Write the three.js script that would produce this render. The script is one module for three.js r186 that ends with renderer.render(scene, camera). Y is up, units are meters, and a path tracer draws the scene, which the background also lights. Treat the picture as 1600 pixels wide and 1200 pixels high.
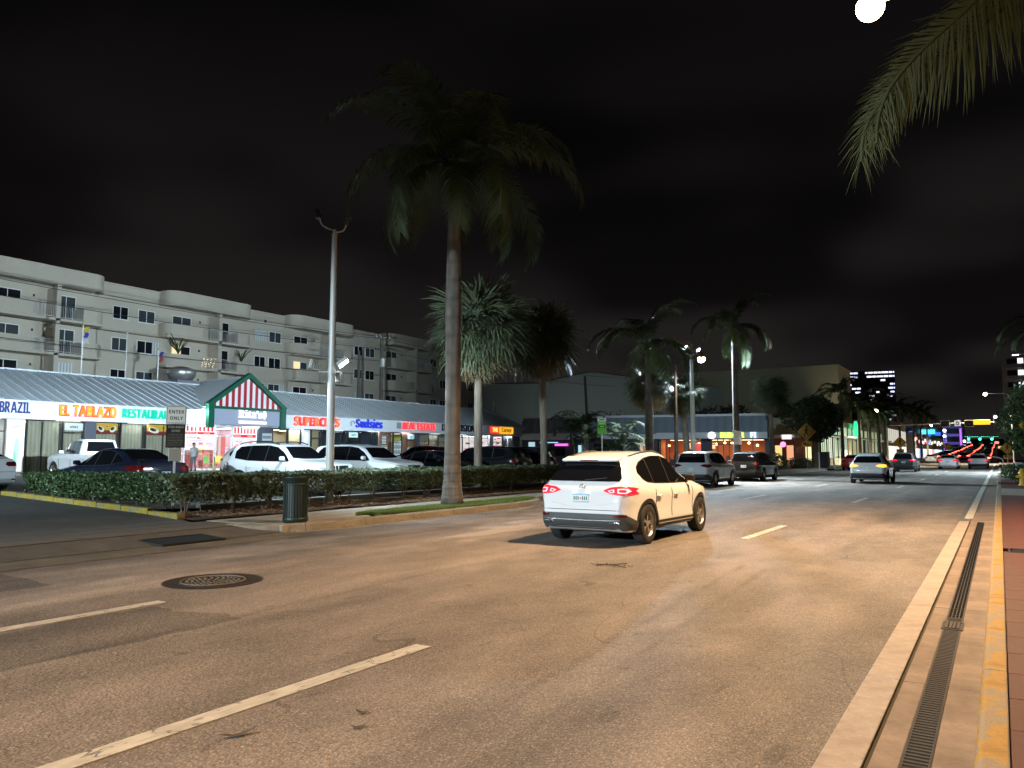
import * as THREE from 'three';
import { mergeGeometries, mergeVertices, toCreasedNormals } from 'three/addons/utils/BufferGeometryUtils.js';
import { TessellateModifier } from 'three/addons/modifiers/TessellateModifier.js';
import { RoundedBoxGeometry } from 'three/addons/geometries/RoundedBoxGeometry.js';
import { TextGeometry } from 'three/addons/geometries/TextGeometry.js';
import { FontLoader } from 'three/addons/loaders/FontLoader.js';
import { MarchingCubes } from 'three/addons/objects/MarchingCubes.js';
import { RectAreaLightUniformsLib } from 'three/addons/lights/RectAreaLightUniformsLib.js';
import { Brush, Evaluator, SUBTRACTION } from 'three-bvh-csg';
import { MeshBVH } from 'three-mesh-bvh';

RectAreaLightUniformsLib.init();
const scene = new THREE.Scene();
const renderer = new THREE.WebGLRenderer({ antialias: true });
renderer.toneMapping = THREE.LinearToneMapping;
renderer.toneMappingExposure = 1.0;
renderer.shadowMap.enabled = true;

// ---------- camera: standing on the right-hand kerb, looking half left along the road (road runs towards -z)
const YAW = THREE.MathUtils.degToRad(32.27), PITCH = THREE.MathUtils.degToRad(5.18);
const camera = new THREE.PerspectiveCamera(53.05, 4 / 3, 0.1, 3000);
camera.position.set(0, 1.55, 0);
camera.lookAt(-Math.sin(YAW) * Math.cos(PITCH), 1.55 + Math.sin(PITCH), -Math.cos(YAW) * Math.cos(PITCH));

// ---------- noise
function rng(seed) { let s = seed >>> 0; return () => { s = (s + 0x6d2b79f5) | 0; let t = Math.imul(s ^ (s >>> 15), 1 | s); t = (t + Math.imul(t ^ (t >>> 7), 61 | t)) ^ t; return ((t ^ (t >>> 14)) >>> 0) / 4294967296; }; }
const hsh = (x, y, z) => { let n = Math.imul(x, 374761393) + Math.imul(y, 668265263) + Math.imul(z, 1274126177) | 0; n = Math.imul(n ^ (n >>> 13), 1274126177); return ((n ^ (n >>> 16)) >>> 0) / 4294967296; };
function n2(x, y, s = 0) {
  const xi = Math.floor(x), yi = Math.floor(y); let fx = x - xi, fy = y - yi; fx = fx * fx * (3 - 2 * fx); fy = fy * fy * (3 - 2 * fy);
  const a = hsh(xi, yi, s), b = hsh(xi + 1, yi, s), c = hsh(xi, yi + 1, s), d = hsh(xi + 1, yi + 1, s);
  return a + (b - a) * fx + (c - a) * fy + (a - b - c + d) * fx * fy;
}
function n3(x, y, z, s) {
  const zi = Math.floor(z); let f = z - zi; f = f * f * (3 - 2 * f);
  return n2(x, y, s + zi * 131) * (1 - f) + n2(x, y, s + (zi + 1) * 131) * f;
}
const fb = (x, y, s) => n2(x, y, s) * 0.55 + n2(x * 2.1, y * 2.1, s + 7) * 0.28 + n2(x * 4.3, y * 4.3, s + 13) * 0.17;
const clamp = (v, a = 0, b = 1) => Math.min(b, Math.max(a, v));
const lerp = (a, b, t) => a + (b - a) * t;
const sstep = (a, b, x) => { const t = clamp((x - a) / (b - a)); return t * t * (3 - 2 * t); };

// ---------- night sky: thin broken cloud lit a dull brown-grey by the town
{
  const w = 512, h = 256, d = new Float32Array(w * h * 4);
  for (let j = 0; j < h; j++) for (let i = 0; i < w; i++) {
    const el = ((j + 0.5) / h - 0.5) * Math.PI, az = ((i + 0.5) / w - 0.5) * 2 * Math.PI;
    const X = Math.cos(el) * Math.cos(az), Y = Math.sin(el), Z = Math.cos(el) * Math.sin(az);
    const e = Math.max(0, Y), q = 1 / (0.25 + e);
    const c = 0.6 * n3(X * q * 1.6 + 9, Z * q * 1.6 + 4, e * 5, 3) + 0.4 * n3(X * q * 4 + 2, Z * q * 4 + 7, e * 11, 5);
    const cl = sstep(0.36, 0.66, c);
    const L = lerp(0.0125, 0.0030, sstep(0, 0.5, e)) * (0.35 + 0.95 * cl);
    const o = (j * w + i) * 4;
    d[o] = L * 1.12; d[o + 1] = L * 0.97; d[o + 2] = L * 0.96; d[o + 3] = 1;
  }
  const t = new THREE.DataTexture(d, w, h, THREE.RGBAFormat, THREE.FloatType);
  t.mapping = THREE.EquirectangularReflectionMapping; t.magFilter = t.minFilter = THREE.LinearFilter; t.needsUpdate = true;
  scene.background = t; scene.environment = t;
}
// a faint moon behind the cloud
const moon = new THREE.DirectionalLight(new THREE.Color(0.9, 0.93, 1), 0.008);
moon.position.set(-30, 70, 40); moon.castShadow = true; moon.shadow.radius = 20;
Object.assign(moon.shadow.camera, { left: -120, right: 60, top: 120, bottom: -60, near: 1, far: 400 });
scene.add(moon);
const SODIUM = new THREE.Color(1, 0.63, 0.325), LED = new THREE.Color(0.70, 0.89, 1.0), LEDWARM = new THREE.Color(1, 0.88, 0.68);

// ---------- helpers
const taken = {};
function numbered(name) { const k = taken[name] = (taken[name] ?? -1) + 1; return k ? `${name}_${String(k).padStart(3, '0')}` : name; }
function tag(o, label, category, group, kind) { Object.assign(o.userData, { label, category }); if (group) o.userData.group = group; if (kind) o.userData.kind = kind; return o; }
function thing(name, label, category, pos = [0, 0, 0], ry = 0, group) {
  const g = new THREE.Group(); g.name = numbered(name); g.position.set(...pos); g.rotation.y = ry; scene.add(g); return tag(g, label, category, group);
}
function M(name, geo, mat, parent) { const m = new THREE.Mesh(geo, mat); m.name = parent ? name : numbered(name); m.castShadow = m.receiveShadow = true; (parent ?? scene).add(m); return m; }
function struct(name, geo, mat, label) { const m = M(name, geo, mat); m.userData.kind = 'structure'; if (label) m.userData.label = label; return m; }
function grp(name, parent, pos = [0, 0, 0]) { const g = new THREE.Group(); g.name = name; g.position.set(...pos); parent.add(g); return g; }
function mono(name, geo, mat, label, category, pos, group) { const m = M(name, geo, mat); if (pos) m.position.set(...pos); return tag(m, label, category, group); }
const mtx = (x, y, z, rx = 0, ry = 0, rz = 0, s = [1, 1, 1]) => new THREE.Matrix4().compose(new THREE.Vector3(x, y, z), new THREE.Quaternion().setFromEuler(new THREE.Euler(rx, ry, rz, 'YXZ')), new THREE.Vector3(...s));
const B = (w, h, d, x = 0, y = 0, z = 0, rx, ry, rz) => new THREE.BoxGeometry(w, h, d).applyMatrix4(mtx(x, y, z, rx, ry, rz));
const RB = (w, h, d, r, x = 0, y = 0, z = 0, rx, ry, rz) => new RoundedBoxGeometry(w, h, d, 2, r).applyMatrix4(mtx(x, y, z, rx, ry, rz));
const CY = (r0, r1, h, x = 0, y = 0, z = 0, n = 16, rx, ry, rz, open = false) => new THREE.CylinderGeometry(r0, r1, h, n, 1, open).applyMatrix4(mtx(x, y, z, rx, ry, rz));
const MG = (list) => mergeGeometries(list.map((g) => { const q = g.index ? g.toNonIndexed() : g; for (const k of Object.keys(q.attributes)) if (!['position', 'normal', 'uv'].includes(k)) q.deleteAttribute(k); if (!q.attributes.uv) q.setAttribute('uv', new THREE.BufferAttribute(new Float32Array(q.attributes.position.count * 2), 2)); return q; }));
const tube = (pts, r, seg = 20, n = 8) => new THREE.TubeGeometry(new THREE.CatmullRomCurve3(pts.map((p) => new THREE.Vector3(...p))), seg, r, n);
const bar = (a, b, r, n = 8) => { const A = new THREE.Vector3(...a), C = new THREE.Vector3(...b), g = new THREE.CylinderGeometry(r, r, A.distanceTo(C), n); g.applyQuaternion(new THREE.Quaternion().setFromUnitVectors(new THREE.Vector3(0, 1, 0), C.clone().sub(A).normalize())); const m = A.add(C).multiplyScalar(0.5); return g.translate(m.x, m.y, m.z); };
function uvm(g, s = 1) { // box-projected uv in metres
  const q = g.index ? g.toNonIndexed() : g, p = q.attributes.position, n = q.attributes.normal, uv = new Float32Array(p.count * 2);
  for (let i = 0; i < p.count; i++) {
    const ax = Math.abs(n.getX(i)), ay = Math.abs(n.getY(i)), az = Math.abs(n.getZ(i)), x = p.getX(i), y = p.getY(i), z = p.getZ(i);
    const [u, v] = ay >= ax && ay >= az ? [x, z] : ax >= az ? [z, y] : [x, y];
    uv[2 * i] = u * s; uv[2 * i + 1] = v * s;
  }
  q.setAttribute('uv', new THREE.BufferAttribute(uv, 2)); return q;
}
// horizontal sheet from a polygon [[x,z]...] at height y(x,z)
function sheet(pts, y, maxEdge = 0) {
  let g = new THREE.ShapeGeometry(new THREE.Shape(pts.map(([x, z]) => new THREE.Vector2(x, -z)))); g.rotateX(-Math.PI / 2);
  if (maxEdge) g = mergeVertices(new TessellateModifier(maxEdge, 8).modify(g));
  const p = g.attributes.position, uv = g.attributes.uv;
  for (let i = 0; i < p.count; i++) { p.setY(i, typeof y === 'function' ? y(p.getX(i), p.getZ(i)) : y); uv.setXY(i, p.getX(i), p.getZ(i)); }
  g.computeVertexNormals(); return g;
}
// vertical-sided slab from a polygon
function slab(pts, y0, y1, bevel = 0) {
  const g = new THREE.ExtrudeGeometry(new THREE.Shape(pts.map(([x, z]) => new THREE.Vector2(x, -z))), { depth: y1 - y0 - bevel, bevelEnabled: bevel > 0, bevelThickness: bevel, bevelSize: bevel, bevelOffset: -bevel, bevelSegments: 2 });
  return uvm(g.rotateX(-Math.PI / 2).translate(0, y0, 0));
}
// ---------- textures
function dtex(w, h, f, srgb = true) {
  const d = new Uint8Array(w * h * 4);
  for (let j = 0; j < h; j++) for (let i = 0; i < w; i++) { const c = f(i, j), o = (j * w + i) * 4; d[o] = clamp(c[0]) * 255; d[o + 1] = clamp(c[1]) * 255; d[o + 2] = clamp(c[2]) * 255; d[o + 3] = 255; }
  const t = new THREE.DataTexture(d, w, h); t.magFilter = THREE.LinearFilter; t.minFilter = THREE.LinearFilter; t.wrapS = t.wrapT = THREE.RepeatWrapping; if (srgb) t.colorSpace = THREE.SRGBColorSpace; t.needsUpdate = true; return t;
}
const rep = (t, u, v = u, ou = 0, ov = 0) => { const c = t.clone(); c.repeat.set(u, v); c.offset.set(ou, ov); c.needsUpdate = true; return c; };
function ctex(w, h, draw) { const c = document.createElement('canvas'); c.width = w; c.height = h; draw(c.getContext('2d'), w, h); const t = new THREE.CanvasTexture(c); t.colorSpace = THREE.SRGBColorSpace; return t; }
// periodic value noise for tiling maps
const pn = (x, y, p, s) => { const xi = Math.floor(x), yi = Math.floor(y); let fx = x - xi, fy = y - yi; fx = fx * fx * (3 - 2 * fx); fy = fy * fy * (3 - 2 * fy); const m = (k) => ((k % p) + p) % p; const a = hsh(m(xi), m(yi), s), b = hsh(m(xi + 1), m(yi), s), c = hsh(m(xi), m(yi + 1), s), d = hsh(m(xi + 1), m(yi + 1), s); return a + (b - a) * fx + (c - a) * fy + (a - b - c + d) * fx * fy; };
const grit = dtex(512, 512, (i, j) => { const u = i / 512, v = j / 512; const k = 0.5 * pn(u * 128, v * 128, 128, 1) + 0.35 * pn(u * 64, v * 64, 64, 2) + 0.15 * hsh(i, j, 9); return [k, k, k]; }, false);
const soft = dtex(512, 512, (i, j) => { const u = i / 512, v = j / 512; const k = 0.45 * pn(u * 8, v * 8, 8, 1) + 0.3 * pn(u * 24, v * 24, 24, 2) + 0.25 * pn(u * 90, v * 90, 90, 4); return [k, k, k]; }, false);
const mottle = (a, b, s, fine = 0.35) => dtex(512, 512, (i, j) => { const u = i / 512, v = j / 512; const k = clamp(0.5 * pn(u * 5, v * 5, 5, s) + 0.3 * pn(u * 17, v * 17, 17, s + 1) + 0.2 * pn(u * 60, v * 60, 60, s + 2) + fine * (hsh(i, j, s + 3) - 0.5)); return [0, 1, 2].map((c) => lerp(a[c], b[c], k)); });
const std = (color, roughness = 0.8, o = {}) => new THREE.MeshStandardMaterial({ color, roughness, ...o });
const lin = (r, g, b) => new THREE.Color().setRGB(r, g, b);
const glow = (r, g, b, k = 1, base = [0.2, 0.2, 0.2]) => new THREE.MeshStandardMaterial({ color: lin(...base), roughness: 0.4, emissive: lin(r, g, b), emissiveIntensity: k });
const fSans = await new FontLoader().loadAsync('fonts/droid/droid_sans_bold.typeface.json'), fSerif = await new FontLoader().loadAsync('fonts/droid/droid_serif_bold.typeface.json');
// lettering, centred on x, base at y = 0, facing +z
function letters(text, size, depth, font = fSans, squeeze = 1) { const g = new TextGeometry(text, { font, size, depth, curveSegments: 4, bevelEnabled: false }); g.computeBoundingBox(); g.translate(-(g.boundingBox.max.x + g.boundingBox.min.x) / 2, 0, 0); return g.scale(squeeze, 1, 1); }
// =====================================================  GROUND, ROAD, KERBS
const lotY = (x) => 0.2 + Math.max(0, -17 - x) * 0.0115;
const concreteTex = mottle([0.50, 0.47, 0.42], [0.64, 0.61, 0.55], 21, 0.18);
const M_ = {};
M_.concrete = new THREE.MeshStandardMaterial({ map: rep(concreteTex, 0.5), roughness: 0.9, bumpMap: rep(grit, 1.5), bumpScale: 0.003 });
M_.curb = new THREE.MeshStandardMaterial({ map: rep(mottle([0.36, 0.34, 0.30], [0.60, 0.56, 0.50], 31, 0.2), 0.6), roughness: 0.9, bumpMap: rep(grit, 2), bumpScale: 0.004 });
M_.stained = new THREE.MeshStandardMaterial({ map: rep(mottle([0.27, 0.25, 0.225], [0.40, 0.375, 0.34], 25, 0.22), 0.45), roughness: 0.9, bumpMap: rep(grit, 1.5), bumpScale: 0.003 });
// asphalt: light worn aggregate, oil tracks, stains, patches and cracks, all from world position
function asphalt(x, z) {
  const sp = hsh(Math.floor(x * 260), Math.floor(z * 230), 77), sp2 = hsh(Math.floor(x * 120), Math.floor(z * 110), 78);
  let k = 0.385 + 0.14 * (fb(x * 0.9, z * 0.28, 41) - 0.5) + 0.12 * (fb(x * 3.1, z * 1.6, 42) - 0.5) + 0.17 * (sp - 0.5) + 0.09 * (sp2 - 0.5);
  if (sp > 0.95) k += 0.13;
  let warm = 0.5 + 0.5 * (n2(x * 0.4, z * 0.2, 43) - 0.5);
  // oil tracks between the wheels of each lane, broken up
  for (const c of [-2.3, -5.8, -9.6]) { const d = (x - c + 0.25 * (n2(z * 0.15, 1, 44) - 0.5)) / 0.28; k -= 0.07 * Math.exp(-d * d) * sstep(0.25, 0.7, n2(x * 2, z * 0.5, 45)); }
  for (const c of [-1.5, -3.2, -4.9, -6.7, -8.6, -10.4]) { const d = (x - c + 0.3 * (n2(z * 0.12, c, 47) - 0.5)) / 0.22; k += 0.03 * Math.exp(-d * d); }
  // thin tyre scuffs
  for (const [c, a, z0, z1] of [[-2.75, 0.03, -11, -3], [-3.1, 0.03, -11, -4], [-6.4, 0.02, -9, -2]]) if (z > z0 && z < z1) { const d = (x - c - a * (z - z0) * 2) / 0.05; k -= 0.07 * Math.exp(-d * d) * n2(x * 9, z * 3, 46); }
  // darker repaired patches at the left; all three areas share a ragged edge
  const e = 0.25 * (fb(x * 1.7, z * 1.7, 48) - 0.5);
  if (x > -7.4 + e && x < -6.1 + e && z > -4.9 + e * 2 && z < 2) k -= 0.085;
  if (x > -11.2 + e && x < -9.6 + e && z > -5 + e && z < -3.2) k -= 0.10;
  if (x > -8.4 + e && x < -4.7 + e && z > -15.2 + e * 2 && z < -11.6 + e) k -= 0.055;  // darker area where the white SUV stands, reaching left of it
  // brown washes near the left gutter
  const w = sstep(0.5, 0.75, fb(x * 0.8, z * 0.6, 49)) * sstep(-7.4, -9.5, x); k -= 0.09 * w; warm += 0.5 * w;
  const w2 = sstep(0.58, 0.8, fb(x * 1.4, z * 0.5, 55)) * sstep(-6.5, -8.5, x); k += 0.08 * w2;
  // cracks
  const c1 = Math.abs(fb(x * 0.55 + 3, z * 0.22, 50) - 0.5), c2 = Math.abs(fb(x * 0.9, z * 0.9 + 8, 51) - 0.5);
  if (c1 < 0.002 && n2(x, z * 0.4, 52) > 0.66) k -= 0.06; if (c2 < 0.002 && n2(x * 0.6, z * 0.6, 53) > 0.74) k -= 0.06;
  // small spots
  const s = n2(x * 5.5, z * 5.5, 54); if (s > 0.965) k -= 0.06;
  return [k * (1.02 + 0.05 * warm), k * (0.975 - 0.005 * warm), k * (0.935 - 0.05 * warm)];
}
const asph = (x0, x1, z0, z1, w, h) => { const t = dtex(w, h, (i, j) => asphalt(lerp(x0, x1, (i + 0.5) / w), lerp(z0, z1, (j + 0.5) / h))); t.wrapS = t.wrapT = THREE.ClampToEdgeWrapping; return t; };
function roadPiece(name, x0, x1, z0, z1, w, h, y = 0) { // z0 far (more negative), z1 near
  const g = new THREE.PlaneGeometry(x1 - x0, z1 - z0, 1, 1); g.rotateX(-Math.PI / 2); g.translate((x0 + x1) / 2, y, (z0 + z1) / 2);
  const p = g.attributes.position, uv = g.attributes.uv, b = new Float32Array(p.count * 2);
  for (let i = 0; i < p.count; i++) { uv.setXY(i, (p.getX(i) - x0) / (x1 - x0), (p.getZ(i) - z0) / (z1 - z0)); b[2 * i] = p.getX(i); b[2 * i + 1] = p.getZ(i); }
  g.setAttribute('uv1', new THREE.BufferAttribute(b, 2));
  const bm = rep(grit, 0.62); bm.channel = 1;
  return struct(name, g, new THREE.MeshStandardMaterial({ map: asph(x0, x1, z0, z1, w, h), roughness: 0.82, bumpMap: bm, bumpScale: 0.0065 }), 'worn pale asphalt road');
}
roadPiece('road', -12.4, -0.86, -14, 3.2, 2048, 2048);
roadPiece('road', -14.6, -0.86, -44, -14, 1024, 2048);
roadPiece('road', -14.6, -0.5, -160, -44, 512, 2048);
roadPiece('road', -14.6, -0.5, -420, -160, 256, 512).geometry.attributes.position.array.forEach((v, i, a) => { if (i % 3 === 2 && v < -300) a[i - 1] = 5.8; });
const roadY = (z) => (z < -160 ? (-160 - z) / 260 * 5.8 : 0);
roadPiece('road', -12.4, -0.86, 3.2, 34, 256, 512);
// the big ground sheet under everything
struct('ground', sheet([[-1500, 1500], [1500, 1500], [1500, -1500], [-1500, -1500]], -0.12), std(lin(0.05, 0.05, 0.045), 1), 'dark ground beyond the street');
// lot asphalt (rises gently to the shops) and driveway apron
const lotTex = mottle([0.22, 0.22, 0.22], [0.34, 0.34, 0.33], 61, 0.3);
M_.lot = new THREE.MeshStandardMaterial({ map: rep(lotTex, 0.22), roughness: 0.88, bumpMap: rep(grit, 0.8), bumpScale: 0.006 });
struct('parking_lot', sheet([[-16.55, -10.9], [-16.55, -71], [-41.2, -71], [-41.2, 8], [-16.55, 8]], (x) => lotY(x), 6), M_.lot, 'dark asphalt car park in front of the shops');
struct('driveway', sheet([[-14.32, 6], [-14.32, -10.15], [-16.55, -10.9], [-16.55, 6]], (x) => lerp(0.13, 0.2, (x + 14.32) / -2.23)), M_.lot, 'dark asphalt driveway into the car park');
struct('driveway_apron', sheet([[-12.05, 6], [-12.05, -10.6], [-12.95, -10.6], [-12.95, 6]], (x) => lerp(0.012, 0.118, (x + 12.05) / -0.9)), M_.stained, 'sloping concrete apron of the driveway');
struct('driveway_apron', sheet([[-11.2, 6], [-11.2, -10.4], [-12.05, -10.9], [-12.05, 6]], 0.006), new THREE.MeshStandardMaterial({ map: rep(mottle([0.28, 0.26, 0.22], [0.42, 0.385, 0.33], 71, 0.25), 0.4), roughness: 0.9, bumpMap: rep(grit, 1), bumpScale: 0.005 }), 'stained concrete gutter across the driveway');
// left sidewalk: one flag after another
{
  const walk = new THREE.Group(); walk.name = 'sidewalk'; walk.userData = { kind: 'structure', label: 'concrete sidewalk along the hedge' }; scene.add(walk);
  const flag = slab([[-14.28, 0], [-12.98, 0], [-12.98, -1.48], [-14.28, -1.48]], 0, 0.13, 0.006);
  for (let k = -4; k < 40; k++) { const m = M('sidewalk_flag', flag, k < 7 ? M_.stained : M_.concrete, walk); m.position.set(0, k < 7 ? 0.001 : 0.012, -1.5 * k); }
  const wide = slab([[-12.96, -10.62], [-12.09, -10.62], [-12.09, -13.2], [-12.96, -13.9]], 0, 0.135, 0.006); M('sidewalk_flag', wide, M_.concrete, walk);
  const far = slab([[-12.98, 0], [-12.0, 0], [-12.0, -2.95], [-12.98, -2.95]], 0, 0.138, 0.006);
  // beyond the parking bay the walk keeps to the back
  const rear = slab([[-16.5, 0], [-14.3, 0], [-14.3, -2.96], [-16.5, -2.96]], 0, 0.138, 0.006);
  for (let k = 0; k < 42; k++) { const m = M('sidewalk_flag', rear, M_.concrete, walk); m.position.z = -52 - 3 * k; }
}
// left kerb: cast lengths along the island, curving in at both ends
{
  const kerb = new THREE.Group(); kerb.name = 'kerb'; kerb.userData = { kind: 'structure', label: 'stained concrete kerb of the planted island' }; scene.add(kerb);
  const path = new THREE.CatmullRomCurve3([[-13.2, -10.2], [-12.45, -10.45], [-12.02, -11.2], [-11.92, -12.4], [-11.9, -15], [-11.9, -18.6], [-11.98, -19.9], [-12.5, -21.3], [-13.3, -22.2], [-13.8, -23.6], [-13.86, -26], [-13.86, -60], [-13.86, -200]].map(([x, z]) => new THREE.Vector3(x, 0, z)), false, 'centripetal');
  const sec = [[-0.1, -0.05], [-0.1, 0.15], [0.055, 0.15], [0.09, 0.125], [0.11, 0], [0.36, 0.008], [0.36, -0.05]];
  const L = path.getLength(), cuts = []; for (let s = 0; s < 18; s += 1.6) cuts.push(s); for (let s = 18; s < L; s += 3) cuts.push(s);
  for (let c = 0; c + 1 < cuts.length && cuts[c] < 110; c++) {
    const s0 = cuts[c] + 0.006, s1 = cuts[c + 1] - 0.006, n = 6, pos = [], idx = [], ns = sec.length;
    for (let i = 0; i <= n; i++) { const u = lerp(s0, s1, i / n) / L, p = path.getPointAt(u), t = path.getTangentAt(u); for (const [a, y] of sec) pos.push(p.x - t.z * a, y, p.z + t.x * a); }
    for (let i = 0; i < n; i++) for (let k = 0; k < ns; k++) { const a = i * ns + k, b = i * ns + (k + 1) % ns, d = a + ns, e = b + ns; idx.push(a, b, d, b, e, d); }
    for (let k = 1; k + 1 < ns; k++) { idx.push(0, k + 1, k); const o = n * ns; idx.push(o, o + k, o + k + 1); }
    const g = new THREE.BufferGeometry(); g.setAttribute('position', new THREE.Float32BufferAttribute(pos, 3)); g.setIndex(idx);
    M('kerb_stone', uvm(toCreasedNormals(g, 0.7)), M_.curb, kerb);
  }
}
// yellow painted kerb along the driveway
const yellowTex = dtex(512, 512, (i, j) => { const u = i / 512, v = j / 512, k = 0.5 * pn(u * 7, v * 7, 7, 5) + 0.3 * pn(u * 22, v * 22, 22, 6) + 0.2 * pn(u * 80, v * 80, 80, 8), f = 0.12 * (hsh(i, j, 3) - 0.5); return k > 0.57 ? [0.50 + f, 0.45 + f, 0.37 + f] : k > 0.54 ? [0.56 + f, 0.46 + f, 0.27] : [0.57 + 0.3 * (k - 0.4) + f, 0.435 + 0.25 * (k - 0.4) + f, 0.16]; });
M_.yellow = new THREE.MeshStandardMaterial({ map: rep(yellowTex, 0.8), roughness: 0.75, bumpMap: rep(grit, 2), bumpScale: 0.003 });
M_.paleYellow = new THREE.MeshStandardMaterial({ map: rep(dtex(512, 512, (i, j) => { const u = i / 512, v = j / 512, k = 0.5 * pn(u * 7, v * 7, 7, 15) + 0.3 * pn(u * 22, v * 22, 22, 16) + 0.2 * pn(u * 80, v * 80, 80, 18), f = 0.1 * (hsh(i, j, 13) - 0.5); return k > 0.56 ? [0.46 + f, 0.44 + f, 0.34 + f] : [0.55 + f + 0.2 * (k - 0.4), 0.48 + f + 0.2 * (k - 0.4), 0.16 + f]; }), 0.55), roughness: 0.8, bumpMap: rep(grit, 2), bumpScale: 0.003 });
{
  const k = new THREE.Group(); k.name = 'driveway_kerb'; k.userData = { kind: 'structure', label: 'yellow painted kerb between driveway and hedge' }; scene.add(k);
  for (let i = 0; i < 8; i++) { const x0 = -14.95 - i * 1.35, x1 = x0 - 1.33, zz = (x) => -10.25 + (x + 14.95) * 0.13, y0 = (x) => lerp(0.13, 0.2, clamp((x + 14.3) / -2.2)) + Math.max(0, -17 - x) * 0.0115;
    const g = slab([[x0, zz(x0)], [x0, zz(x0) - 0.19], [x1, zz(x1) - 0.19], [x1, zz(x1)]], -0.05, 0.15, 0.025); const m = M('kerb_stone', g, M_.paleYellow, k); m.position.y = (y0(x0) + y0(x1)) / 2 - 0.02; m.scale.y = i === 0 ? 0.8 : 1; }
}
// planting bed: bark mulch
const mulchTex = mottle([0.10, 0.075, 0.05], [0.30, 0.22, 0.15], 81, 0.5);
M_.mulch = new THREE.MeshStandardMaterial({ map: rep(mulchTex, 0.9), roughness: 1, bumpMap: rep(grit, 0.6), bumpScale: 0.03 });
{
  const hgt = (x, z) => 0.13 + 0.05 * n2(x * 3, z * 3, 5) + 0.03 * n2(x * 9, z * 9, 6);
  struct('planting_bed', sheet([[-14.3, -10.2], [-14.3, -34], [-16.45, -34], [-16.45, -10.5]], hgt, 0.3), M_.mulch, 'brown bark mulch under the hedge');
  struct('planting_bed', sheet([[-16.45, -10.65], [-16.45, -12.2], [-24.4, -13.0], [-24.4, -11.65]], (x, z) => lotY(x) + 0.02 + 0.06 * n2(x * 3, z * 3, 5), 0.4), M_.mulch, 'brown bark mulch beside the driveway');
  const r = rng(5), chip = B(0.07, 0.012, 0.022), im = new THREE.InstancedMesh(chip, std(lin(0.13, 0.085, 0.05), 1), 5200); im.name = numbered('mulch_chips'); tag(im, 'loose bark chips scattered over the planting bed', 'mulch', null, 'stuff');
  for (let i = 0; i < 5200; i++) { const x = lerp(-14.32, -16.4, r()), z = lerp(-10.8, -27, r()); im.setMatrixAt(i, mtx(x, hgt(x, z) + 0.006, z, r() * 0.7 - 0.35, r() * 6.3, r() * 0.7 - 0.35, [0.6 + r(), 1, 0.6 + r()])); im.setColorAt(i, lin(...[1, 1, 1].map((v) => v * (0.6 + 0.9 * hsh(i, 1, 2))))); }
  scene.add(im);
}
struct('lot_kerb', MG([slab([[-16.42, -11.9], [-16.42, -34], [-16.6, -34], [-16.6, -11.9]], 0, 0.33, 0.02)]), M_.concrete, 'pale concrete kerb behind the hedge');
// grass verge round the royal palm
struct('verge_soil', sheet([[-12.0, -13.3], [-11.98, -19.4], [-12.6, -21], [-12.96, -21.4], [-12.96, -14.0]], (x, z) => 0.125 + 0.02 * n2(x * 4, z * 4, 8), 0.5), std(lin(0.045, 0.05, 0.02), 1), 'soil of the narrow grass verge');
{
  const bl = new THREE.BufferGeometry(); bl.setAttribute('position', new THREE.Float32BufferAttribute([-0.006, 0, 0, 0.006, 0, 0, 0.004, 0.05, 0.012, -0.006, 0, 0, 0.004, 0.05, 0.012, 0.002, 0.09, 0.035], 3)); bl.computeVertexNormals();
  const N = 26000, im = new THREE.InstancedMesh(bl, new THREE.MeshStandardMaterial({ color: lin(0.10, 0.17, 0.04), roughness: 0.8, side: THREE.DoubleSide }), N), r = rng(8);
  im.name = numbered('verge_grass'); tag(im, 'short green grass on the verge by the kerb', 'grass', null, 'stuff');
  for (let i = 0; i < N; i++) { const z = lerp(-13.2, -21.2, r()), lo = -12.98, hi = Math.min(-12.0, -12.0 - 0.5 * sstep(-19.4, -21.2, z)), t = sstep(-13.2, -14.2, z); const x = lerp(lo, lerp(lo, hi, Math.max(0.05, t)), r()) + (1 - t) * 0.4; im.setMatrixAt(i, mtx(x, 0.135, z, (r() - 0.5) * 0.8, r() * 6.3, (r() - 0.5) * 0.8, [1, 0.5 + 0.6 * r(), 1])); const c = 0.6 + 0.8 * r(); im.setColorAt(i, lin(c, c, c)); }
  scene.add(im);
}
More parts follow.
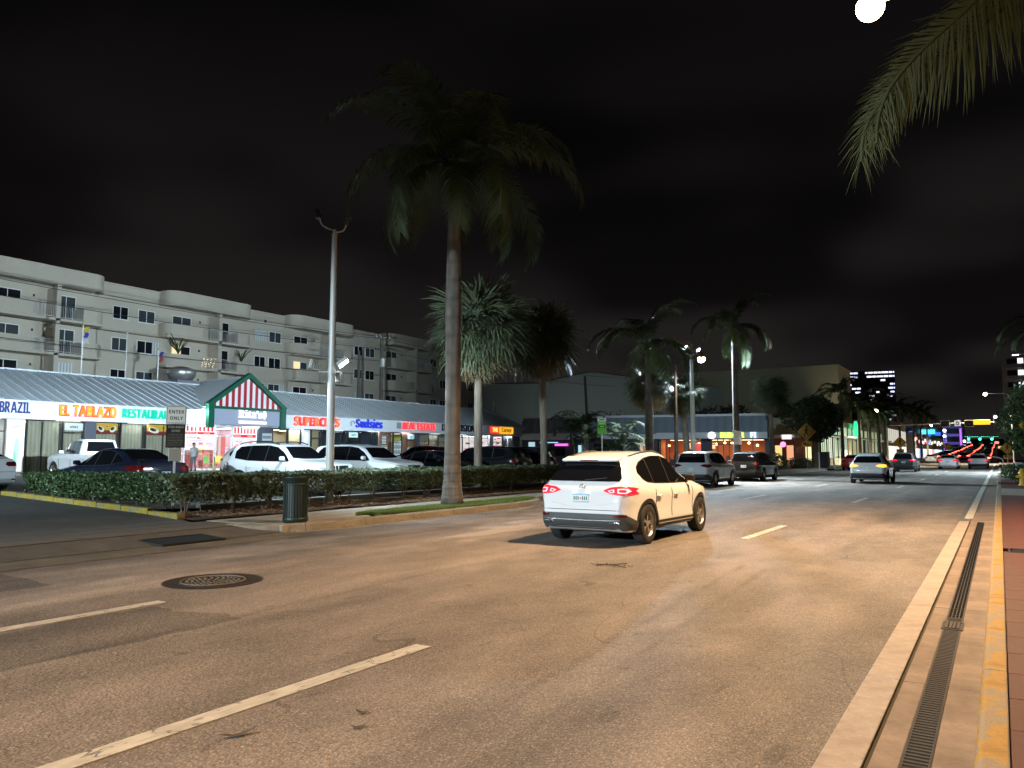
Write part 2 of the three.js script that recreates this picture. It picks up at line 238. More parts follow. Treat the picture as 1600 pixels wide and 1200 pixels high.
// ---------- right-hand edge: pale band, channel drain, yellow kerb, red paving
const gutTex = mottle([0.37, 0.32, 0.28], [0.56, 0.50, 0.44], 91, 0.22);
M_.gutter = new THREE.MeshStandardMaterial({ map: rep(gutTex, 0.7), roughness: 0.85, bumpMap: rep(grit, 2), bumpScale: 0.0025 });
M_.band = new THREE.MeshStandardMaterial({ map: rep(mottle([0.47, 0.43, 0.40], [0.66, 0.62, 0.58], 95, 0.24), 0.9), roughness: 0.8, bumpMap: rep(grit, 2), bumpScale: 0.0025 });
{
  const g = new THREE.Group(); g.name = 'gutter'; g.userData = { kind: 'structure', label: 'concrete gutter along the right-hand kerb' }; scene.add(g);
  for (let z = 6; z > -20.5; z -= 3) { const z1 = Math.max(z - 2.985, -20.6);
    M('gutter_slab', slab([[-0.86, z], [-0.655, z], [-0.655, z1], [-0.86, z1]], -0.1, 0.012, 0.006), M_.band, g);
    M('gutter_slab', slab([[-0.63, z], [-0.5, z], [-0.5, z1], [-0.63, z1]], -0.1, 0.008, 0.004), M_.gutter, g);
    M('gutter_slab', slab([[-0.362, z], [-0.17, z], [-0.17, z1], [-0.362, z1]], -0.1, 0.008, 0.004), M_.gutter, g); }
  M('gutter_slab', slab([[-0.63, -20.6], [-0.17, -20.6], [-0.17, -24], [-0.63, -24]], -0.1, 0.006, 0.004), M_.gutter, g);
  for (let z = -24; z > -150; z -= 6) M('gutter_slab', slab([[-0.53, z], [-0.17, z], [-0.17, z - 5.97], [-0.53, z - 5.97]], -0.1, 0.01, 0.006), M_.gutter, g);
  struct('gutter_joint', sheet([[-0.66, 6], [-0.62, 6], [-0.62, -20.6], [-0.66, -20.6]], -0.012), std(lin(0.05, 0.045, 0.03), 1), 'dirt-filled joint in the gutter');
  struct('drain_channel', MG([B(0.144, 0.02, 26.6, -0.431, -0.31, -7.3), B(0.02, 0.3, 26.6, -0.512, -0.16, -7.3), B(0.02, 0.3, 26.6, -0.35, -0.16, -7.3)]), std(lin(0.16, 0.145, 0.125), 0.9), 'concrete trough of the channel drain');
  struct('road', sheet([[-0.9, -20.6], [-0.5, -20.6], [-0.5, -44], [-0.9, -44]], 0.001), std(lin(0.10, 0.095, 0.088), 0.9), 'asphalt edge strip');
  const line = thing('edge_line', 'long white edge line beside the right-hand gutter', 'road marking'); const wl = new THREE.MeshStandardMaterial({ map: rep(mottle([0.62, 0.62, 0.58], [0.84, 0.84, 0.80], 33, 0.2), 0.8), roughness: 0.6 });
  M('line_stripe', slab([[-0.79, -21.6], [-0.62, -21.6], [-0.62, -140], [-0.79, -140]], 0.002, 0.012, 0.003), wl, line);
}
{
  const iron = new THREE.MeshStandardMaterial({ color: lin(0.02, 0.0165, 0.014), roughness: 0.6, metalness: 0.2, bumpMap: rep(grit, 3), bumpScale: 0.002 });
  const dr = thing('channel_drain', 'long slotted iron channel drain in the right-hand gutter', 'drain', [-0.431, 0, 0]);
  const near = []; for (let k = 0; k < 10; k++) near.push(B(0.112, 0.02, 0.024, 0, 0, -0.025 - k * 0.05)); near.push(B(0.012, 0.02, 0.498, -0.062, 0, -0.25), B(0.012, 0.02, 0.498, 0.062, 0, -0.25));
  const far = [B(0.012, 0.02, 0.498, -0.062, 0, -0.25), B(0.012, 0.02, 0.498, 0.062, 0, -0.25), B(0.008, 0.016, 0.49, -0.03, 0, -0.25), B(0.008, 0.016, 0.49, 0, 0, -0.25), B(0.008, 0.016, 0.49, 0.03, 0, -0.25)]; for (let k = 0; k < 5; k++) far.push(B(0.12, 0.017, 0.012, 0, 0, -0.02 - k * 0.115));
  const gN = MG(near), gF = MG(far);
  for (let k = 0; k < 52; k++) { const z = 5 - k * 0.5; if (z < -20.3) break; M('grate_section', z > -8.2 ? gN : gF, iron, dr).position.set(0, 0, z); }
  M('catch_basin_cover', MG([B(0.15, 0.014, 0.03, 0, 0.002, -0.02), B(0.15, 0.014, 0.03, 0, 0.002, -0.36), B(0.02, 0.014, 0.37, -0.075, 0.002, -0.19), B(0.02, 0.014, 0.37, 0.075, 0.002, -0.19), ...[0, 1, 2, 3].map((k) => B(0.022, 0.02, 0.32, -0.045 + k * 0.03, 0.008, -0.19))]), iron, dr).position.set(0, 0.006, -7.9);
}
{
  const k = new THREE.Group(); k.name = 'roadside_kerb'; k.userData = { kind: 'structure', label: 'worn yellow kerb on the right-hand side' }; scene.add(k);
  const sec = new THREE.Shape(); sec.moveTo(-0.175, -0.1); sec.lineTo(-0.168, 0.115); sec.quadraticCurveTo(-0.16, 0.15, -0.13, 0.152); sec.lineTo(-0.028, 0.152); sec.lineTo(-0.028, -0.1);
  const geo = uvm(new THREE.ExtrudeGeometry(sec, { depth: 2.985, bevelEnabled: false, steps: 1 }));
  const cs = new THREE.Shape(); cs.moveTo(-0.169, 0.118); cs.quadraticCurveTo(-0.161, 0.153, -0.13, 0.155); cs.lineTo(-0.034, 0.155); cs.lineTo(-0.034, 0.14); cs.lineTo(-0.13, 0.14); cs.lineTo(-0.155, 0.112); const coat = uvm(new THREE.ExtrudeGeometry(cs, { depth: 2.98, bevelEnabled: false, steps: 1 }));
  for (let i = 0; i < 50; i++) { M('kerb_stone', geo, M_.curb, k).position.z = 6 - 3 * (i + 1); if (i < 10) M('paint_coat', coat, M_.yellow, k).position.z = 6 - 3 * (i + 1); }
  // a strip of bare concrete on the road face of the yellow lengths
}
const redTex = mottle([0.25, 0.125, 0.10], [0.35, 0.18, 0.145], 101, 0.2);
M_.red = new THREE.MeshStandardMaterial({ map: rep(redTex, 0.8), roughness: 0.75, bumpMap: rep(grit, 2), bumpScale: 0.003 });
{
  const s = new THREE.Group(); s.name = 'red_sidewalk'; s.userData = { kind: 'structure', label: 'brick red concrete sidewalk on the right' }; scene.add(s);
  struct('sidewalk_bedding', sheet([[-0.03, 6], [4.5, 6], [4.5, -150], [-0.03, -150]], 0.1), std(lin(0.06, 0.04, 0.03), 1), 'dark joint bed of the red sidewalk');
  const f = slab([[-0.022, 0], [1.17, 0], [1.17, -0.59], [-0.022, -0.59]], 0.08, 0.15, 0.006), f2 = slab([[1.18, 0], [2.4, 0], [2.4, -1.19], [1.18, -1.19]], 0.08, 0.15, 0.006), f3 = slab([[-0.022, 0], [2.4, 0], [2.4, -2.98], [-0.022, -2.98]], 0.08, 0.15, 0.006);
  for (let k = 0; k < 52; k++) { const z = 3 - k * 0.6; if (z < -13.1 && z > -13.8) continue; M('red_paving_slab', f, M_.red, s).position.z = z; }
  for (let k = 0; k < 26; k++) M('red_paving_slab', f2, M_.red, s).position.z = 3 - k * 1.2;
  for (let k = 0; k < 40; k++) M('red_paving_slab', f3, k === 1 || k === 2 ? M_.concrete : M_.red, s).position.z = -28.2 - k * 3;
  const tg = thing('utility_cover', 'black iron cover set in the red sidewalk beside the kerb', 'cover', [0.55, 0.1, -13.55]); const iron = std(lin(0.02, 0.02, 0.02), 0.6, { metalness: 0.3 });
  M('frame', MG([B(1.0, 0.05, 0.03, 0, 0.02, 0.28), B(1.0, 0.05, 0.03, 0, 0.02, -0.28), B(0.03, 0.05, 0.53, -0.5, 0.02, 0), B(0.03, 0.05, 0.53, 0.5, 0.02, 0)]), iron, tg);
  for (let k = 0; k < 9; k++) M('grate_bar', B(0.94, 0.03, 0.025, 0, 0.02, -0.23 + k * 0.057), iron, tg);
}
// ---------- lane dashes
const dashTex = dtex(256, 1024, (i, j) => { const u = i / 256, v = j / 1024; let k = 0.66 + 0.12 * (pn(u * 6, v * 24, 24, 3) - 0.5) + 0.12 * (hsh(i, j, 4) - 0.5); const c = Math.abs(((v * 9 + 0.5 * n2(u * 3, v * 20, 6) + 0.15 * n2(u * 14, v * 40, 9)) % 1) - 0.5); if (c < 0.02 && n2(v * 9, 3, 7) > 0.2) k -= 0.33; if (n2(u * 5, v * 40, 8) > 0.84) k -= 0.16; return [k, k * 0.98, k * 0.93]; });
const dashMat = new THREE.MeshStandardMaterial({ map: dashTex, roughness: 0.7, bumpMap: rep(grit, 2, 14), bumpScale: 0.002 });
{
  const box = new THREE.BoxGeometry(0.155, 0.006, 3.05), n = ['nearest', 'second', 'third', 'fourth', 'fifth', 'sixth', 'seventh', 'eighth', 'ninth', 'tenth'];
  [[-4.02, 'between the two right-hand lanes'], [-7.52, 'between the two left-hand lanes']].forEach(([x, w]) => { for (let k = 0; k < 9; k++) mono('lane_dash', box, dashMat, `${n[k]} white lane dash ${w}`, 'road marking', [x, 0.004, -3.5 - k * 12.35], 'lane dashes'); });
}
// ---------- iron covers in the road
function manhole(x, z, label) {
  const t = thing('manhole_cover', label, 'manhole', [x, 0.004, z]); const iron = new THREE.MeshStandardMaterial({ color: lin(0.035, 0.031, 0.028), roughness: 0.55, metalness: 0.35, bumpMap: rep(grit, 4), bumpScale: 0.002 }), worn = new THREE.MeshStandardMaterial({ color: lin(0.13, 0.11, 0.085), roughness: 0.5, metalness: 0.3, bumpMap: rep(grit, 4), bumpScale: 0.002 });
  M('frame_ring', new THREE.RingGeometry(0.43, 0.58, 48).rotateX(-Math.PI / 2).translate(0, 0.002, 0), iron, t); M('lid', CY(0.42, 0.42, 0.01, 0, 0.001, 0, 48), iron, t);
  const kn = []; for (const [R, n] of [[0.06, 5], [0.12, 10], [0.18, 15], [0.24, 20], [0.30, 26]]) for (let i = 0; i < n; i++) { const a = i / n * 6.283 + R * 9; kn.push(B(0.034, 0.008, 0.03, Math.cos(a) * R, 0.009, Math.sin(a) * R, 0, -a, 0)); }
  M('lid_studs', MG(kn), worn, t); M('lid_ring', new THREE.TorusGeometry(0.37, 0.012, 6, 48).rotateX(Math.PI / 2).translate(0, 0.006, 0), worn, t);
}
manhole(-8.2, -6.15, 'round iron manhole cover in the left-hand lane nearest the camera'); manhole(-6.15, -13.9, 'round iron manhole cover under the white SUV');
{
  const t = thing('drain_grate', 'dark rectangular drain cover in the driveway gutter', 'drain', [-12.2, 0.045, -8.5], 0); const iron = std(lin(0.016, 0.015, 0.015), 0.6, { metalness: 0.3 }); t.rotation.z = -0.06;
  M('frame', MG([B(0.7, 0.03, 0.04, 0, 0, 0.6), B(0.7, 0.03, 0.04, 0, 0, -0.6), B(0.04, 0.03, 1.16, -0.33, 0, 0), B(0.04, 0.03, 1.16, 0.33, 0, 0), B(0.62, 0.004, 1.16, 0, -0.008, 0)]), iron, t);
  for (let k = 0; k < 20; k++) M('grate_bar', B(0.62, 0.02, 0.03, 0, 0, -0.55 + k * 0.058), iron, t);
}
// ---------- litter lying on the road
{
  const leafShape = (s) => { const r = rng(s), g = new THREE.PlaneGeometry(0.09, 0.045, 4, 2).rotateX(-Math.PI / 2), p = g.attributes.position; for (let i = 0; i < p.count; i++) { const x = p.getX(i) / 0.045; p.setZ(i, p.getZ(i) * (1 - x * x * 0.85)); p.setY(i, 0.006 + 0.014 * x * x + 0.006 * r()); } g.computeVertexNormals(); return g; };
  const br = std(lin(0.05, 0.035, 0.022), 0.9, { side: THREE.DoubleSide }), rd = std(lin(0.16, 0.02, 0.015), 0.9, { side: THREE.DoubleSide });
  mono('fallen_leaf', leafShape(3), rd, 'curled red leaf lying alone on the road', 'leaf', [-5.35, 0, -7.55]).rotation.y = 0.6;
  const tw = []; for (const [a, b] of [[[-0.2, 0.012, 0], [0.15, 0.02, 0.03]], [[0.02, 0.018, 0], [0.2, 0.03, -0.14]], [[-0.05, 0.015, 0.01], [-0.12, 0.02, 0.18]], [[0.08, 0.02, 0.02], [0.3, 0.012, 0.12]]]) tw.push(bar(a, b, 0.006, 5)); for (let i = 0; i < 7; i++) tw.push(leafShape(i + 20).rotateY(i).translate(-0.25 + 0.09 * i, 0, 0.08 * Math.sin(i * 2)));
  mono('fallen_twig', MG(tw), br, 'dry twig with dead leaves lying behind the white SUV', 'twig', [-4.65, 0.002, -9.9]);
  [[-3.15, -3.35, 0.9], [-3.3, -3.55, 0.4]].forEach(([x, z, a]) => { mono('fallen_leaf', leafShape(5), br, 'dark dead leaf just right of the nearest lane dash', 'leaf', [x, 0, z], 'dead leaves by the nearest dash').rotation.y = a; });
  mono('fallen_leaf', leafShape(9).scale(2.2, 1.4, 0.9), br, 'long shrivelled dark leaf beside the lower part of the nearest lane dash', 'leaf', [-3.62, 0, -2.9]).rotation.y = 1.1;
}
// =====================================================  STREET LAMPS AND CAR-PARK FLOODLIGHTS
M_.galv = new THREE.MeshStandardMaterial({ color: lin(0.55, 0.55, 0.53), roughness: 0.5, metalness: 0.2, bumpMap: rep(grit, 2), bumpScale: 0.001 });
M_.dark = std(lin(0.02, 0.02, 0.02), 0.55);
M_.bronze = std(lin(0.035, 0.03, 0.026), 0.5, { metalness: 0.2 });
const nightSpot = (col, I, pos, to, ang, pen, parent) => { const l = new THREE.SpotLight(col, I, 0, ang, pen, 2); l.position.set(...pos); l.target.position.set(...to); l.castShadow = true; l.shadow.radius = 6; parent.add(l, l.target); return l; };
// a mast with an arm reaching over the road; sx is the direction of the arm
function streetLamp(x, z, reach, H, col, I, label, { glowK = 9, r = 0.13, mat = M_.galv, angle = 1.22, globe = false, lit = true } = {}) {
  const t = thing('street_lamp', label, 'street lamp', [x, 0.1, z], 0, 'street lamps along the road'); const s = Math.sign(reach);
  M('pole', new THREE.LatheGeometry([[0, 0], [0.2, 0], [0.2, 0.05], [0.13, 0.12], [0.115, 0.5], [0.07, H], [0, H]].map((p) => new THREE.Vector2(...p)), 16), mat, t);
  M('arm', tube([[0, H - 0.5, 0], [s * 0.3, H + 0.05, 0], [reach * 0.6, H + 0.25, 0], [reach - s * 0.2, H + 0.28, 0]], 0.035, 24, 8), mat, t);
  const hd = grp('lamp_head', t, [reach, H + 0.2, 0]);
  if (globe) { M('lamp_housing', MG([CY(0.1, 0.24, 0.16, 0, 0.16, 0, 20), CY(0.05, 0.08, 0.14, 0, 0.3, 0, 12), RB(0.5, 0.1, 0.14, 0.04, -s * 0.15, 0.28, 0)]), mat, hd); M('lamp_globe', new THREE.SphereGeometry(r, 24, 16), glow(...col.toArray(), glowK), hd); }
  else { M('lamp_housing', RB(0.62, 0.1, 0.26, 0.04, 0, 0.07, 0), mat, hd); M('lamp_lens', RB(0.42, 0.05, 0.22, 0.02, s * 0.05, 0.01, 0), glow(...col.toArray(), glowK), hd); }
  if (lit) nightSpot(col, I, [s * 0.05, globe ? -0.02 : -0.05, 0], [s * 0.05, -5, 0], angle, 0.55, hd);
  return t;
}
streetLamp(1.75, -14.9, -3.37, 9.42, SODIUM, 1250, 'amber street lamp hanging over the road at the top of the picture', { globe: true, r: 0.245, glowK: 40, angle: 1.18 });
streetLamp(1.75, 6.5, -3.2, 9.4, SODIUM, 1250, 'amber street lamp behind the viewer on the right-hand pavement', { globe: true, r: 0.24, glowK: 30, angle: 1.3 });
streetLamp(-14.9, -40.4, 1.5, 6.35, LEDWARM, 300, 'dark pole street lamp with warm white head beside the car park floodlights', { mat: M_.bronze, glowK: 22, globe: true, r: 0.2 });
streetLamp(-14.9, -106, 2, 6.6, LEDWARM, 900, 'street lamp among the left-hand palms beyond the blue white crossover', { mat: M_.bronze, glowK: 22, globe: true, r: 0.24 });
streetLamp(-14.9, -199, 2, 7.7, LEDWARM, 1500, 'farthest street lamp on the left below the signal gantry', { mat: M_.bronze, glowK: 26, globe: true, r: 0.24 });
streetLamp(3.4, -74, -1.9, 9.2, LED, 2600, 'street lamp hidden among the right-hand palm fronds', { glowK: 12, angle: 1.32 });
streetLamp(1.75, -136, -3.2, 10.2, LEDWARM, 2200, 'tall distant street lamp over the right-hand lane', { glowK: 40, globe: true, r: 0.24 });
// floodlight: box head on a yoke
function flood(parent, pos, dir, I, lit, ang = 1.25, col = LED, pen = 0.5) {
  const g = grp('floodlight', parent, pos), d = new THREE.Vector3(...dir).normalize(); const q = new THREE.Quaternion().setFromUnitVectors(new THREE.Vector3(0, 0, 1), d);
  const h = M('lamp_housing', MG([RB(0.34, 0.26, 0.1, 0.02, 0, 0, 0), ...[-0.12, -0.06, 0, 0.06, 0.12].map((x) => B(0.012, 0.22, 0.05, x, 0, -0.07))]), lit ? M_.galv : M_.dark, g); h.quaternion.copy(q);
  const f = M('lamp_lens', B(0.3, 0.22, 0.012, 0, 0, 0.055), lit ? glow(...col.toArray(), 26) : std(lin(0.1, 0.1, 0.1), 0.2), g); f.quaternion.copy(q);
  if (lit) nightSpot(col, I, d.clone().multiplyScalar(0.1).toArray(), d.clone().multiplyScalar(6).toArray(), ang, pen, g);
  return g;
}
{ // nearest car-park pole: upper pair dark, working flood half way up, second head lit too, third added
  const t = thing('floodlight_pole', 'tall steel floodlight pole rising from the hedge', 'light pole', [-15.98, 0.15, -15.69], 0, 'car park floodlight poles');
  M('pole', new THREE.LatheGeometry([[0, 0], [0.125, 0], [0.12, 0.4], [0.078, 7.75], [0, 7.78]].map((p) => new THREE.Vector2(...p)), 20), M_.galv, t);
  M('bracket', MG([tube([[-0.36, 8.25, 0.28], [-0.3, 8.0, 0.2], [-0.05, 7.85, 0.03], [0, 7.8, 0], [0.2, 7.84, -0.14], [0.27, 8.05, -0.2]], 0.022, 24, 8), CY(0.035, 0.045, 0.14, 0, 7.8, 0)]), M_.galv, t);
  flood(t, [-0.4, 8.3, 0.3], [-0.8, -0.1, 0.6], 0, false); flood(t, [0.3, 8.15, -0.22], [0.6, -0.15, -0.5], 0, false);
  M('cross_arm', MG([bar([-0.32, 3.72, 0.2], [0.16, 3.72, -0.12], 0.022), CY(0.118, 0.118, 0.12, 0, 3.72, 0, 20)]), M_.galv, t);
  nightSpot(LED, 130, [-0.1, -0.08, -0.04], [-1, -2, -0.6], 1.4, 0.7, flood(t, [-0.4, 3.93, 0.26], [-1, 0.14, -0.45], 4600, true, 0.62));
  flood(t, [0.26, 4.0, -0.16], [0.8, -1, -0.35], 85, true, 0.95); flood(t, [-0.06, 3.62, -0.3], [-0.2, 0.24, -1], 240, true, 0.5);  // street-side head lit for the sidewalk; last flood added to brighten the fan palm
}
{ // second pole by the corner restaurant, twin heads lit, two more heads added
  const t = thing('floodlight_pole', 'floodlight pole with two lit heads and two added ones near the corner restaurant', 'light pole', [-17.1, 0.2, -49.5], 0, 'car park floodlight poles');
  M('pole', new THREE.LatheGeometry([[0, 0], [0.18, 0], [0.17, 0.4], [0.12, 7.9], [0, 7.95]].map((p) => new THREE.Vector2(...p)), 16), M_.galv, t);
  M('bracket', tube([[-0.45, 8.35, 0.1], [-0.35, 8.05, 0.05], [0, 7.9, 0], [0.35, 8.02, -0.05], [0.42, 8.2, -0.1]], 0.03, 20, 8), M_.galv, t);
  flood(t, [-0.45, 8.42, 0.1], [0.1, -0.9, 1], 1700, true, 0.95); flood(t, [0.4, 8.25, -0.1], [1, -1.0, 0.2], 1500, true, 0.95); flood(t, [-0.1, 8.6, 0.2], [-1, -0.1, 0.02], 1700, true, 0.6); flood(t, [-0.2, 8.6, -0.35], [-0.3, -0.14, -1], 550, true, 0.5);  // last two heads added to light the shop strip and the wing
}
{ // tall mast at the near end of the car park, behind the viewer: its cold light rakes the shops, the parked cars and the back of the white SUV
  const t = thing('floodlight_mast', 'tall floodlight mast behind the viewer at the near end of the car park', 'light pole', [-19, 0.2, 25], 0, 'car park floodlight poles');
  M('pole', new THREE.LatheGeometry([[0, 0], [0.24, 0], [0.23, 0.4], [0.14, 8.0], [0, 8.1]].map((p) => new THREE.Vector2(...p)), 16), M_.galv, t); M('cross_arm', bar([-0.8, 8.0, 0], [0.8, 8.0, 0], 0.04), M_.galv, t);
  flood(t, [-0.6, 8.2, -0.1], [-0.46, -0.72, -1], 3000, true, 0.56, LED, 0.12); flood(t, [0.6, 8.2, -0.1], [0.2, -0.615, -1], 5600, true, 0.55, LED, 0.12);
}
// =====================================================  SHOPPING STRIP (front at x = -43, running from z = -12 to z = -69.4)
M_.fascia = new THREE.MeshStandardMaterial({ color: lin(0.66, 0.70, 0.75), roughness: 0.75, bumpMap: rep(soft, 0.6), bumpScale: 0.003 });
M_.roofMetal = new THREE.MeshStandardMaterial({ color: lin(0.52, 0.57, 0.62), roughness: 0.5, bumpMap: rep(soft, 0.4), bumpScale: 0.002 });
M_.roofMetal2 = new THREE.MeshStandardMaterial({ color: lin(0.48, 0.53, 0.58), roughness: 0.5, bumpMap: rep(soft, 0.4), bumpScale: 0.002 });
M_.stucco = new THREE.MeshStandardMaterial({ color: lin(0.50, 0.50, 0.48), roughness: 0.95, bumpMap: rep(soft, 1), bumpScale: 0.006 });
M_.slate = std(lin(0.07, 0.075, 0.10), 0.8, { bumpMap: rep(soft, 1), bumpScale: 0.004 });
M_.alu = std(lin(0.04, 0.038, 0.036), 0.4, { metalness: 0.5 });
M_.white = std(lin(0.75, 0.76, 0.76), 0.6);
M_.pane = new THREE.MeshPhysicalMaterial({ color: lin(0.92, 0.95, 0.95), roughness: 0.03, transmission: 1, thickness: 0, ior: 1.5 });
M_.darkpane = new THREE.MeshPhysicalMaterial({ color: lin(0.012, 0.014, 0.018), roughness: 0.06, clearcoat: 0.5 });
M_.blind = new THREE.MeshStandardMaterial({ map: rep(dtex(256, 64, (i, j) => { const k = 0.54 + 0.035 * Math.sin(i / 256 * 6.283 * 8) + 0.08 * pn(i / 16, j / 16, 16, 3); return [k, k * 0.93, k * 0.80]; }), 0.6, 0.4), roughness: 0.9 });
M_.green = std(lin(0.006, 0.085, 0.05), 0.5);
M_.redp = std(lin(0.36, 0.012, 0.025), 0.55); M_.whitep = std(lin(0.72, 0.70, 0.72), 0.55);
const SX = -43, FL = 0.5; // façade plane, shop floor level
const strip = thing('shopping_strip', 'long single-storey shopping strip with grey metal roof behind the car park', 'building');
{
  // walkway in front of the shops
  const w = new THREE.Group(); w.name = 'shop_walkway'; w.userData = { kind: 'structure', label: 'raised concrete walkway in front of the shops' }; scene.add(w);
  const f = slab([[-43.2, 0], [-41.35, 0], [-41.35, -2.98], [-43.2, -2.98]], 0.2, FL, 0.01), kb = slab([[-41.33, 0], [-41.15, 0], [-41.15, -2.98], [-41.33, -2.98]], 0.2, FL - 0.01, 0.02);
  for (let k = 0; k < 20; k++) { M('walkway_flag', f, M_.concrete, w).position.z = -10 - 3 * k; M('kerb_stone', kb, k < 6 ? M_.yellow : M_.concrete, w).position.z = -10 - 3 * k; }
  // mass of the building behind the shop rooms
  M('rear_wall', uvm(MG([B(0.25, 4.2, 58, -57, FL + 2.0, -40.5), B(14, 4.2, 0.25, -50, FL + 2.0, -11.6), B(13.8, 4.2, 0.25, -49.9, FL + 2, -69.5)])), M_.stucco, strip);
  M('ceiling_slab', B(13.6, 0.12, 57.6, -50.1, 3.52, -40.5), M_.stucco, strip);
  M('floor_slab', B(13.7, 0.3, 57.6, -50.0, FL - 0.149, -40.5), std(lin(0.3, 0.28, 0.25), 0.6), strip);
  M('fascia', MG([B(0.3, 0.86, 19.4, SX + 0.35, 3.86, -21.7), B(0.3, 0.86, 32.4, SX + 0.35, 3.86, -53.25), B(0.34, 0.09, 19.4, SX + 0.36, 3.385, -21.7), B(0.34, 0.09, 32.4, SX + 0.36, 3.385, -53.25)]), M_.fascia, strip);
  M('soffit', B(0.75, 0.06, 57.5, SX - 0.16, 3.41, -40.6), M_.white, strip);
  for (let k = 0; k < 14; k++) { const z = -14.5 - k * 4.05; M('soffit_light', RB(0.22, 0.04, 1.3, 0.015, SX + 0.08, 3.355, z), glow(0.88, 0.96, 1, 4), strip); const a = new THREE.RectAreaLight(lin(0.85, 0.95, 1), 34, 0.22, 1.3); a.position.set(SX + 0.08, 3.325, z); a.rotation.x = -Math.PI / 2; strip.add(a); }
  // standing-seam roof, one sheet after another
  const x0 = SX + 0.52, y0 = 4.30, x1 = -48, y1 = 6.4, len = Math.hypot(x1 - x0, y1 - y0), a = Math.atan2(y1 - y0, x0 - x1), pw = 0.6;
  const sh = uvm(MG([B(len, 0.02, pw - 0.012, 0, 0, 0), B(len, 0.085, 0.05, 0, 0.035, -pw / 2 + 0.025)]));
  const roof = grp('roof', strip);
  for (let k = 0; k < 96; k++) { const z = -12.2 - pw * k; const m = M('roof_sheet', sh, k % 3 ? M_.roofMetal : M_.roofMetal2, roof); m.position.set((x0 + x1) / 2, (y0 + y1) / 2, z); m.rotation.z = -a; }
  M('ridge_cap', B(0.5, 0.08, 57.8, x1 - 0.1, y1 + 0.03, -40.7), M_.fascia, roof);
  M('rear_slope', B(9.1, 0.05, 57.4, -52.5, 5.35, -40.7, 0, 0, 0.24), M_.roofMetal, roof);
  // raking end wall at the far end
  const sp = new THREE.Shape([[x0 + 0.06, 4.0], [x0 + 0.06, y0 + 0.1], [x1, y1 + 0.32], [x1 - 0.5, y1 + 0.32], [x1 - 0.5, 4.0]].map((p) => new THREE.Vector2(...p)));
  M('end_parapet', uvm(new THREE.ExtrudeGeometry(sp, { depth: 0.3, bevelEnabled: false }).translate(0, 0, -69.9)), M_.fascia, roof);
}
// one storefront bay: z0 (near) to z1 (far)
function bay(z0, z1, o = {}) {
  const w = z0 - z1, c = (z0 + z1) / 2, g = grp(o.door ? 'shop_door' : 'shop_window', strip, [SX, FL, c]), top = 2.86, f = 0.06;
  M('frame', MG([B(0.1, top, f, 0, top / 2, w / 2 - f / 2), B(0.1, top, f, 0, top / 2, -w / 2 + f / 2), B(0.1, f, w - 2 * f, 0, top - f / 2, 0), B(0.1, 0.12, w - 2 * f, 0, 0.06, 0), ...(o.transom || o.door ? [B(0.1, 0.07, w - 2 * f, 0, 2.2, 0)] : []), ...(o.mullions ?? []).map((q) => B(0.08, top - 0.2, 0.05, 0, top / 2, -w / 2 + q * w))]), o.frame ?? M_.alu, g);
  if (o.solid) M('panel', uvm(B(0.08, top - 0.14, w - 2 * f, -0.02, top / 2 + 0.03, 0)), o.solid, g);
  else { M('pane', B(0.012, top - 0.2, w - 2 * f, 0, top / 2 + 0.03, 0), M_.pane, g); if (o.back) M(o.backName ?? 'blind', uvm(B(0.02, top - 0.2, w - 2 * f, -0.16, top / 2 + 0.03, 0)), o.back, g); }
  if (o.film) { const p = new THREE.PlaneGeometry(w - 2 * f, o.filmH ?? top - 0.2).rotateY(Math.PI / 2).translate(0.02, o.filmY ?? top / 2 + 0.03, 0); M('window_print', p, o.film, g); }
  if (o.door) M('door_handle', bar([0.09, 0.9, w / 2 - 0.2], [0.09, 1.4, w / 2 - 0.2], 0.015), M_.galv, g);
  if (o.plate) M('number_sign', new THREE.PlaneGeometry(w - 0.16, 0.4).rotateY(Math.PI / 2).translate(0.06, 2.52, 0), o.plate, g);
  return g;
}
// a lit shop room behind a run of bays
function room(z0, z1, depth, wall, light, k, floor = lin(0.35, 0.33, 0.3)) {
  const w = z0 - z1, c = (z0 + z1) / 2, g = grp('shop_interior', strip, [SX - 0.3, FL, c]);
  M('inner_wall', MG([B(0.06, 2.9, w - 0.1, -depth, 1.45, 0), B(depth - 0.05, 2.9, 0.06, -depth / 2 + 0.05, 1.45, w / 2 - 0.03), B(depth - 0.05, 2.9, 0.06, -depth / 2 + 0.05, 1.45, -w / 2 + 0.03)]), std(wall, 0.8), g);
  const n = Math.max(1, Math.round(w / 2));
  for (let i = 0; i < n; i++) { const z = -w / 2 + (i + 0.5) * w / n; const lamp = M('ceiling_light', B(depth * 0.5, 0.05, 0.3, -depth * 0.5, 2.78, z), glow(...light.toArray(), k * 2.2, [0.7, 0.7, 0.7]), g);
    const a = new THREE.RectAreaLight(light, k * 3.2, depth * 0.5, 0.3); a.position.set(-depth * 0.5, 2.74, z); a.rotation.x = -Math.PI / 2; g.add(a); }
  return g;
}
const printMat = (t, k = 1.2) => new THREE.MeshStandardMaterial({ color: 0x333333, map: t, emissive: 0xffffff, emissiveMap: t, emissiveIntensity: k, roughness: 0.6 });
const paperMat = (t) => new THREE.MeshStandardMaterial({ map: t, roughness: 0.85 });
const WARM = lin(1, 0.82, 0.58), COOL = lin(0.92, 0.97, 1), PINK = lin(1, 0.84, 0.9);
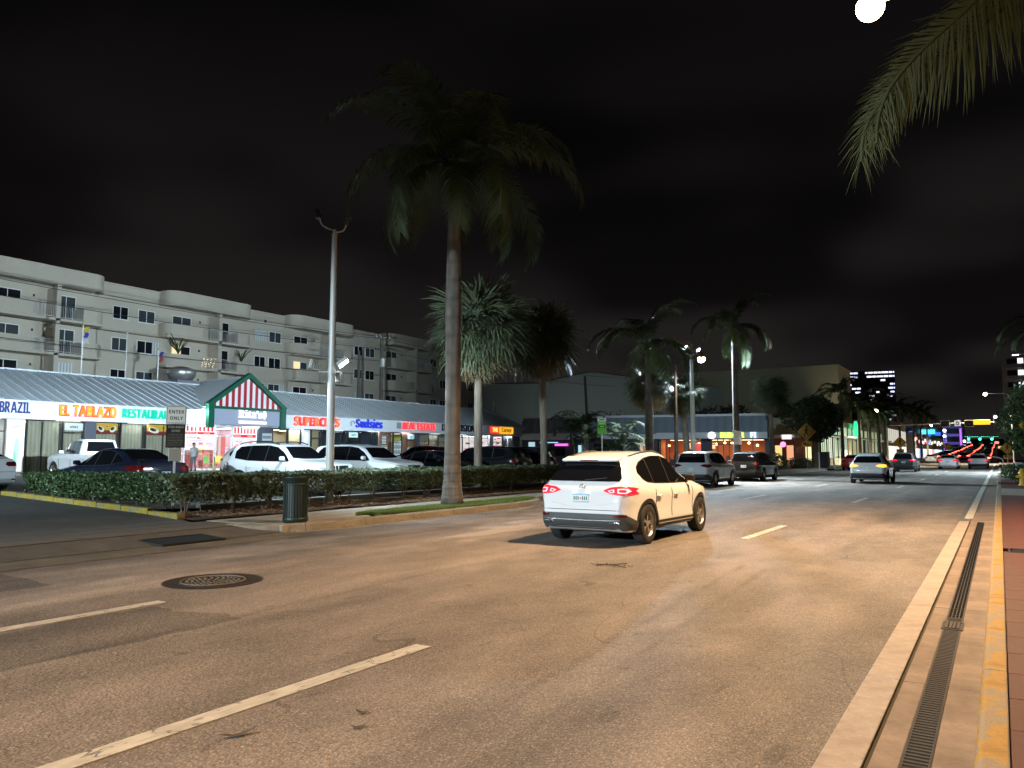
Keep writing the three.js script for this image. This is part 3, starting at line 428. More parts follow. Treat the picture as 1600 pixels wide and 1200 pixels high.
// -- 1: white lit salon window and its door at the left edge
const tWhite = ctex(256, 512, (c, w, h) => { c.fillStyle = '#f4fbfb'; c.fillRect(0, 0, w, h); c.fillStyle = '#bff0e4'; c.beginPath(); c.ellipse(150, 330, 46, 150, 0.1, 0, 7); c.fill(); c.fillStyle = '#8fdccb'; c.beginPath(); c.ellipse(140, 400, 22, 90, -0.1, 0, 7); c.fill(); c.strokeStyle = '#7a8a90'; c.lineWidth = 5; c.beginPath(); c.moveTo(60, 90); c.bezierCurveTo(80, 40, 100, 110, 115, 70); c.bezierCurveTo(130, 40, 140, 90, 155, 66); c.bezierCurveTo(170, 40, 180, 84, 200, 56); c.stroke(); });
room(-13.2, -20.4, 4, lin(0.6, 0.6, 0.6), COOL, 2.2);
bay(-15.2, -17.4, { film: printMat(tWhite, 0.9) }); bay(-17.45, -19.5, { door: true, frame: std(lin(0.10, 0.05, 0.03), 0.5) }); bay(-19.55, -20.42, { film: printMat(tWhite, 1.15), frame: M_.white });
// -- 2: restaurant: tan blinds, door with a lit number over it, pictures of dishes across the tops
const tNum = ctex(128, 64, (c) => { c.fillStyle = '#d8f4fb'; c.fillRect(0, 0, 128, 64); c.fillStyle = '#123'; c.font = 'bold 26px sans-serif'; c.fillText('6982', 36, 42); });
const tFood = ctex(512, 128, (c) => { c.fillStyle = '#a08028'; c.fillRect(0, 0, 512, 84); c.fillStyle = '#5a1712'; c.fillRect(0, 84, 512, 44); for (const [x, s, a] of [[110, 1, 0.2], [400, 1, -0.2]]) { c.fillStyle = '#b9b3a4'; c.beginPath(); c.ellipse(x, 70, 78, 34, a, 0, 7); c.fill(); c.fillStyle = '#2a160c'; c.beginPath(); c.ellipse(x - 12, 62, 50, 20, a, 0, 7); c.fill(); c.fillStyle = '#6f7a22'; c.beginPath(); c.ellipse(x + 26, 56, 18, 9, 0.4, 0, 7); c.fill(); } c.fillStyle = '#b58f1e'; c.fillRect(215, 20, 80, 40); c.fillStyle = '#6d1410'; c.fillRect(228, 32, 54, 12); });
room(-20.5, -29.6, 3, lin(0.28, 0.26, 0.22), WARM, 0.28);
bay(-20.5, -22.3, { back: M_.blind, mullions: [0.55] }); bay(-22.35, -23.5, { door: true, plate: printMat(tNum, 0.9), back: M_.blind });
M('pier', uvm(B(0.3, 2.9, 0.6, SX, FL + 1.45, -23.82)), M_.slate, strip);
bay(-24.12, -25.5, { back: M_.blind, film: paperMat(tFood), filmH: 0.62, filmY: 2.48 }); bay(-25.6, -27.1, { back: M_.blind }); bay(-27.15, -29.5, { back: M_.blind, film: paperMat(tFood), filmH: 0.62, filmY: 2.48, mullions: [0.5] });
// -- 3: ice shop under the striped gable: striped valance, red band, posters, all strongly lit
const tIce = (s) => ctex(512, 512, (c, w) => {
  c.fillStyle = '#fff2f5'; c.fillRect(0, 0, w, 512); for (let i = 0; i < 7; i++) { c.fillStyle = '#d3172c'; c.fillRect(22 + i * 72, 0, 34, 92); c.beginPath(); c.ellipse(39 + i * 72, 92, 17, 17, 0, 0, 7); c.fill(); }
  c.fillStyle = '#e4122f'; c.fillRect(0, 128, w, 46); c.fillStyle = '#fff'; c.font = 'bold 26px sans-serif'; c.fillText('ITALIAN ICE', 24, 160); c.fillText('CUSTARD', 320, 160);
  const r = rng(s); for (let i = 0; i < 16; i++) { c.fillStyle = ['#ffc2d0', '#e8d5ff', '#ff8f98', '#fff', '#f7e9b0', '#cfe6ff'][Math.floor(r() * 6)]; c.fillRect(r() * 430, 190 + r() * 280, 40 + r() * 90, 16 + r() * 50); }
  c.strokeStyle = '#b37be0'; c.lineWidth = 9; c.beginPath(); c.moveTo(60, 300); c.quadraticCurveTo(240, 330, 330, 290); c.stroke(); c.strokeStyle = '#e0283e'; c.lineWidth = 10; c.beginPath(); c.moveTo(40, 260); c.bezierCurveTo(90, 200, 130, 300, 190, 230); c.stroke();
});
room(-29.75, -35.35, 3.6, lin(0.75, 0.55, 0.58), PINK, 4.2);
bay(-29.75, -32.0, { frame: M_.white, film: printMat(tIce(3), 1.15), filmH: 1.5, filmY: 2.05, mullions: [0.6] }); bay(-32.03, -33.3, { door: true, frame: M_.white }); bay(-33.33, -35.3, { frame: M_.white, film: printMat(tIce(8), 1.2), filmH: 2.0, filmY: 1.82 });
{ // counter and freezers seen through the glass
  const g = grp('ice_counter', strip, [SX - 2.2, FL, -32.6]); M('counter_front', RB(0.5, 1.0, 4.6, 0.03, 0, 0.5, 0), std(lin(0.7, 0.25, 0.25), 0.5), g); for (let k = 0; k < 4; k++) M('freezer', RB(0.6, 0.5, 0.9, 0.04, -0.1, 1.25, -1.6 + k * 1.05), std(lin(...[[0.7, 0.6, 0.8], [0.8, 0.4, 0.3], [0.8, 0.7, 0.4], [0.8, 0.8, 0.85]][k]), 0.4), g);
  M('door_poster_sign', B(0.02, 1.6, 0.6, 2.15, 1.5, 0.05), printMat(ctex(64, 128, (c) => { c.fillStyle = '#ff8a86'; c.fillRect(0, 0, 64, 128); c.fillStyle = '#ffe1dc'; c.fillRect(6, 10, 20, 100); }), 1.0), g);
}
// -- 4: hairdresser
room(-35.4, -41.2, 4, lin(0.62, 0.5, 0.32), WARM, 1.9);
M('wall_panel', uvm(B(0.2, 2.9, 1.25, SX, FL + 1.45, -35.98)), M_.slate, strip);
M('hours_board_sign', B(0.03, 0.5, 0.8, SX + 0.13, FL + 2.2, -36.1), paperMat(ctex(128, 64, (c) => { c.fillStyle = '#aeb6ba'; c.fillRect(0, 0, 128, 64); c.fillStyle = '#333'; for (let i = 0; i < 8; i++) c.fillRect(6 + i * 15, 20, 9, 26); })), strip);
bay(-36.65, -38.0, {}); bay(-38.05, -39.2, { film: paperMat(ctex(128, 256, (c) => { c.fillStyle = '#9db4c8'; c.fillRect(0, 0, 128, 40); c.fillStyle = '#d9c796'; c.fillRect(0, 40, 128, 216); })), filmH: 0.9, filmY: 2.3 });
bay(-39.25, -40.2, { film: paperMat(ctex(128, 256, (c) => { c.fillStyle = '#c8ccd0'; c.fillRect(0, 0, 128, 256); c.fillStyle = '#2c47b0'; c.beginPath(); c.ellipse(60, 180, 52, 70, 0, 0, 7); c.fill(); c.fillStyle = '#e9e4da'; c.beginPath(); c.ellipse(70, 60, 30, 50, 0.4, 0, 7); c.fill(); })) }); bay(-40.25, -41.2, { door: true, back: std(lin(0.36, 0.24, 0.13), 0.7), backName: 'curtain' });
// -- 5: dry cleaner, dim
room(-41.25, -47.6, 3, lin(0.06, 0.07, 0.10), COOL, 0.22);
bay(-41.3, -42.6, {}); bay(-42.65, -44.0, { mullions: [0.5] }); bay(-44.05, -45.2, { door: true, plate: paperMat(tNum) }); bay(-45.25, -46.7, { film: paperMat(ctex(128, 128, (c) => { c.fillStyle = '#0d1a3c'; c.fillRect(0, 0, 128, 128); c.fillStyle = '#2750b8'; c.fillRect(10, 70, 108, 58); })), filmH: 1.4, filmY: 0.9 }); bay(-46.75, -47.5, {});
// -- 6: estate agent: brick piers, listings in the windows
const brickMat = [0, 1, 2].map((k) => std(lin(0.24 + 0.04 * k, 0.095 + 0.015 * k, 0.06 + 0.01 * k), 0.9));
{
  const bg = B(0.1, 0.095, 0.26), pier = (z0, z1) => { const g = grp('brick_pier', strip, [SX, FL, 0]); M('mortar_core', B(0.26, 2.9, z0 - z1, -0.04, 1.45, (z0 + z1) / 2), std(lin(0.3, 0.27, 0.24), 1), g); const n = Math.round((z0 - z1) / 0.275); for (let r = 0; r < 26; r++) for (let k = 0; k < n; k++) { const m = M('brick', bg, brickMat[(r * 5 + k * 7 + r * k) % 3], g); m.position.set(0.065, 0.08 + r * 0.11, z1 + (k + 0.5) * (z0 - z1) / n); } };
  pier(-47.55, -48.7); pier(-50.5, -51.1);
  room(-48.7, -57, 3.5, lin(0.5, 0.42, 0.3), WARM, 0.75);
  const tList = ctex(256, 256, (c) => { c.fillStyle = '#777'; c.fillRect(0, 0, 256, 256); for (let i = 0; i < 3; i++) for (let j = 0; j < 3; j++) { c.fillStyle = '#e8eef2'; c.fillRect(8 + i * 84, 8 + j * 84, 70, 72); c.fillStyle = ['#7fa5c0', '#b0a080', '#8aa58a'][(i + j) % 3]; c.fillRect(14 + i * 84, 14 + j * 84, 58, 34); } });
  bay(-48.72, -49.4, { frame: std(lin(0.10, 0.05, 0.03), 0.5), back: std(lin(0.2, 0.09, 0.05), 0.8) }); bay(-49.42, -50.5, { film: paperMat(tList), filmH: 1.3, filmY: 1.5 });
  M('poster_sign', B(0.02, 0.7, 0.5, SX + 0.16, FL + 2.2, -48.1), paperMat(tList), strip); M('poster_sign', B(0.02, 0.9, 0.8, SX + 0.16, FL + 1.3, -48.1), paperMat(tList), strip);
  bay(-51.15, -52.2, { door: true, plate: paperMat(tNum), frame: std(lin(0.10, 0.05, 0.03), 0.5), film: paperMat(tList), filmH: 0.6, filmY: 1.3 });
  M('pier', uvm(B(0.3, 2.9, 0.5, SX, FL + 1.45, -52.5)), M_.slate, strip);
  bay(-52.8, -56.9, { back: M_.blind, mullions: [0.33, 0.66] });
}
// -- 7, 8: the two shops at the far end
const tSale = (s) => ctex(256, 256, (c) => { const r = rng(s); c.fillStyle = '#fff4f2'; c.fillRect(0, 0, 256, 256); for (let i = 0; i < 9; i++) { c.fillStyle = ['#f2777f', '#ffd9d4', '#ef4b56', '#fff', '#d8e6ee', '#443'][Math.floor(r() * 6)]; c.fillRect(r() * 190, r() * 220, 30 + r() * 60, 14 + r() * 44); } });
room(-57, -69.2, 3.5, lin(0.6, 0.5, 0.5), COOL, 1.7);
bay(-57, -59.2, { film: printMat(tSale(2), 0.75), filmH: 1.5, filmY: 1.8, mullions: [0.5] }); bay(-59.25, -61.4, { film: printMat(tSale(5), 0.75), filmH: 1.4, filmY: 1.9, mullions: [0.5] }); bay(-61.45, -63.6, { film: printMat(tSale(9), 0.8), filmH: 1.3, filmY: 1.9 });
M('pier', uvm(B(0.3, 2.9, 0.7, SX, FL + 1.45, -64)), M_.fascia, strip); bay(-64.4, -66.1, { door: true, frame: M_.white, film: printMat(tSale(14), 0.8), filmH: 0.8, filmY: 2.3 }); bay(-66.15, -67, { solid: M_.slate }); M('pier', uvm(B(0.3, 2.9, 0.8, SX, FL + 1.45, -67.5)), M_.fascia, strip); M('pier', uvm(B(0.3, 2.9, 1.2, SX, FL + 1.45, -68.8)), M_.slate, strip);
// ---------- the striped gable over the ice shop
{
  const g = thing('gable_front', 'red and white striped gable with green frame over the ice shop', 'gable', [SX + 0.75, 0, -33.95], 0);
  const W = 2.95, y0 = 4.55, pk = 6.65, b0 = 3.42;
  M('signboard', B(0.14, 1.05, 2 * W - 0.5, -0.1, b0 + 0.53, 0), std(lin(0.30, 0.325, 0.42), 0.7, { bumpMap: rep(soft, 0.6), bumpScale: 0.002 }), g);
  M('backing', new THREE.ExtrudeGeometry(new THREE.Shape([[-W + 0.1, y0], [W - 0.1, y0], [0, pk - 0.05]].map((p) => new THREE.Vector2(...p))), { depth: 0.06, bevelEnabled: false }).rotateY(Math.PI / 2).translate(-0.16, 0, 0), std(lin(0.3, 0.3, 0.3), 0.9), g);
  const n = 23, sw = (2 * W - 0.5) / n;
  for (let i = 0; i < n; i++) { const a = -W + 0.25 + i * sw, b = a + sw * 0.97, hy = (x) => y0 + (pk - y0 - 0.1) * (1 - Math.abs(x) / W); M('stripe_board', new THREE.ExtrudeGeometry(new THREE.Shape([[a, y0 + 0.02], [b, y0 + 0.02], [b, hy(b)], [(a + b) / 2, hy((a + b) / 2)], [a, hy(a)]].map((p) => new THREE.Vector2(...p))), { depth: 0.04, bevelEnabled: false }).rotateY(Math.PI / 2).translate(-0.08, 0, 0), i % 2 ? M_.whitep : M_.redp, g); }
  M('tie_beam', B(0.22, 0.17, 2 * W - 0.44, 0, y0 - 0.03, 0), M_.green, g);
  for (const s of [-1, 1]) { M('post', B(0.3, 1.62, 0.42, 0, b0 + 0.6, s * (W - 0.03)), M_.green, g); const L = Math.hypot(W + 0.25, pk - y0 + 0.1); M('rafter', B(s > 0 ? 0.34 : 0.348, 0.26, L, 0, (y0 + pk) / 2 + 0.12, s * (W + 0.12) / 2, s * Math.atan2(pk - y0 + 0.1, W + 0.25)), M_.green, g); }
  // little roof running back from the gable into the main slope
  for (const s of [-1, 1]) M('side_roof', B(4.2, 0.05, Math.hypot(W, pk - y0) + 0.1, -2.3, (y0 + pk) / 2 + 0.02, s * W / 2, s * Math.atan2(pk - y0, W)), M_.roofMetal, g);
}
// ---------- shop lettering (faces the car park)
function sign(name, label, parts, pos, ry = Math.PI / 2, group = 'shop signs') { const t = thing(name, label, 'sign', pos, ry, group); for (const [n, geo, mat] of parts) M(n, geo, mat, t); return t; }
const chars = (text, size, depth, mat, font, sq, side, gap = 0.06) => { // each letter is a mesh of its own
  const out = []; let x = 0; for (const ch of text) { if (ch === ' ') { x += size * 0.45; continue; } const g = new TextGeometry(ch, { font: font ?? fSans, size, depth, curveSegments: 4, bevelEnabled: false }); g.computeBoundingBox(); const w = g.boundingBox.max.x - g.boundingBox.min.x; g.translate(-g.boundingBox.min.x, 0, 0).scale(sq ?? 1, 1, 1).translate(x, 0, 0); out.push(['sign_letter', g, Array.isArray(mat) ? mat[out.length % mat.length] : mat]); x += (w + gap) * (sq ?? 1); }
  for (const o of out) { o[1].translate(-x / 2, 0, 0); if (side) o[1].scale(side / x, 1, 1); } return out; };
const chan = (text, size, w, back, face) => [...chars(text, size, 0.1, face, fSans, 1, w), ...chars(text, size, 0.1, face, fSans, 1, w).map(([n, g]) => { const c = g.clone(); c.computeBoundingBox(); const b = c.boundingBox, cx = (b.min.x + b.max.x) / 2, cy = (b.min.y + b.max.y) / 2; return ['letter_return', c.translate(-cx, -cy, 0).scale(1.22, 1.12, 1).translate(cx, cy, -0.07), back]; })];
const FX = SX + 0.505;
sign('shop_sign', 'dark blue BRAZIL lettering at the left edge', chars('BRAZIL', 0.58, 0.06, std(lin(0.015, 0.02, 0.16), 0.5), fSans, 1, 1.5), [FX, 3.63, -19.68]);
const REDY = glow(1, 0.32, 0.03, 3.2), REDL = glow(1, 0.03, 0.03, 2.6);
{ const t = sign('shop_sign', 'glowing red and orange EL TABLAZO channel letters', chan('EL TABLAZO', 0.54, 3.15, glow(1, 0.015, 0.02, 1.3, [0.3, 0.01, 0.01]), [glow(1, 0.30, 0.02, 1.6, [0.3, 0.1, 0.01]), glow(1, 0.12, 0.01, 1.6, [0.3, 0.1, 0.01])]), [FX + 0.02, 3.62, -23.45]); M('sign_tube', B(3.1, 0.03, 0.03, 0, -0.05, 0.05), REDL, t); }
sign('shop_sign', 'glowing turquoise RESTAURANT channel letters', chars('RESTAURANT', 0.52, 0.12, glow(0.0, 0.62, 0.42, 0.85, [0.01, 0.2, 0.15]), fSans, 1, 3.3), [FX + 0.02, 3.62, -27.0]);
{ const t = sign('shop_sign', 'white glowing Rita\'s sign on a white bar below the gable', [...chars('Rita\'s', 0.5, 0.1, glow(1, 1, 1, 1.15), fSerif, 1, 1.95, 0.04), ['sign_bar', RB(2.3, 0.22, 0.12, 0.05, 0.2, -0.3, 0.04), glow(1, 0.86, 0.9, 1.0)], ['sign_emblem', new THREE.SphereGeometry(0.26, 16, 12).scale(0.62, 1.15, 0.25).translate(1.15, 0.24, 0.05), glow(1, 1, 1, 1.15)]], [SX + 0.73, 3.93, -34.15]); }
{ const t = sign('shop_sign', 'glowing red SUPERCUTS channel letters beside the floodlight pole', chan('SUPERCUTS', 0.58, 4.5, glow(1, 0.012, 0.02, 1.2, [0.3, 0.01, 0.01]), [glow(1, 0.14, 0.05, 1.5, [0.3, 0.05, 0.01]), glow(1, 0.03, 0.03, 1.5, [0.3, 0.02, 0.01])]), [FX + 0.02, 3.6, -40.4]); }
sign('shop_sign', 'glowing blue Sudsies lettering', [...chars('Sudsies', 0.66, 0.12, glow(0.01, 0.03, 0.7, 0.8, [0.02, 0.03, 0.2]), fSerif, 1.0, 3.1), ['sign_swirl', new THREE.TorusGeometry(0.2, 0.04, 6, 16, 4).translate(-1.9, 0.28, 0.05), std(lin(0.3, 0.3, 0.28), 0.6)]], [FX + 0.02, 3.6, -45.9]);
sign('shop_sign', 'glowing red REAL ESTATE channel letters', [...chars('REAL ESTATE', 0.58, 0.12, glow(1, 0.05, 0.06, 1.2, [0.3, 0.02, 0.02]), fSans, 1, 4.5), ['sign_badge', B(0.5, 0.5, 0.06, -2.7, 0.28, 0.03), std(lin(0.25, 0.27, 0.26), 0.6)]], [FX + 0.02, 3.62, -52.2]);
sign('shop_sign', 'unlit black letters half hidden by the royal palm trunk', chars('DIVA VISION', 0.62, 0.08, std(lin(0.01, 0.011, 0.02), 0.5), fSans, 1, 5.2), [FX, 3.62, -58.0]);
sign('shop_sign', 'red and yellow lit sign at the far end of the strip', [['sign_box', RB(1.5, 0.66, 0.2, 0.03, -1.25, 0.28, 0.05), glow(1, 0.05, 0.02, 0.9)], ['sign_box', RB(2.6, 0.66, 0.2, 0.03, 0.85, 0.28, 0.05), glow(1, 0.48, 0.02, 1.1)], ...chars('THE', 0.42, 0.02, glow(1, 0.5, 0.1, 2.4)).map(([n, g, m]) => [n, g.translate(-1.25, 0.1, 0.16), m]), ...chars('Corner', 0.42, 0.02, std(lin(0.4, 0.06, 0.0), 0.6)).map(([n, g, m]) => [n, g.translate(0.85, 0.1, 0.16), m])], [FX, 3.62, -65.2]);
{ const t = thing('globe_lamp', 'small round white wall lamp beside the turquoise lettering', 'lamp', [FX + 0.25, 4.2, -30.5]); M('lamp_globe', new THREE.SphereGeometry(0.16, 16, 12), glow(1, 1, 0.98, 9), t); M('lamp_bracket', bar([-0.2, -0.1, 0], [0, -0.05, 0], 0.025), M_.white, t); const p = new THREE.PointLight(0xffffff, 5, 0, 2); p.castShadow = true; t.add(p); }
// ---------- things on the strip's roof
{
  const t = thing('exhaust_fan', 'round galvanised exhaust fan on the strip roof', 'roof fan', [-50, 5.9, -34.2]); M('curb', B(1.9, 1.4, 1.9, 0, 0.2, 0), std(lin(0.16, 0.17, 0.2), 0.6, { metalness: 0.3 }), t);
  M('housing', new THREE.LatheGeometry([[0, 1.95], [0.45, 1.93], [0.72, 1.8], [0.98, 1.72], [1.0, 1.5], [0.96, 1.3], [0.7, 0.9], [0, 0.9]].map((p) => new THREE.Vector2(...p)), 28), std(lin(0.6, 0.6, 0.6), 0.3, { metalness: 0.8 }), t);
  const flag = (z, H, lab, cs) => { const f = thing('flagpole', lab, 'flag', [-48.4, 6.4, z]); M('pole', CY(0.03, 0.045, H, 0, H / 2, 0, 8), M_.white, f); M('finial', new THREE.SphereGeometry(0.09, 8, 6).translate(0, H, 0), std(lin(0.5, 0.4, 0.1), 0.4), f);
    cs.forEach((c, i) => { const g = new THREE.PlaneGeometry(0.55, 0.36, 8, 6), p = g.attributes.position; for (let k = 0; k < p.count; k++) { const y = p.getY(k); p.setXYZ(k, p.getX(k) * 0.55 + 0.2 + 0.08 * Math.sin(y * 8 + i), p.getY(k), 0.1 * Math.sin(p.getX(k) * 14 + i)); } g.computeVertexNormals(); M('flag_cloth', g.rotateY(Math.PI / 2).translate(0, H - 0.35 - i * 0.355, 0), std(c, 0.9, { side: THREE.DoubleSide }), f); }); };
  flag(-26.1, 3.3, 'flag hanging limp, yellow over blue and white, left of the roof fan', [lin(0.5, 0.38, 0.02), lin(0.03, 0.04, 0.3), lin(0.4, 0.4, 0.4)]);
  flag(-31.3, 2.3, 'dark blue flag hanging limp close to the roof fan', [lin(0.02, 0.03, 0.2), lin(0.3, 0.04, 0.04)]);
  const b = thing('bare_flagpole', 'bare flagpole between the two limp flags', 'flagpole', [-48.4, 6.4, -29]); M('pole', CY(0.03, 0.045, 3.1, 0, 1.55, 0, 8), M_.galv, b); M('finial', new THREE.SphereGeometry(0.07, 8, 6).translate(0, 3.1, 0), M_.galv, b);
  const v = thing('vent_pipe', 'short white vent pipe behind the far end of the strip roof', 'pipe', [-48.6, 6, -73.2]); M('pipe', CY(0.12, 0.12, 1.8, 0, 0.6, 0, 12), M_.white, v); M('cap', CY(0.17, 0.17, 0.1, 0, 1.52, 0, 12), M_.white, v);
}
// =====================================================  RESTAURANT WING (set at an angle beyond the strip)
{
  const t = thing('restaurant_wing', 'angled grey wing with metal mansard and green lit burger restaurant', 'building', [-42.9, 0.38, -69.9], 0.235);
  const L = 24.9, D = 14, fy = 2.62;
  M('wall', uvm(MG([B(L, 4.6, 0.2, L / 2, 2.3, -D), B(0.2, 4.6, D - 0.2, 0.1, 2.3, -D / 2), B(14.3, 2.6, 0.2, 7.2, 1.3, -0.15)])), M_.slate, t); M('flat_roof', B(L - 0.3, 0.1, D - 1, L / 2, 4.66, -D / 2 - 0.4), M_.stucco, t); M('floor_slab', B(L, 0.2, D, L / 2, -0.1, -D / 2), std(lin(0.25, 0.22, 0.2), 0.5), t);
  M('fascia', MG([B(5.4, 0.66, 0.3, 2.7, fy + 0.33, 0.55), B(10.6, 0.6, 0.3, 19.5, fy + 0.33, 0.35), B(8.6, 0.5, 0.2, 9.8, fy + 0.3, 0.1)]), std(lin(0.6, 0.63, 0.67), 0.8), t);
  M('cornice', B(L + 0.1, 0.22, 0.5, L / 2, 4.98, -0.75), std(lin(0.6, 0.62, 0.64), 0.7), t); M('soffit', B(L, 0.06, 0.9, L / 2, fy - 0.03, -0.05), M_.slate, t);
  const a = Math.atan2(1.6, 1.0), sl = 1.95, sh = uvm(MG([B(0.40, 0.02, sl), B(0.035, 0.06, sl, -0.2, 0.03, 0)])), mm = [std(lin(0.19, 0.23, 0.28), 0.5), std(lin(0.22, 0.26, 0.31), 0.5)]; const roof = grp('mansard_roof', t);
  for (let k = 0; k < 60; k++) { const m = M('roof_sheet', sh, mm[k % 2], roof); m.position.set(0.3 + k * 0.412, fy + 1.45, k > 34 ? -0.1 : k < 13 ? 0.1 : -0.2); m.rotation.x = a; }
  M('bay_box', B(1.3, 1.0, 0.4, 10.5, fy + 0.75, 0.1), std(lin(0.5, 0.52, 0.55), 0.8), t);
  // dim shops on the left
  M('shop_window', B(2.6, 1.3, 0.05, 3.4, 1.6, -0.02), M_.darkpane, t); M('neon_window_sign', B(1.5, 0.22, 0.05, 4.4, 2.1, 0.03), glow(1, 0.1, 0.75, 2.2), t); M('poster_window_sign', B(0.5, 1.5, 0.04, 6.4, 1.3, 0.0), glow(0.5, 0.9, 1, 0.9), t); M('poster_window_sign', B(0.7, 0.6, 0.04, 1.1, 2.1, 0.0), glow(0.6, 0.9, 1, 0.7), t); M('light_tube', B(2.0, 0.06, 0.04, 3, 2.34, 0.06), glow(0.5, 0.8, 1, 1.6), t);
  M('shop_window', B(1.6, 1.4, 0.05, 8.6, 1.5, -0.02), M_.darkpane, t); M('shop_window', B(1.2, 1.2, 0.05, 11.2, 1.6, -0.02), glow(0.05, 0.09, 0.12, 1, [0.02, 0.02, 0.02]), t); M('shop_window', B(1.3, 0.9, 0.05, 13.2, 1.9, -0.02), glow(1, 0.55, 0.3, 0.9), t);
  // the burger restaurant: glass front, warm interior
  const pane = M_.pane; for (const [x0, x1, y0] of [[14.6, 15.2, 0.6], [15.5, 18.6, 0.6], [22.3, 24.6, 0.6]]) { const w = grp('shop_window', t, [(x0 + x1) / 2, 0, 0]); M('pane', B(x1 - x0, 2, 0.012, 0, 1.6, -0.1), pane, w); M('frame', MG([B(x1 - x0 + 0.1, 0.6, 0.12, 0, 0.3, -0.1), B(0.08, 2, 0.1, -(x1 - x0) / 2, 1.6, -0.1), B(0.08, 2, 0.1, (x1 - x0) / 2, 1.6, -0.1), ...(x1 - x0 > 2 ? [B(0.06, 2, 0.08, 0, 1.6, -0.1)] : [])]), M_.alu, w); }
  const dr = grp('shop_door', t, [20.7, 0, 0]); M('pane', B(2.2, 2.5, 0.012, 0, 1.3, -0.1), pane, dr); M('frame', MG([-1.1, -0.55, 0, 0.55, 1.1].map((x) => B(0.08, 2.6, 0.1, x, 1.3, -0.1)).concat([B(2.2, 0.09, 0.1, 0, 2.1, -0.1)])), M_.alu, dr); M('wall_pier', MG([B(0.9, 2.6, 0.2, 19.1, 1.3, -0.1), B(0.4, 2.6, 0.2, 22.05, 1.3, -0.1), B(0.4, 2.6, 0.2, 24.8, 1.3, -0.1)]), M_.slate, t);
  const inn = grp('restaurant_interior', t); M('inner_wall', MG([B(10.4, 2.7, 0.1, 19.7, 1.35, -6), B(0.1, 2.7, 5.8, 14.5, 1.35, -3)]), std(lin(0.45, 0.13, 0.05), 0.7), inn); M('menu_screen', B(3, 0.6, 0.06, 18, 2.0, -5.85), glow(1, 0.6, 0.3, 1.6), inn); M('counter', B(4, 1.1, 0.7, 17.6, 0.55, -4.6), std(lin(0.5, 0.3, 0.15), 0.6), inn); M('red_screen', B(1.0, 1.8, 0.1, 18.4, 1.3, -1.2), glow(1, 0.06, 0.05, 0.9), inn);
  const r = rng(3); for (let k = 0; k < 12; k++) { const x = 15 + k * 0.8, z = -1.2 - 3.6 * r(); M('pendant_lamp', new THREE.SphereGeometry(0.13, 10, 8).translate(x, 2.0 + 0.3 * r(), z), glow(1, 0.6, 0.25, 9), inn); }
  for (let k = 0; k < 6; k++) { M('dining_table', MG([RB(0.8, 0.05, 0.8, 0.02, 15.3 + k * 1.7, 0.75, -2.2), CY(0.04, 0.04, 0.72, 15.3 + k * 1.7, 0.37, -2.2, 8)]), std(lin(0.3, 0.16, 0.07), 0.6), inn); M('dining_chair', MG([RB(0.42, 0.05, 0.42, 0.02, 15.9 + k * 1.7, 0.46, -1.7), RB(0.42, 0.5, 0.05, 0.02, 15.9 + k * 1.7, 0.75, -1.48), ...[[-1, -1], [1, -1], [-1, 1], [1, 1]].map(([i, j]) => CY(0.02, 0.02, 0.45, 15.9 + k * 1.7 + i * 0.17, 0.23, -1.7 + j * 0.17, 6))]), std(lin(0.35, 0.05, 0.04), 0.5), inn); }
  for (const x of [16.5, 20, 23.2]) { const al = new THREE.RectAreaLight(lin(1, 0.62, 0.33), 7, 2.4, 2); al.position.set(x, 2.5, -3); al.rotation.x = -Math.PI / 2; inn.add(al); M('ceiling_light', B(2.4, 0.04, 2, x, 2.55, -3), glow(1, 0.7, 0.42, 3), inn); }
  // street-side end: white frame, dark panel, tall lit slots
  const e = grp('street_end', t, [L, 0, 0]); M('end_wall', B(0.25, 5.0, 9.8, -0.1, 2.5, -5.2), std(lin(0.05, 0.05, 0.055), 0.8), e); const wf = std(lin(0.55, 0.54, 0.50), 0.8);
  M('white_frame', MG([B(0.5, 0.42, 10.2, 0.12, 5.05, -5.2), B(0.5, 5.0, 2.1, 0.12, 2.5, -9.5), B(0.3, 2.7, 0.25, 0.1, 1.35, -0.25)]), wf, e); for (let k = 0; k < 4; k++) M('lit_window', B(0.06, 2.4, 0.5, 0.06, 1.4, -2.0 - k * 1.3), glow(1, 0.32, 0.14, 1.5), e);
}
{
  const c = Math.cos(0.235), s = Math.sin(0.235), at = (x, y, z) => [-42.9 + x * c + z * s, y, -69.9 - x * s + z * c];
  const LIME = glow(0.62, 1, 0.06, 2.2), W = glow(0.9, 1, 1, 2.6);
  sign('shop_sign', 'glowing green and white BURGERFI sign over the restaurant door', [['sign_disc', CY(0.33, 0.33, 0.1, -1.95, 0.24, 0.05, 24, Math.PI / 2), W], ...chars('BURGER', 0.52, 0.1, LIME, fSans, 0.86), ...chars('FI', 0.52, 0.1, glow(0.55, 0.75, 1, 2.2), fSans, 0.86).map(([n, g, m]) => [n, g.translate(1.95, 0, 0), m])], at(21.6, 3.1, 0.52), 0.235);
  sign('shop_sign', 'small green BURGERFI sign on the street end of the restaurant', [['sign_disc', CY(0.34, 0.34, 0.1, -1.9, 0.22, 0.05, 20, Math.PI / 2), W], ...chars('BURGER', 0.46, 0.1, LIME, fSans, 0.8)], at(25.05, 3.6, -4.6), 0.235 + Math.PI / 2);
}
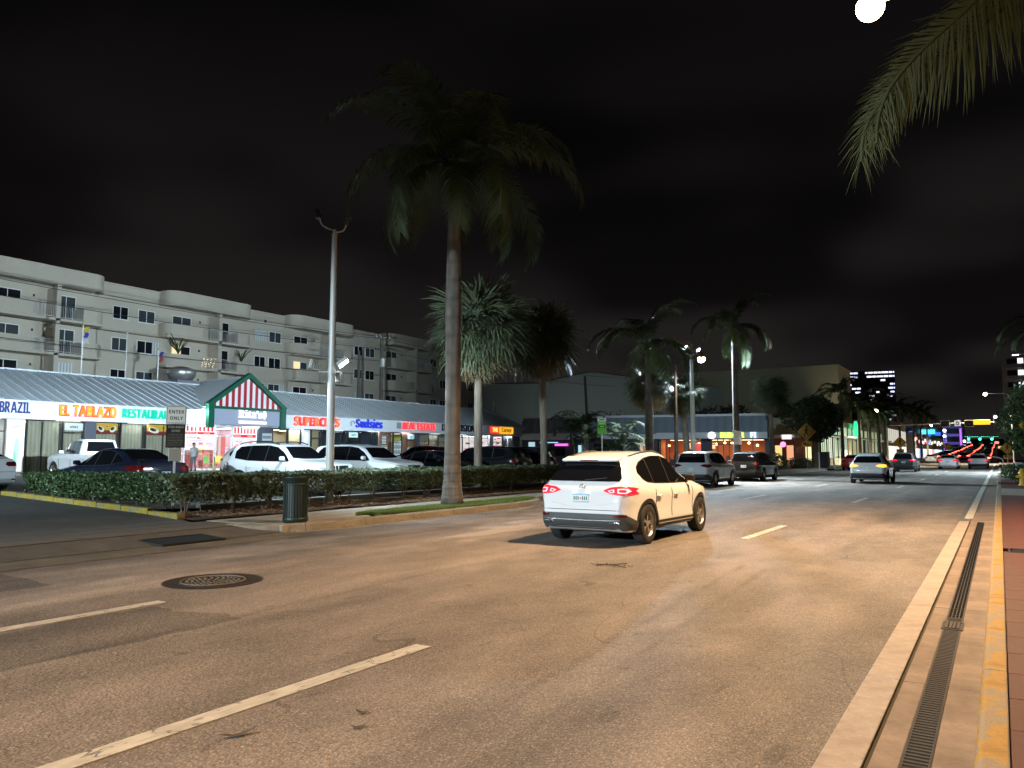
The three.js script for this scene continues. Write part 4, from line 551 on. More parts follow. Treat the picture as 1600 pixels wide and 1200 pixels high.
// =====================================================  APARTMENT BLOCK
M_.apt = new THREE.MeshStandardMaterial({ color: lin(0.54, 0.49, 0.41), roughness: 0.95, bumpMap: rep(soft, 0.5), bumpScale: 0.006, map: rep(mottle([0.93, 0.93, 0.93], [1, 1, 1], 111, 0.06), 0.1) });
M_.shutter = new THREE.MeshStandardMaterial({ map: rep(dtex(64, 64, (i) => { const k = 0.74 + 0.1 * Math.sin(i / 64 * 6.283); return [k, k * 1.02, k * 1.03]; }), 4, 1), roughness: 0.7 });
M_.rail = std(lin(0.5, 0.5, 0.5), 0.5);
{
  const t = thing('apartment_block', 'four-storey pale apartment block with rounded balconies behind the shops', 'building', [-63.6, 0, 0]);
  const levels = [12.15, 9.42, 6.69, 3.96], TOP = 16.0;
  M('wall', uvm(MG([B(0.3, TOP, 78, -0.15, TOP / 2, -54), B(16, TOP, 0.3, -8.2, TOP / 2, -93), B(16, TOP, 0.3, -8.2, TOP / 2, -15)])), M_.apt, t); M('roof_deck', B(16, 0.2, 77.6, -8.3, TOP - 0.6, -54), M_.stucco, t);
  M('coping', B(0.5, 0.12, 78, -0.1, TOP + 0.06, -54), M_.apt, t);
  const fr = (w, h) => MG([B(0.08, h, 0.06, 0, 0, w / 2), B(0.08, h, 0.06, 0, 0, -w / 2), B(0.08, 0.06, w, 0, h / 2, 0), B(0.12, 0.07, w + 0.1, 0.02, -h / 2, 0), B(0.06, h, 0.05, 0, 0, 0)]);
  const cache = {}, shared = (w, h) => cache[w + '/' + h] ??= { f: fr(w, h), p: B(0.02, h - 0.06, w / 2 - 0.06), s: uvm(B(0.05, h + 0.1, w + 0.1)), s2: uvm(B(0.05, h + 0.1, w / 2)) };
  const litW = glow(1, 0.72, 0.36, 1.1), panes = [M_.darkpane, new THREE.MeshPhysicalMaterial({ color: lin(0.05, 0.06, 0.065), roughness: 0.12 })];
  const window_ = (z, y, w, h, o = {}) => { const q = shared(w, h), g = grp('window', t, [0.03 + (o.x ?? 0), y, z]); if (o.shut) { M('shutter', q.s, M_.shutter, g); return; } M('frame', q.f, M_.white, g); M('pane', q.p, o.lit ? litW : panes[o.v ?? 0], g).position.z = w / 4; M('pane', q.p, o.litB ? litW : panes[(o.v2 ?? o.v) ?? 0], g).position.z = -w / 4; if (o.half) M('shutter', q.s2, M_.shutter, g).position.set(0.06, 0, -w / 4 - 0.4 * w); };
  // plan outline of a curved parapet, thickness th, from za to zb (rounded at the za end if ra)
  const curve = (za, zb, proj, ra, rb, h, y, th = 0.14) => { const R = 1.25, out = [], n = 8; const P = []; P.push([0.0, za]); if (ra) for (let i = 0; i <= n; i++) { const a = i / n * Math.PI / 2; P.push([proj - R + Math.sin(a) * R, za - R + Math.cos(a) * R]); } else P.push([proj, za]); if (rb) for (let i = 0; i <= n; i++) { const a = i / n * Math.PI / 2; P.push([proj - R + Math.cos(a) * R, zb + R - Math.sin(a) * R]); } else P.push([proj, zb]); if (rb) P.push([0, zb]);
    const inner = P.map(([x, z], i) => { const p = P[Math.max(0, i - 1)], q = P[Math.min(P.length - 1, i + 1)]; let tx = q[0] - p[0], tz = q[1] - p[1]; const l = Math.hypot(tx, tz) || 1; return [x + tz / l * th, z - tx / l * th]; }); return slab([...P, ...inner.reverse()], y, y + h); };
  const railGeo = (w) => { const L = [B(0.05, 0.05, w, 0, 1.02, 0), B(0.04, 0.04, w, 0, 0.1, 0), B(0.06, 1.02, 0.06, 0, 0.51, 0)]; for (let k = 0; k <= w / 0.14; k++) L.push(B(0.02, 0.92, 0.02, 0, 0.55, -w / 2 + k * 0.14)); return MG(L); }, rG = railGeo(1.7), PR = 1.75;
  const mods = [-26.1, -41.0, -55.4, -70.2];
  mods.forEach((z0, mi) => {
    const len = 9.3, zc = z0 - 5.3;
    M('roof_band', curve(z0, z0 - len, PR, true, true, 1.35, 14.85, 0.3), M_.apt, t); M('roof_band', slab([[0, z0 - 0.6], [PR - 0.3, z0 - 0.9], [PR - 0.3, z0 - len + 0.9], [0, z0 - len + 0.6]], 14.86, 15.05), M_.apt, t);
    M('column', B(0.4, 14.8, 0.34, PR - 0.25, 7.4, zc), M_.apt, t); M('party_wall', B(PR - 0.3, 14.6, 0.2, (PR - 0.3) / 2, 7.3, zc - 0.02), M_.apt, t);
    levels.forEach((y, li) => {
      const b = grp('balcony', t); M('slab', slab([[0, z0 - 0.1], [PR - 0.6, z0 - 0.15], [PR - 0.05, z0 - 1.2], [PR - 0.05, z0 - len + 0.4], [0, z0 - len + 0.1]], y - 0.2, y), M_.apt, b);
      M('parapet', curve(z0, z0 - 3.35, PR, true, false, 1.05, y), M_.apt, b); M('parapet', curve(z0 - 7.25, z0 - len, PR, false, true, 1.05, y), M_.apt, b);
      for (const [k, z] of [[0, z0 - 4.22], [1, z0 - 6.38]]) M('railing', rG, M_.rail, b).position.set(PR - 0.08, y, z);
      const lit = (mi === 1 && li === 1) || (mi === 2 && li === 1);
      window_(z0 - 2.3, y + 1.45, 1.9, 1.15, { lit, v: (mi + li) % 2, litB: false }); window_(z0 - 6.7, y + 1.15, 1.5, 2.0, { v: (mi + 1) % 2, shut: mi === 0 && li === 2 });
      M('wall_lamp', RB(0.1, 0.2, 0.12, 0.02, 0.08, y + 1.8, z0 - 4.2), M_.dark, b);
    });
  });
  // flat bays between: two windows a floor, some shuttered
  [[-37.4, -39.8], [-52.3, -54.2], [-66.6, -68.6], [-83.0, -86.6]].forEach(([a, b], k) => levels.forEach((y, li) => { window_(a, y + 1.5, 1.35, 1.1, { shut: (k + li * 2) % 5 === 1, v: (k + li) % 2 }); window_(b, y + 1.5, 1.55, 1.1, { half: (k * 3 + li) % 4 === 1, v: (li + 1) % 2 }); }));
  [-80.9, -89.5].forEach((z, k) => levels.forEach((y, li) => window_(z, y + 1.5, 1.3, 1.1, { shut: (li + k) % 3 === 1 })));
  M('meter_box', B(0.1, 0.25, 0.2, 0.05, 15.2, -52.9), M_.dark, t);
}
{ // string of small lights on one railing, plants on the balconies
  const s = thing('string_lights', 'string of small warm lights wound on a balcony railing', 'string lights', [-62.28, 9.42, -45.22]); M('light_cord', tube(Array.from({ length: 9 }, (_, i) => [0.03, 0.95 - 0.8 * (i % 2), -0.8 + i * 0.2]), 0.008, 40, 4), M_.dark, s); for (let i = 0; i < 34; i++) { const u = i / 33; M('light_bulb', new THREE.SphereGeometry(0.028, 6, 4).translate(0.05, 0.15 + 0.85 * Math.abs(((u * 8) % 2) - 1), -0.8 + u * 1.6), glow(1, 0.85, 0.6, 5), s); }
  const pot = (z, y, lab, sz, n, sd) => { const p = thing('balcony_plant', lab, 'plant', [-62.6, y, z], 0, 'plants on the apartment balconies'); M('pot', CY(0.2 * sz, 0.15 * sz, 0.35 * sz, 0, 0.17 * sz, 0, 10), std(lin(0.2, 0.1, 0.06), 0.9), p); const r = rng(sd), L = []; for (let i = 0; i < n; i++) { const a = r() * 6.3, l = (0.6 + 0.7 * r()) * sz, g = new THREE.PlaneGeometry(0.05 * sz, l, 1, 4).translate(0, l / 2, 0), q = g.attributes.position; for (let k = 0; k < q.count; k++) q.setZ(k, (q.getY(k) / l) ** 2 * l * 0.7); g.computeVertexNormals(); L.push(g.rotateY(a).translate(0, 0.3 * sz, 0)); } M('foliage', MG(L), std(lin(0.03, 0.06, 0.02), 0.9, { side: THREE.DoubleSide }), p); };
  pot(-42.4, 9.9, 'spiky potted plant beside the lit balcony window', 1.5, 40, 2); pot(-49.3, 9.95, 'leafy potted plant on the right of the balcony with string lights', 1.2, 36, 5); pot(-57.6, 4.6, 'palm-like plant on a lower balcony just above the shop roof', 2.1, 44, 9);
}
// =====================================================  POLES AND WIRES BEHIND THE STRIP
{
  const wood = std(lin(0.10, 0.09, 0.08), 0.95, { bumpMap: rep(soft, 2, 0.3), bumpScale: 0.02 });
  const pole = (x, z, H, lab, cross) => { const t = thing('utility_pole', lab, 'utility pole', [x, 0, z], 0, 'utility poles'); M('shaft', CY(0.13, 0.2, H, 0, H / 2, 0, 12), wood, t); if (cross) { for (const y of [H - 0.5, H - 1.6]) M('crossarm', B(0.12, 0.14, 2.2, 0.16, y, 0), wood, t); for (let k = 0; k < 4; k++) M('insulator', CY(0.05, 0.07, 0.2, 0.16, H - 0.33, -0.9 + k * 0.6, 8), M_.galv, t); M('transformer', CY(0.25, 0.25, 0.8, 0.35, H - 2.9, 0.2, 14), M_.galv, t); } return t; };
  pole(-50.9, -56.6, 13.3, 'taller utility pole with crossarms behind the shop roof', true); pole(-51.6, -54.2, 11.4, 'shorter bare utility pole behind the shop roof', false);
  const lean = pole(-39.2, -78.5, 10.4, 'leaning dark pole beside the second fan palm', false); lean.rotation.set(0.0, 0, 0.05);
  const wire = (a, b, sag, lab) => { const n = 12, P = []; for (let i = 0; i <= n; i++) { const u = i / n; P.push([lerp(a[0], b[0], u), lerp(a[1], b[1], u) - sag * 4 * u * (1 - u), lerp(a[2], b[2], u)]); } const m = M('overhead_wire', tube(P, 0.022, 40, 4), M_.dark); tag(m, lab, 'wire', 'overhead wires before the apartment block'); };
  for (const [k, y] of [13.0, 12.8, 11.8, 10.6].entries()) wire([-50.8, y, -56.6], [-50.5, y - 0.3, -8], 0.6, 'thin overhead wire crossing in front of the apartment block');
  for (const y of [12.9, 11.7]) wire([-50.8, y, -56.6], [-44, y - 1, -96], 0.6, 'overhead wire running right from the tall utility pole');
  wire([-50.8, 9.2, -56.6], [-50.8, 8.9, -8], 0.5, 'thin overhead wire crossing in front of the apartment block');
}
// =====================================================  LARGE BUILDINGS BEYOND
{
  const t = thing('gabled_hall', 'big pale windowless hall with shallow gable behind the wing', 'building', [-73.35, 0, -107.4], 0.563), Lh = 35.5; const wm = new THREE.MeshStandardMaterial({ color: lin(0.42, 0.45, 0.43), roughness: 0.9, bumpMap: rep(soft, 0.15), bumpScale: 0.01 });
  M('front_wall', uvm(new THREE.ExtrudeGeometry(new THREE.Shape([[-6, 0], [Lh + 6, 0], [Lh + 6, 12.4], [Lh, 13], [19.5, 15.2], [17.0, 15.2], [9, 13.4], [-6, 13.2]].map((p) => new THREE.Vector2(...p))), { depth: 20, bevelEnabled: false }).translate(0, 0, -20)), wm, t);
  M('roof_edge', MG([B(9, 0.2, 0.3, 13.1, 14.4, 0.05, 0, 0, 0.22), B(16, 0.2, 0.3, 27.2, 14.25, 0.05, 0, 0, -0.136), B(15, 0.2, 0.3, 1.5, 13.42, 0.05, 0, 0, 0.013)]), M_.dark, t);
  for (let k = 0; k < 9; k++) M('wall_rib', B(0.08, 13, 0.05, -2 + k * 5, 6.5, 0.02), wm, t);
  const f = thing('ground_floodlight', 'floodlight low behind the wing washing the hall wall', 'floodlight', [-51.5, 3.2, -99.5]); M('post', CY(0.06, 0.08, 3.2, 0, -1.6, 0, 8), M_.dark, f); flood(f, [0, 0, 0], [-0.35, 0.05, -1], 85, true, 1.35, lin(0.85, 1, 0.95));
}
{
  const t = thing('cream_building', 'tall cream windowless building behind the round dark tree', 'building', [-20.9, 0, -129]); const cm = new THREE.MeshStandardMaterial({ color: lin(0.46, 0.43, 0.31), roughness: 0.9, bumpMap: rep(soft, 0.3), bumpScale: 0.006 });
  M('wall', uvm(B(42, 15.3, 12, -21, 7.65, -6)), cm, t); M('coping', B(42.3, 0.25, 12.3, -21, 15.42, -6), cm, t); M('wall_panel', B(6, 0.1, 0.1, -10, 9, 0.03), cm, t);
  const f = thing('wall_floodlight', 'floodlight lighting the right-hand end of the cream wall', 'floodlight', [-16.8, 6.2, -123]); M('post', CY(0.07, 0.09, 6.1, 0, -3.05, 0, 8), M_.bronze, f); flood(f, [0, 0, 0], [-0.42, 0.62, -0.7], 55, true, 0.45, lin(1, 0.93, 0.62));
}
{ // low lit shops between, greenish light behind slats
  const t = thing('market_building', 'low building with tall pale green lit windows and green sign', 'building', [-17.2, 0.15, -93]);
  M('wall', MG([B(14, 5.6, 0.3, -7.3, 2.8, -56), B(0.3, 5.6, 56, -14.2, 2.8, -28), B(14, 0.25, 56, -7.2, 5.5, -28), B(0.3, 0.7, 56, -0.15, 5.2, -28), B(0.3, 0.9, 56, -0.15, 0.45, -28)]), std(lin(0.5, 0.5, 0.40), 0.8), t); M('canopy', B(1.6, 0.15, 56, 0.6, 3.5, -28), M_.white, t);
  const G = [glow(0.62, 0.85, 0.5, 1.5), glow(0.5, 0.85, 0.62, 1.3), glow(0.9, 0.85, 0.42, 1.4), glow(0.9, 0.9, 0.75, 1.7), glow(1, 0.62, 0.2, 1.3), glow(0.3, 0.35, 0.25, 0.8)], r = rng(12);
  for (let k = 0; k < 44; k++) { const m = M('lit_window', B(0.05, r() < 0.3 ? 2.0 : 2.5, 0.95, -0.1, 2.1, -0.7 - k * 1.25), G[Math.floor(r() * 5.9)], t); M('mullion', B(0.16, 4.1, 0.14, -0.02, 2.9, -0.08 - k * 1.25), k % 3 ? M_.white : M_.bronze, t); M('upper_window', B(0.05, 1.2, 1.0, -0.1, 4.2, -0.7 - k * 1.25), G[Math.floor(r() * 4)], t); }
  M('green_sign', CY(1.15, 1.15, 0.25, 0.6, 4.7, -22, 24, 0, 0, Math.PI / 2), glow(0.02, 0.75, 0.22, 2.2), t); M('teal_sign', B(0.2, 1.2, 0.8, 0.4, 4.2, -3), glow(0.35, 0.95, 0.85, 1.2), t);
  M('side_wall', B(13, 5.6, 0.3, -7.4, 2.8, 0), std(lin(0.5, 0.5, 0.36), 0.8), t); for (let k = 0; k < 5; k++) M('lit_window', B(0.8, 2.3, 0.05, -1.2 - k * 2.2, 1.6, 0.18), G[[2, 4, 0, 3, 4][k]], t);
  const rb = thing('cafe_pavilion', 'small lit cafe front with orange doors behind the crossing sign', 'building', [-19.5, 0.15, -86]); M('roof', B(7, 0.3, 5, -2.5, 3.3, -2.5), M_.white, rb); M('back_wall', B(7, 3.2, 0.2, -2.5, 1.6, -5), std(lin(0.3, 0.15, 0.1), 0.8), rb); for (let k = 0; k < 5; k++) { M('lit_window', B(0.7, 2.2, 0.06, 0.4 - k * 1.2, 1.2, -0.4), [glow(1, 0.4, 0.2, 1), glow(1, 0.7, 0.25, 1.1), glow(1, 0.3, 0.5, 0.9)][k % 3], rb); M('post', B(0.12, 3.2, 0.12, 0.9 - k * 1.2, 1.6, -0.1), M_.dark, rb); } M('white_sign', B(1.0, 0.5, 0.1, 0.2, 3.2, 0.1), glow(1, 1, 1, 1.0), rb); M('pink_sign', CY(0.3, 0.3, 0.08, -0.2, 2.4, 0.1, 16, Math.PI / 2), glow(1, 0.3, 0.75, 1.8), rb);
}
{ // office tower with lit floors
  const t = thing('office_tower', 'dark office tower with rows of lit floors', 'building', [-87, 0, -655], 0.15); M('shaft', B(33, 66, 24, 5, 33, -12), std(lin(0.03, 0.03, 0.05), 0.4), t); const r = rng(77), on = glow(0.62, 0.66, 1, 2.4), on2 = glow(0.8, 0.82, 1, 1.6);
  for (let f = 0; f < 21; f++) { let x = -11; const y = 64.6 - f * 3.05, dens = f < 2 ? 0.9 : f < 7 ? 0.42 : f < 11 ? 0.12 : 0.5; while (x < 21) { const w = 1.4 + r() * 3.4; if ((r() < dens * (x < 0 ? 0.55 : 1)) && !(f > 10 && x < 9)) M('lit_window', B(Math.min(w, 21.2 - x), 1.25, 0.2, x + Math.min(w, 21.2 - x) / 2, y, 0.08), r() < 0.6 ? on : on2, t); x += w + 0.5; } M('floor_band', B(33.2, 0.5, 24.2, 5, y - 1.4, -12), std(lin(0.06, 0.06, 0.08), 0.5), t); }
  const b2 = thing('white_lit_building', 'low white floodlit building at the foot of the tower', 'building', [-17.5, 0, -158]); M('wall', B(14, 8, 34, -7, 4, -17), std(lin(0.6, 0.6, 0.58), 0.8), b2); for (let k = 0; k < 10; k++) for (const y of [1.7, 5]) M('lit_window', B(0.1, 2.6, 2.2, 0.04, y, -1.8 - k * 3.3), glow(1, 0.95, 0.82, y < 3 ? 1.3 : 0.6), b2);
}
{ // blue and violet lit blocks far down the street
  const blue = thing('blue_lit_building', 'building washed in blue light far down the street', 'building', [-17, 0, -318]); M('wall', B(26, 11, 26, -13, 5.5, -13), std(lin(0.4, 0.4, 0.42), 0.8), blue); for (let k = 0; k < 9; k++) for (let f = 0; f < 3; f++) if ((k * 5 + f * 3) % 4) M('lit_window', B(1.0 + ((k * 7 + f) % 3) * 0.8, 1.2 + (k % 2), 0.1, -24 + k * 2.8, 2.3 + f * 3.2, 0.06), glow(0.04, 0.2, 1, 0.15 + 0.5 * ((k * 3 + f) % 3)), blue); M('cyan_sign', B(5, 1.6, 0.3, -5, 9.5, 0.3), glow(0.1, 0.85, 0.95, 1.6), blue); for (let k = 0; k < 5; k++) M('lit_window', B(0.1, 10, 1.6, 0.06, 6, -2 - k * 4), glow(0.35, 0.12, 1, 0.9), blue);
  const vio = thing('violet_lit_tower', 'slim tower glowing violet beside the blue building', 'building', [-11.5, 0, -352]); M('shaft', B(7, 15, 10, -3.5, 7.5, -5), std(lin(0.36, 0.36, 0.38), 0.8), vio); for (let k = 0; k < 4; k++) M('lit_window', B(5.6, 1.0, 0.1, -3.5, 2.5 + k * 3.2, 0.06), glow(0.3, 0.16, 0.95, 0.16 + 0.1 * (k % 3)), vio); M('lit_window', B(0.7, 9, 0.12, -1.2, 7, 0.08), glow(0.55, 0.2, 1, 1.1), vio);
  const rt = thing('right_tower', 'grey balconied tower behind the right-hand trees', 'building', [1.6, 0, -232]); M('shaft', B(14, 25, 18, 7, 12.5, -9), std(lin(0.42, 0.42, 0.42), 0.9), rt); for (let f = 0; f < 8; f++) { M('balcony', B(3.4, 0.9, 1.2, 2.4, 2.6 + f * 3, 0.5), std(lin(0.5, 0.5, 0.5), 0.9), rt); M('window', B(2.8, 1.3, 0.06, 2.4, 4 + f * 3, 0.02), M_.darkpane, rt); } for (const f of [5, 6, 7]) M('lit_window', B(1.2, 1.3, 0.08, 3.9, 4 + f * 3, 0.04), glow(0.9, 0.95, 1, 1.6), rt);
  const end = thing('far_block', 'dark distant block closing the end of the street', 'building', [-24, 0, -470]); M('wall', B(70, 9, 12, 10, 4.5, 0), std(lin(0.05, 0.05, 0.055), 0.9), end); const rr = rng(5); for (let k = 0; k < 40; k++) M('lit_window', B(1 + rr(), 1.2, 0.1, -22 + rr() * 64, 4.8 + Math.floor(rr() * 2) * 2.4, 6.06), [glow(1, 0.7, 0.4, 1), glow(0.7, 0.8, 1, 1), glow(1, 0.3, 0.2, 1.2)][k % 3], end);
}
{ // row of small lit shops far down the left-hand side
  const t = thing('far_shop_row', 'row of small brightly lit shopfronts far down the left-hand side', 'building', [-16.4, 0, -198]), r = rng(41); M('wall', B(10, 6.5, 104, -5.2, 3.25, -52), std(lin(0.3, 0.29, 0.28), 0.9), t);
  const C = [glow(1, 0.75, 0.45, 1.6), glow(0.75, 0.85, 1, 1.6), glow(1, 0.25, 0.2, 1.8), glow(1, 0.9, 0.75, 2.2), glow(0.3, 0.5, 1, 1.6), glow(1, 0.5, 0.75, 1.5)];
  for (let k = 0; k < 24; k++) { M('lit_window', B(0.1, 2.2, 2.6, -0.16, 1.7, -2.2 - k * 4.3), C[Math.floor(r() * 6)], t); if (r() < 0.7) M('shop_sign', B(0.2, 0.7, 2.4, -0.06, 4.2 + r(), -2.2 - k * 4.3), C[Math.floor(r() * 6)], t); }
}
// =====================================================  VEHICLES (local: nose towards -z, wheels on y = 0)
function curveOf(pts, smooth = 0.07) { // piecewise linear, then rounded by a moving average
  const z0 = pts[0][0], z1 = pts[pts.length - 1][0], raw = (z) => { if (z <= z0) return pts[0][1]; for (let i = 1; i < pts.length; i++) if (z <= pts[i][0]) return lerp(pts[i - 1][1], pts[i][1], (z - pts[i - 1][0]) / (pts[i][0] - pts[i - 1][0])); return pts[pts.length - 1][1]; };
  return (z) => { const s = Math.min(smooth, Math.max(0.004, Math.min(z - z0, z1 - z) * 0.9 + 0.012)); let a = 0; for (let i = -5; i <= 5; i++) a += raw(z + s * i / 5); return a / 11; };
}
function hullOf(sp) {
  const h = sp.L / 2, top = curveOf(sp.top, 0.09), belt = curveOf(sp.belt, 0.12), bot = curveOf(sp.bot, 0.05), plan = curveOf(sp.plan, 0.1), roofW = curveOf(sp.roof, 0.2);
  const Z = []; const n = 78; for (let i = 0; i <= n; i++) { const u = i / n; Z.push(lerp(-h, h, u < 0.12 ? u * u / 0.12 * 0.5 + u * 0.5 : u > 0.86 ? 1 - ((1 - u) * (1 - u) / 0.14 * 0.6 + (1 - u) * 0.4) : u)); }
  const half = (z) => {
    const w = plan(z), b = bot(z), t = Math.max(top(z), b + 0.06); const s = Math.min(belt(z), t - 0.015, 99); const sB = Math.max(s, b + 0.04), k = clamp((t - sB) / 0.34), e = lerp(w * 0.84, roofW(z), k), P = [];
    P.push([0, b], [w * 0.5, b], [w * 0.84, b], [w * 0.93, b + Math.min(0.03, (sB - b) * 0.1)], [w * 0.972, lerp(b, sB, 0.14)], [w * 0.985, lerp(b, sB, 0.26)], [w * 0.978, lerp(b, sB, 0.42)], [w * 0.984, lerp(b, sB, 0.60)], [w, lerp(b, sB, 0.76)], [w * 0.993, lerp(b, sB, 0.86)], [w * 0.982, lerp(b, sB, 0.94)], [w * 0.962, sB]);
    const x0 = w * 0.94; for (const f of [0.1, 0.3, 0.5, 0.7, 0.86, 0.95]) P.push([lerp(x0, e, Math.pow(f, 1.12)), lerp(sB, t - 0.05 * k, f) + 0.006]);
    P.push([e * 0.965, t - 0.026 * k - 0.004], [e * 0.88, t - 0.010], [e * 0.7, t - 0.004], [e * 0.4, t], [0, t]); return P;
  };
  const m = half(0).length, R = 2 * m - 2, pos = [], idx = [];
  for (const z of Z) { const P = half(z); for (let i = 0; i < m; i++) pos.push(P[i][0], P[i][1], z); for (let i = m - 2; i > 0; i--) pos.push(-P[i][0], P[i][1], z); }
  for (let i = 0; i < Z.length - 1; i++) for (let k = 0; k < R; k++) { const a = i * R + k, b = i * R + (k + 1) % R; idx.push(a, a + R, b, b, a + R, b + R); }
  const cap = (i, flip) => { const c = pos.length / 3; let y = 0; for (let k = 0; k < R; k++) y += pos[(i * R + k) * 3 + 1]; pos.push(0, y / R, Z[i]); for (let k = 0; k < R; k++) { const a = i * R + k, b = i * R + (k + 1) % R; flip ? idx.push(c, b, a) : idx.push(c, a, b); } };
  cap(0, false); cap(Z.length - 1, true);
  const g = new THREE.BufferGeometry(); g.setAttribute('position', new THREE.Float32BufferAttribute(pos, 3)); g.setIndex(idx); g.computeVertexNormals();
  // make sure faces look outwards
  const v = new THREE.Vector3(), nrm = g.attributes.normal; if (nrm.getX((Math.floor(n / 2)) * R + 7) < 0) { const ix = g.index.array; for (let i = 0; i < ix.length; i += 3) { const q = ix[i]; ix[i] = ix[i + 1]; ix[i + 1] = q; } g.computeVertexNormals(); }
  return g;
}
const rayOf = { R: (a, b) => [[3, b, a], [-1, 0, 0]], L: (a, b) => [[-3, b, a], [1, 0, 0]], B: (a, b) => [[a, b, 5], [0, 0, -1]], F: (a, b) => [[a, b, -5], [0, 0, 1]], T: (a, b) => [[a, 5, b], [0, -1, 0]] };
function decal(bvh, view, poly, off = 0.006, edge = 0.09) { // a panel laid on the hull: outline given in that view, with turned-in edges
  let g = new THREE.ShapeGeometry(new THREE.Shape(poly.map((p) => new THREE.Vector2(...p)))); g.deleteAttribute('uv'); g.deleteAttribute('normal'); g = mergeVertices(new TessellateModifier(edge, 7).modify(g), 1e-4);
  const p = g.attributes.position, ray = new THREE.Ray(), out = [], ok = [];
  for (let i = 0; i < p.count; i++) { const [o, d] = rayOf[view](p.getX(i), p.getY(i)); ray.origin.set(...o); ray.direction.set(...d); const hit = bvh.raycastFirst(ray, THREE.DoubleSide); ok.push(!!hit); if (hit) { const n = hit.face.normal.clone(); if (n.dot(ray.direction) > 0) n.negate(); out.push(hit.point.x + n.x * off, hit.point.y + n.y * off, hit.point.z + n.z * off); } else out.push(0, 0, 0); }
  const ix = [], src = g.index.array, edges = new Map(), dir = new THREE.Vector3(...rayOf[view](0, 0)[1]);
  for (let i = 0; i < src.length; i += 3) { const t = [src[i], src[i + 1], src[i + 2]]; if (!t.every((k) => ok[k])) continue; const A = new THREE.Vector3().fromArray(out, t[0] * 3), Bv = new THREE.Vector3().fromArray(out, t[1] * 3), C = new THREE.Vector3().fromArray(out, t[2] * 3), n = Bv.clone().sub(A).cross(C.clone().sub(A)); if (n.dot(dir) > 0) [t[1], t[2]] = [t[2], t[1]]; ix.push(...t); for (let k = 0; k < 3; k++) { const a = t[k], b = t[(k + 1) % 3], key = Math.min(a, b) + '_' + Math.max(a, b); edges.has(key) ? edges.set(key, null) : edges.set(key, [a, b]); } }
  const r = new THREE.BufferGeometry(); r.setAttribute('position', new THREE.Float32BufferAttribute(out, 3)); r.setIndex(ix); r.computeVertexNormals();
  const base = r.toNonIndexed(), sk = []; for (const e of edges.values()) if (e) { const a = new THREE.Vector3().fromArray(out, e[0] * 3), b = new THREE.Vector3().fromArray(out, e[1] * 3), c = a.clone().addScaledVector(dir, off + 0.012), d = b.clone().addScaledVector(dir, off + 0.012); for (const q of [a, c, b, b, c, d]) sk.push(q.x, q.y, q.z); }
  const sg = new THREE.BufferGeometry(); sg.setAttribute('position', new THREE.Float32BufferAttribute(sk, 3)); sg.computeVertexNormals(); return MG([base, sg]);
}
const mirX = (pts) => pts.map(([x, y]) => [-x, y]);
const ell = (cx, cy, rx, ry, n = 24, a0 = 0, a1 = Math.PI * 2) => Array.from({ length: n }, (_, i) => { const a = lerp(a0, a1, i / (a1 - a0 > 6.2 ? n : n - 1)); return [cx + Math.cos(a) * rx, cy + Math.sin(a) * ry]; });
const archRing = (z, R, w) => [...ell(z, R - 0.03, R + 0.075 + w, R + 0.075 + w, 22, -0.35, Math.PI + 0.35), ...ell(z, R - 0.03, R + 0.05, R + 0.05, 22, Math.PI + 0.35, -0.35)];
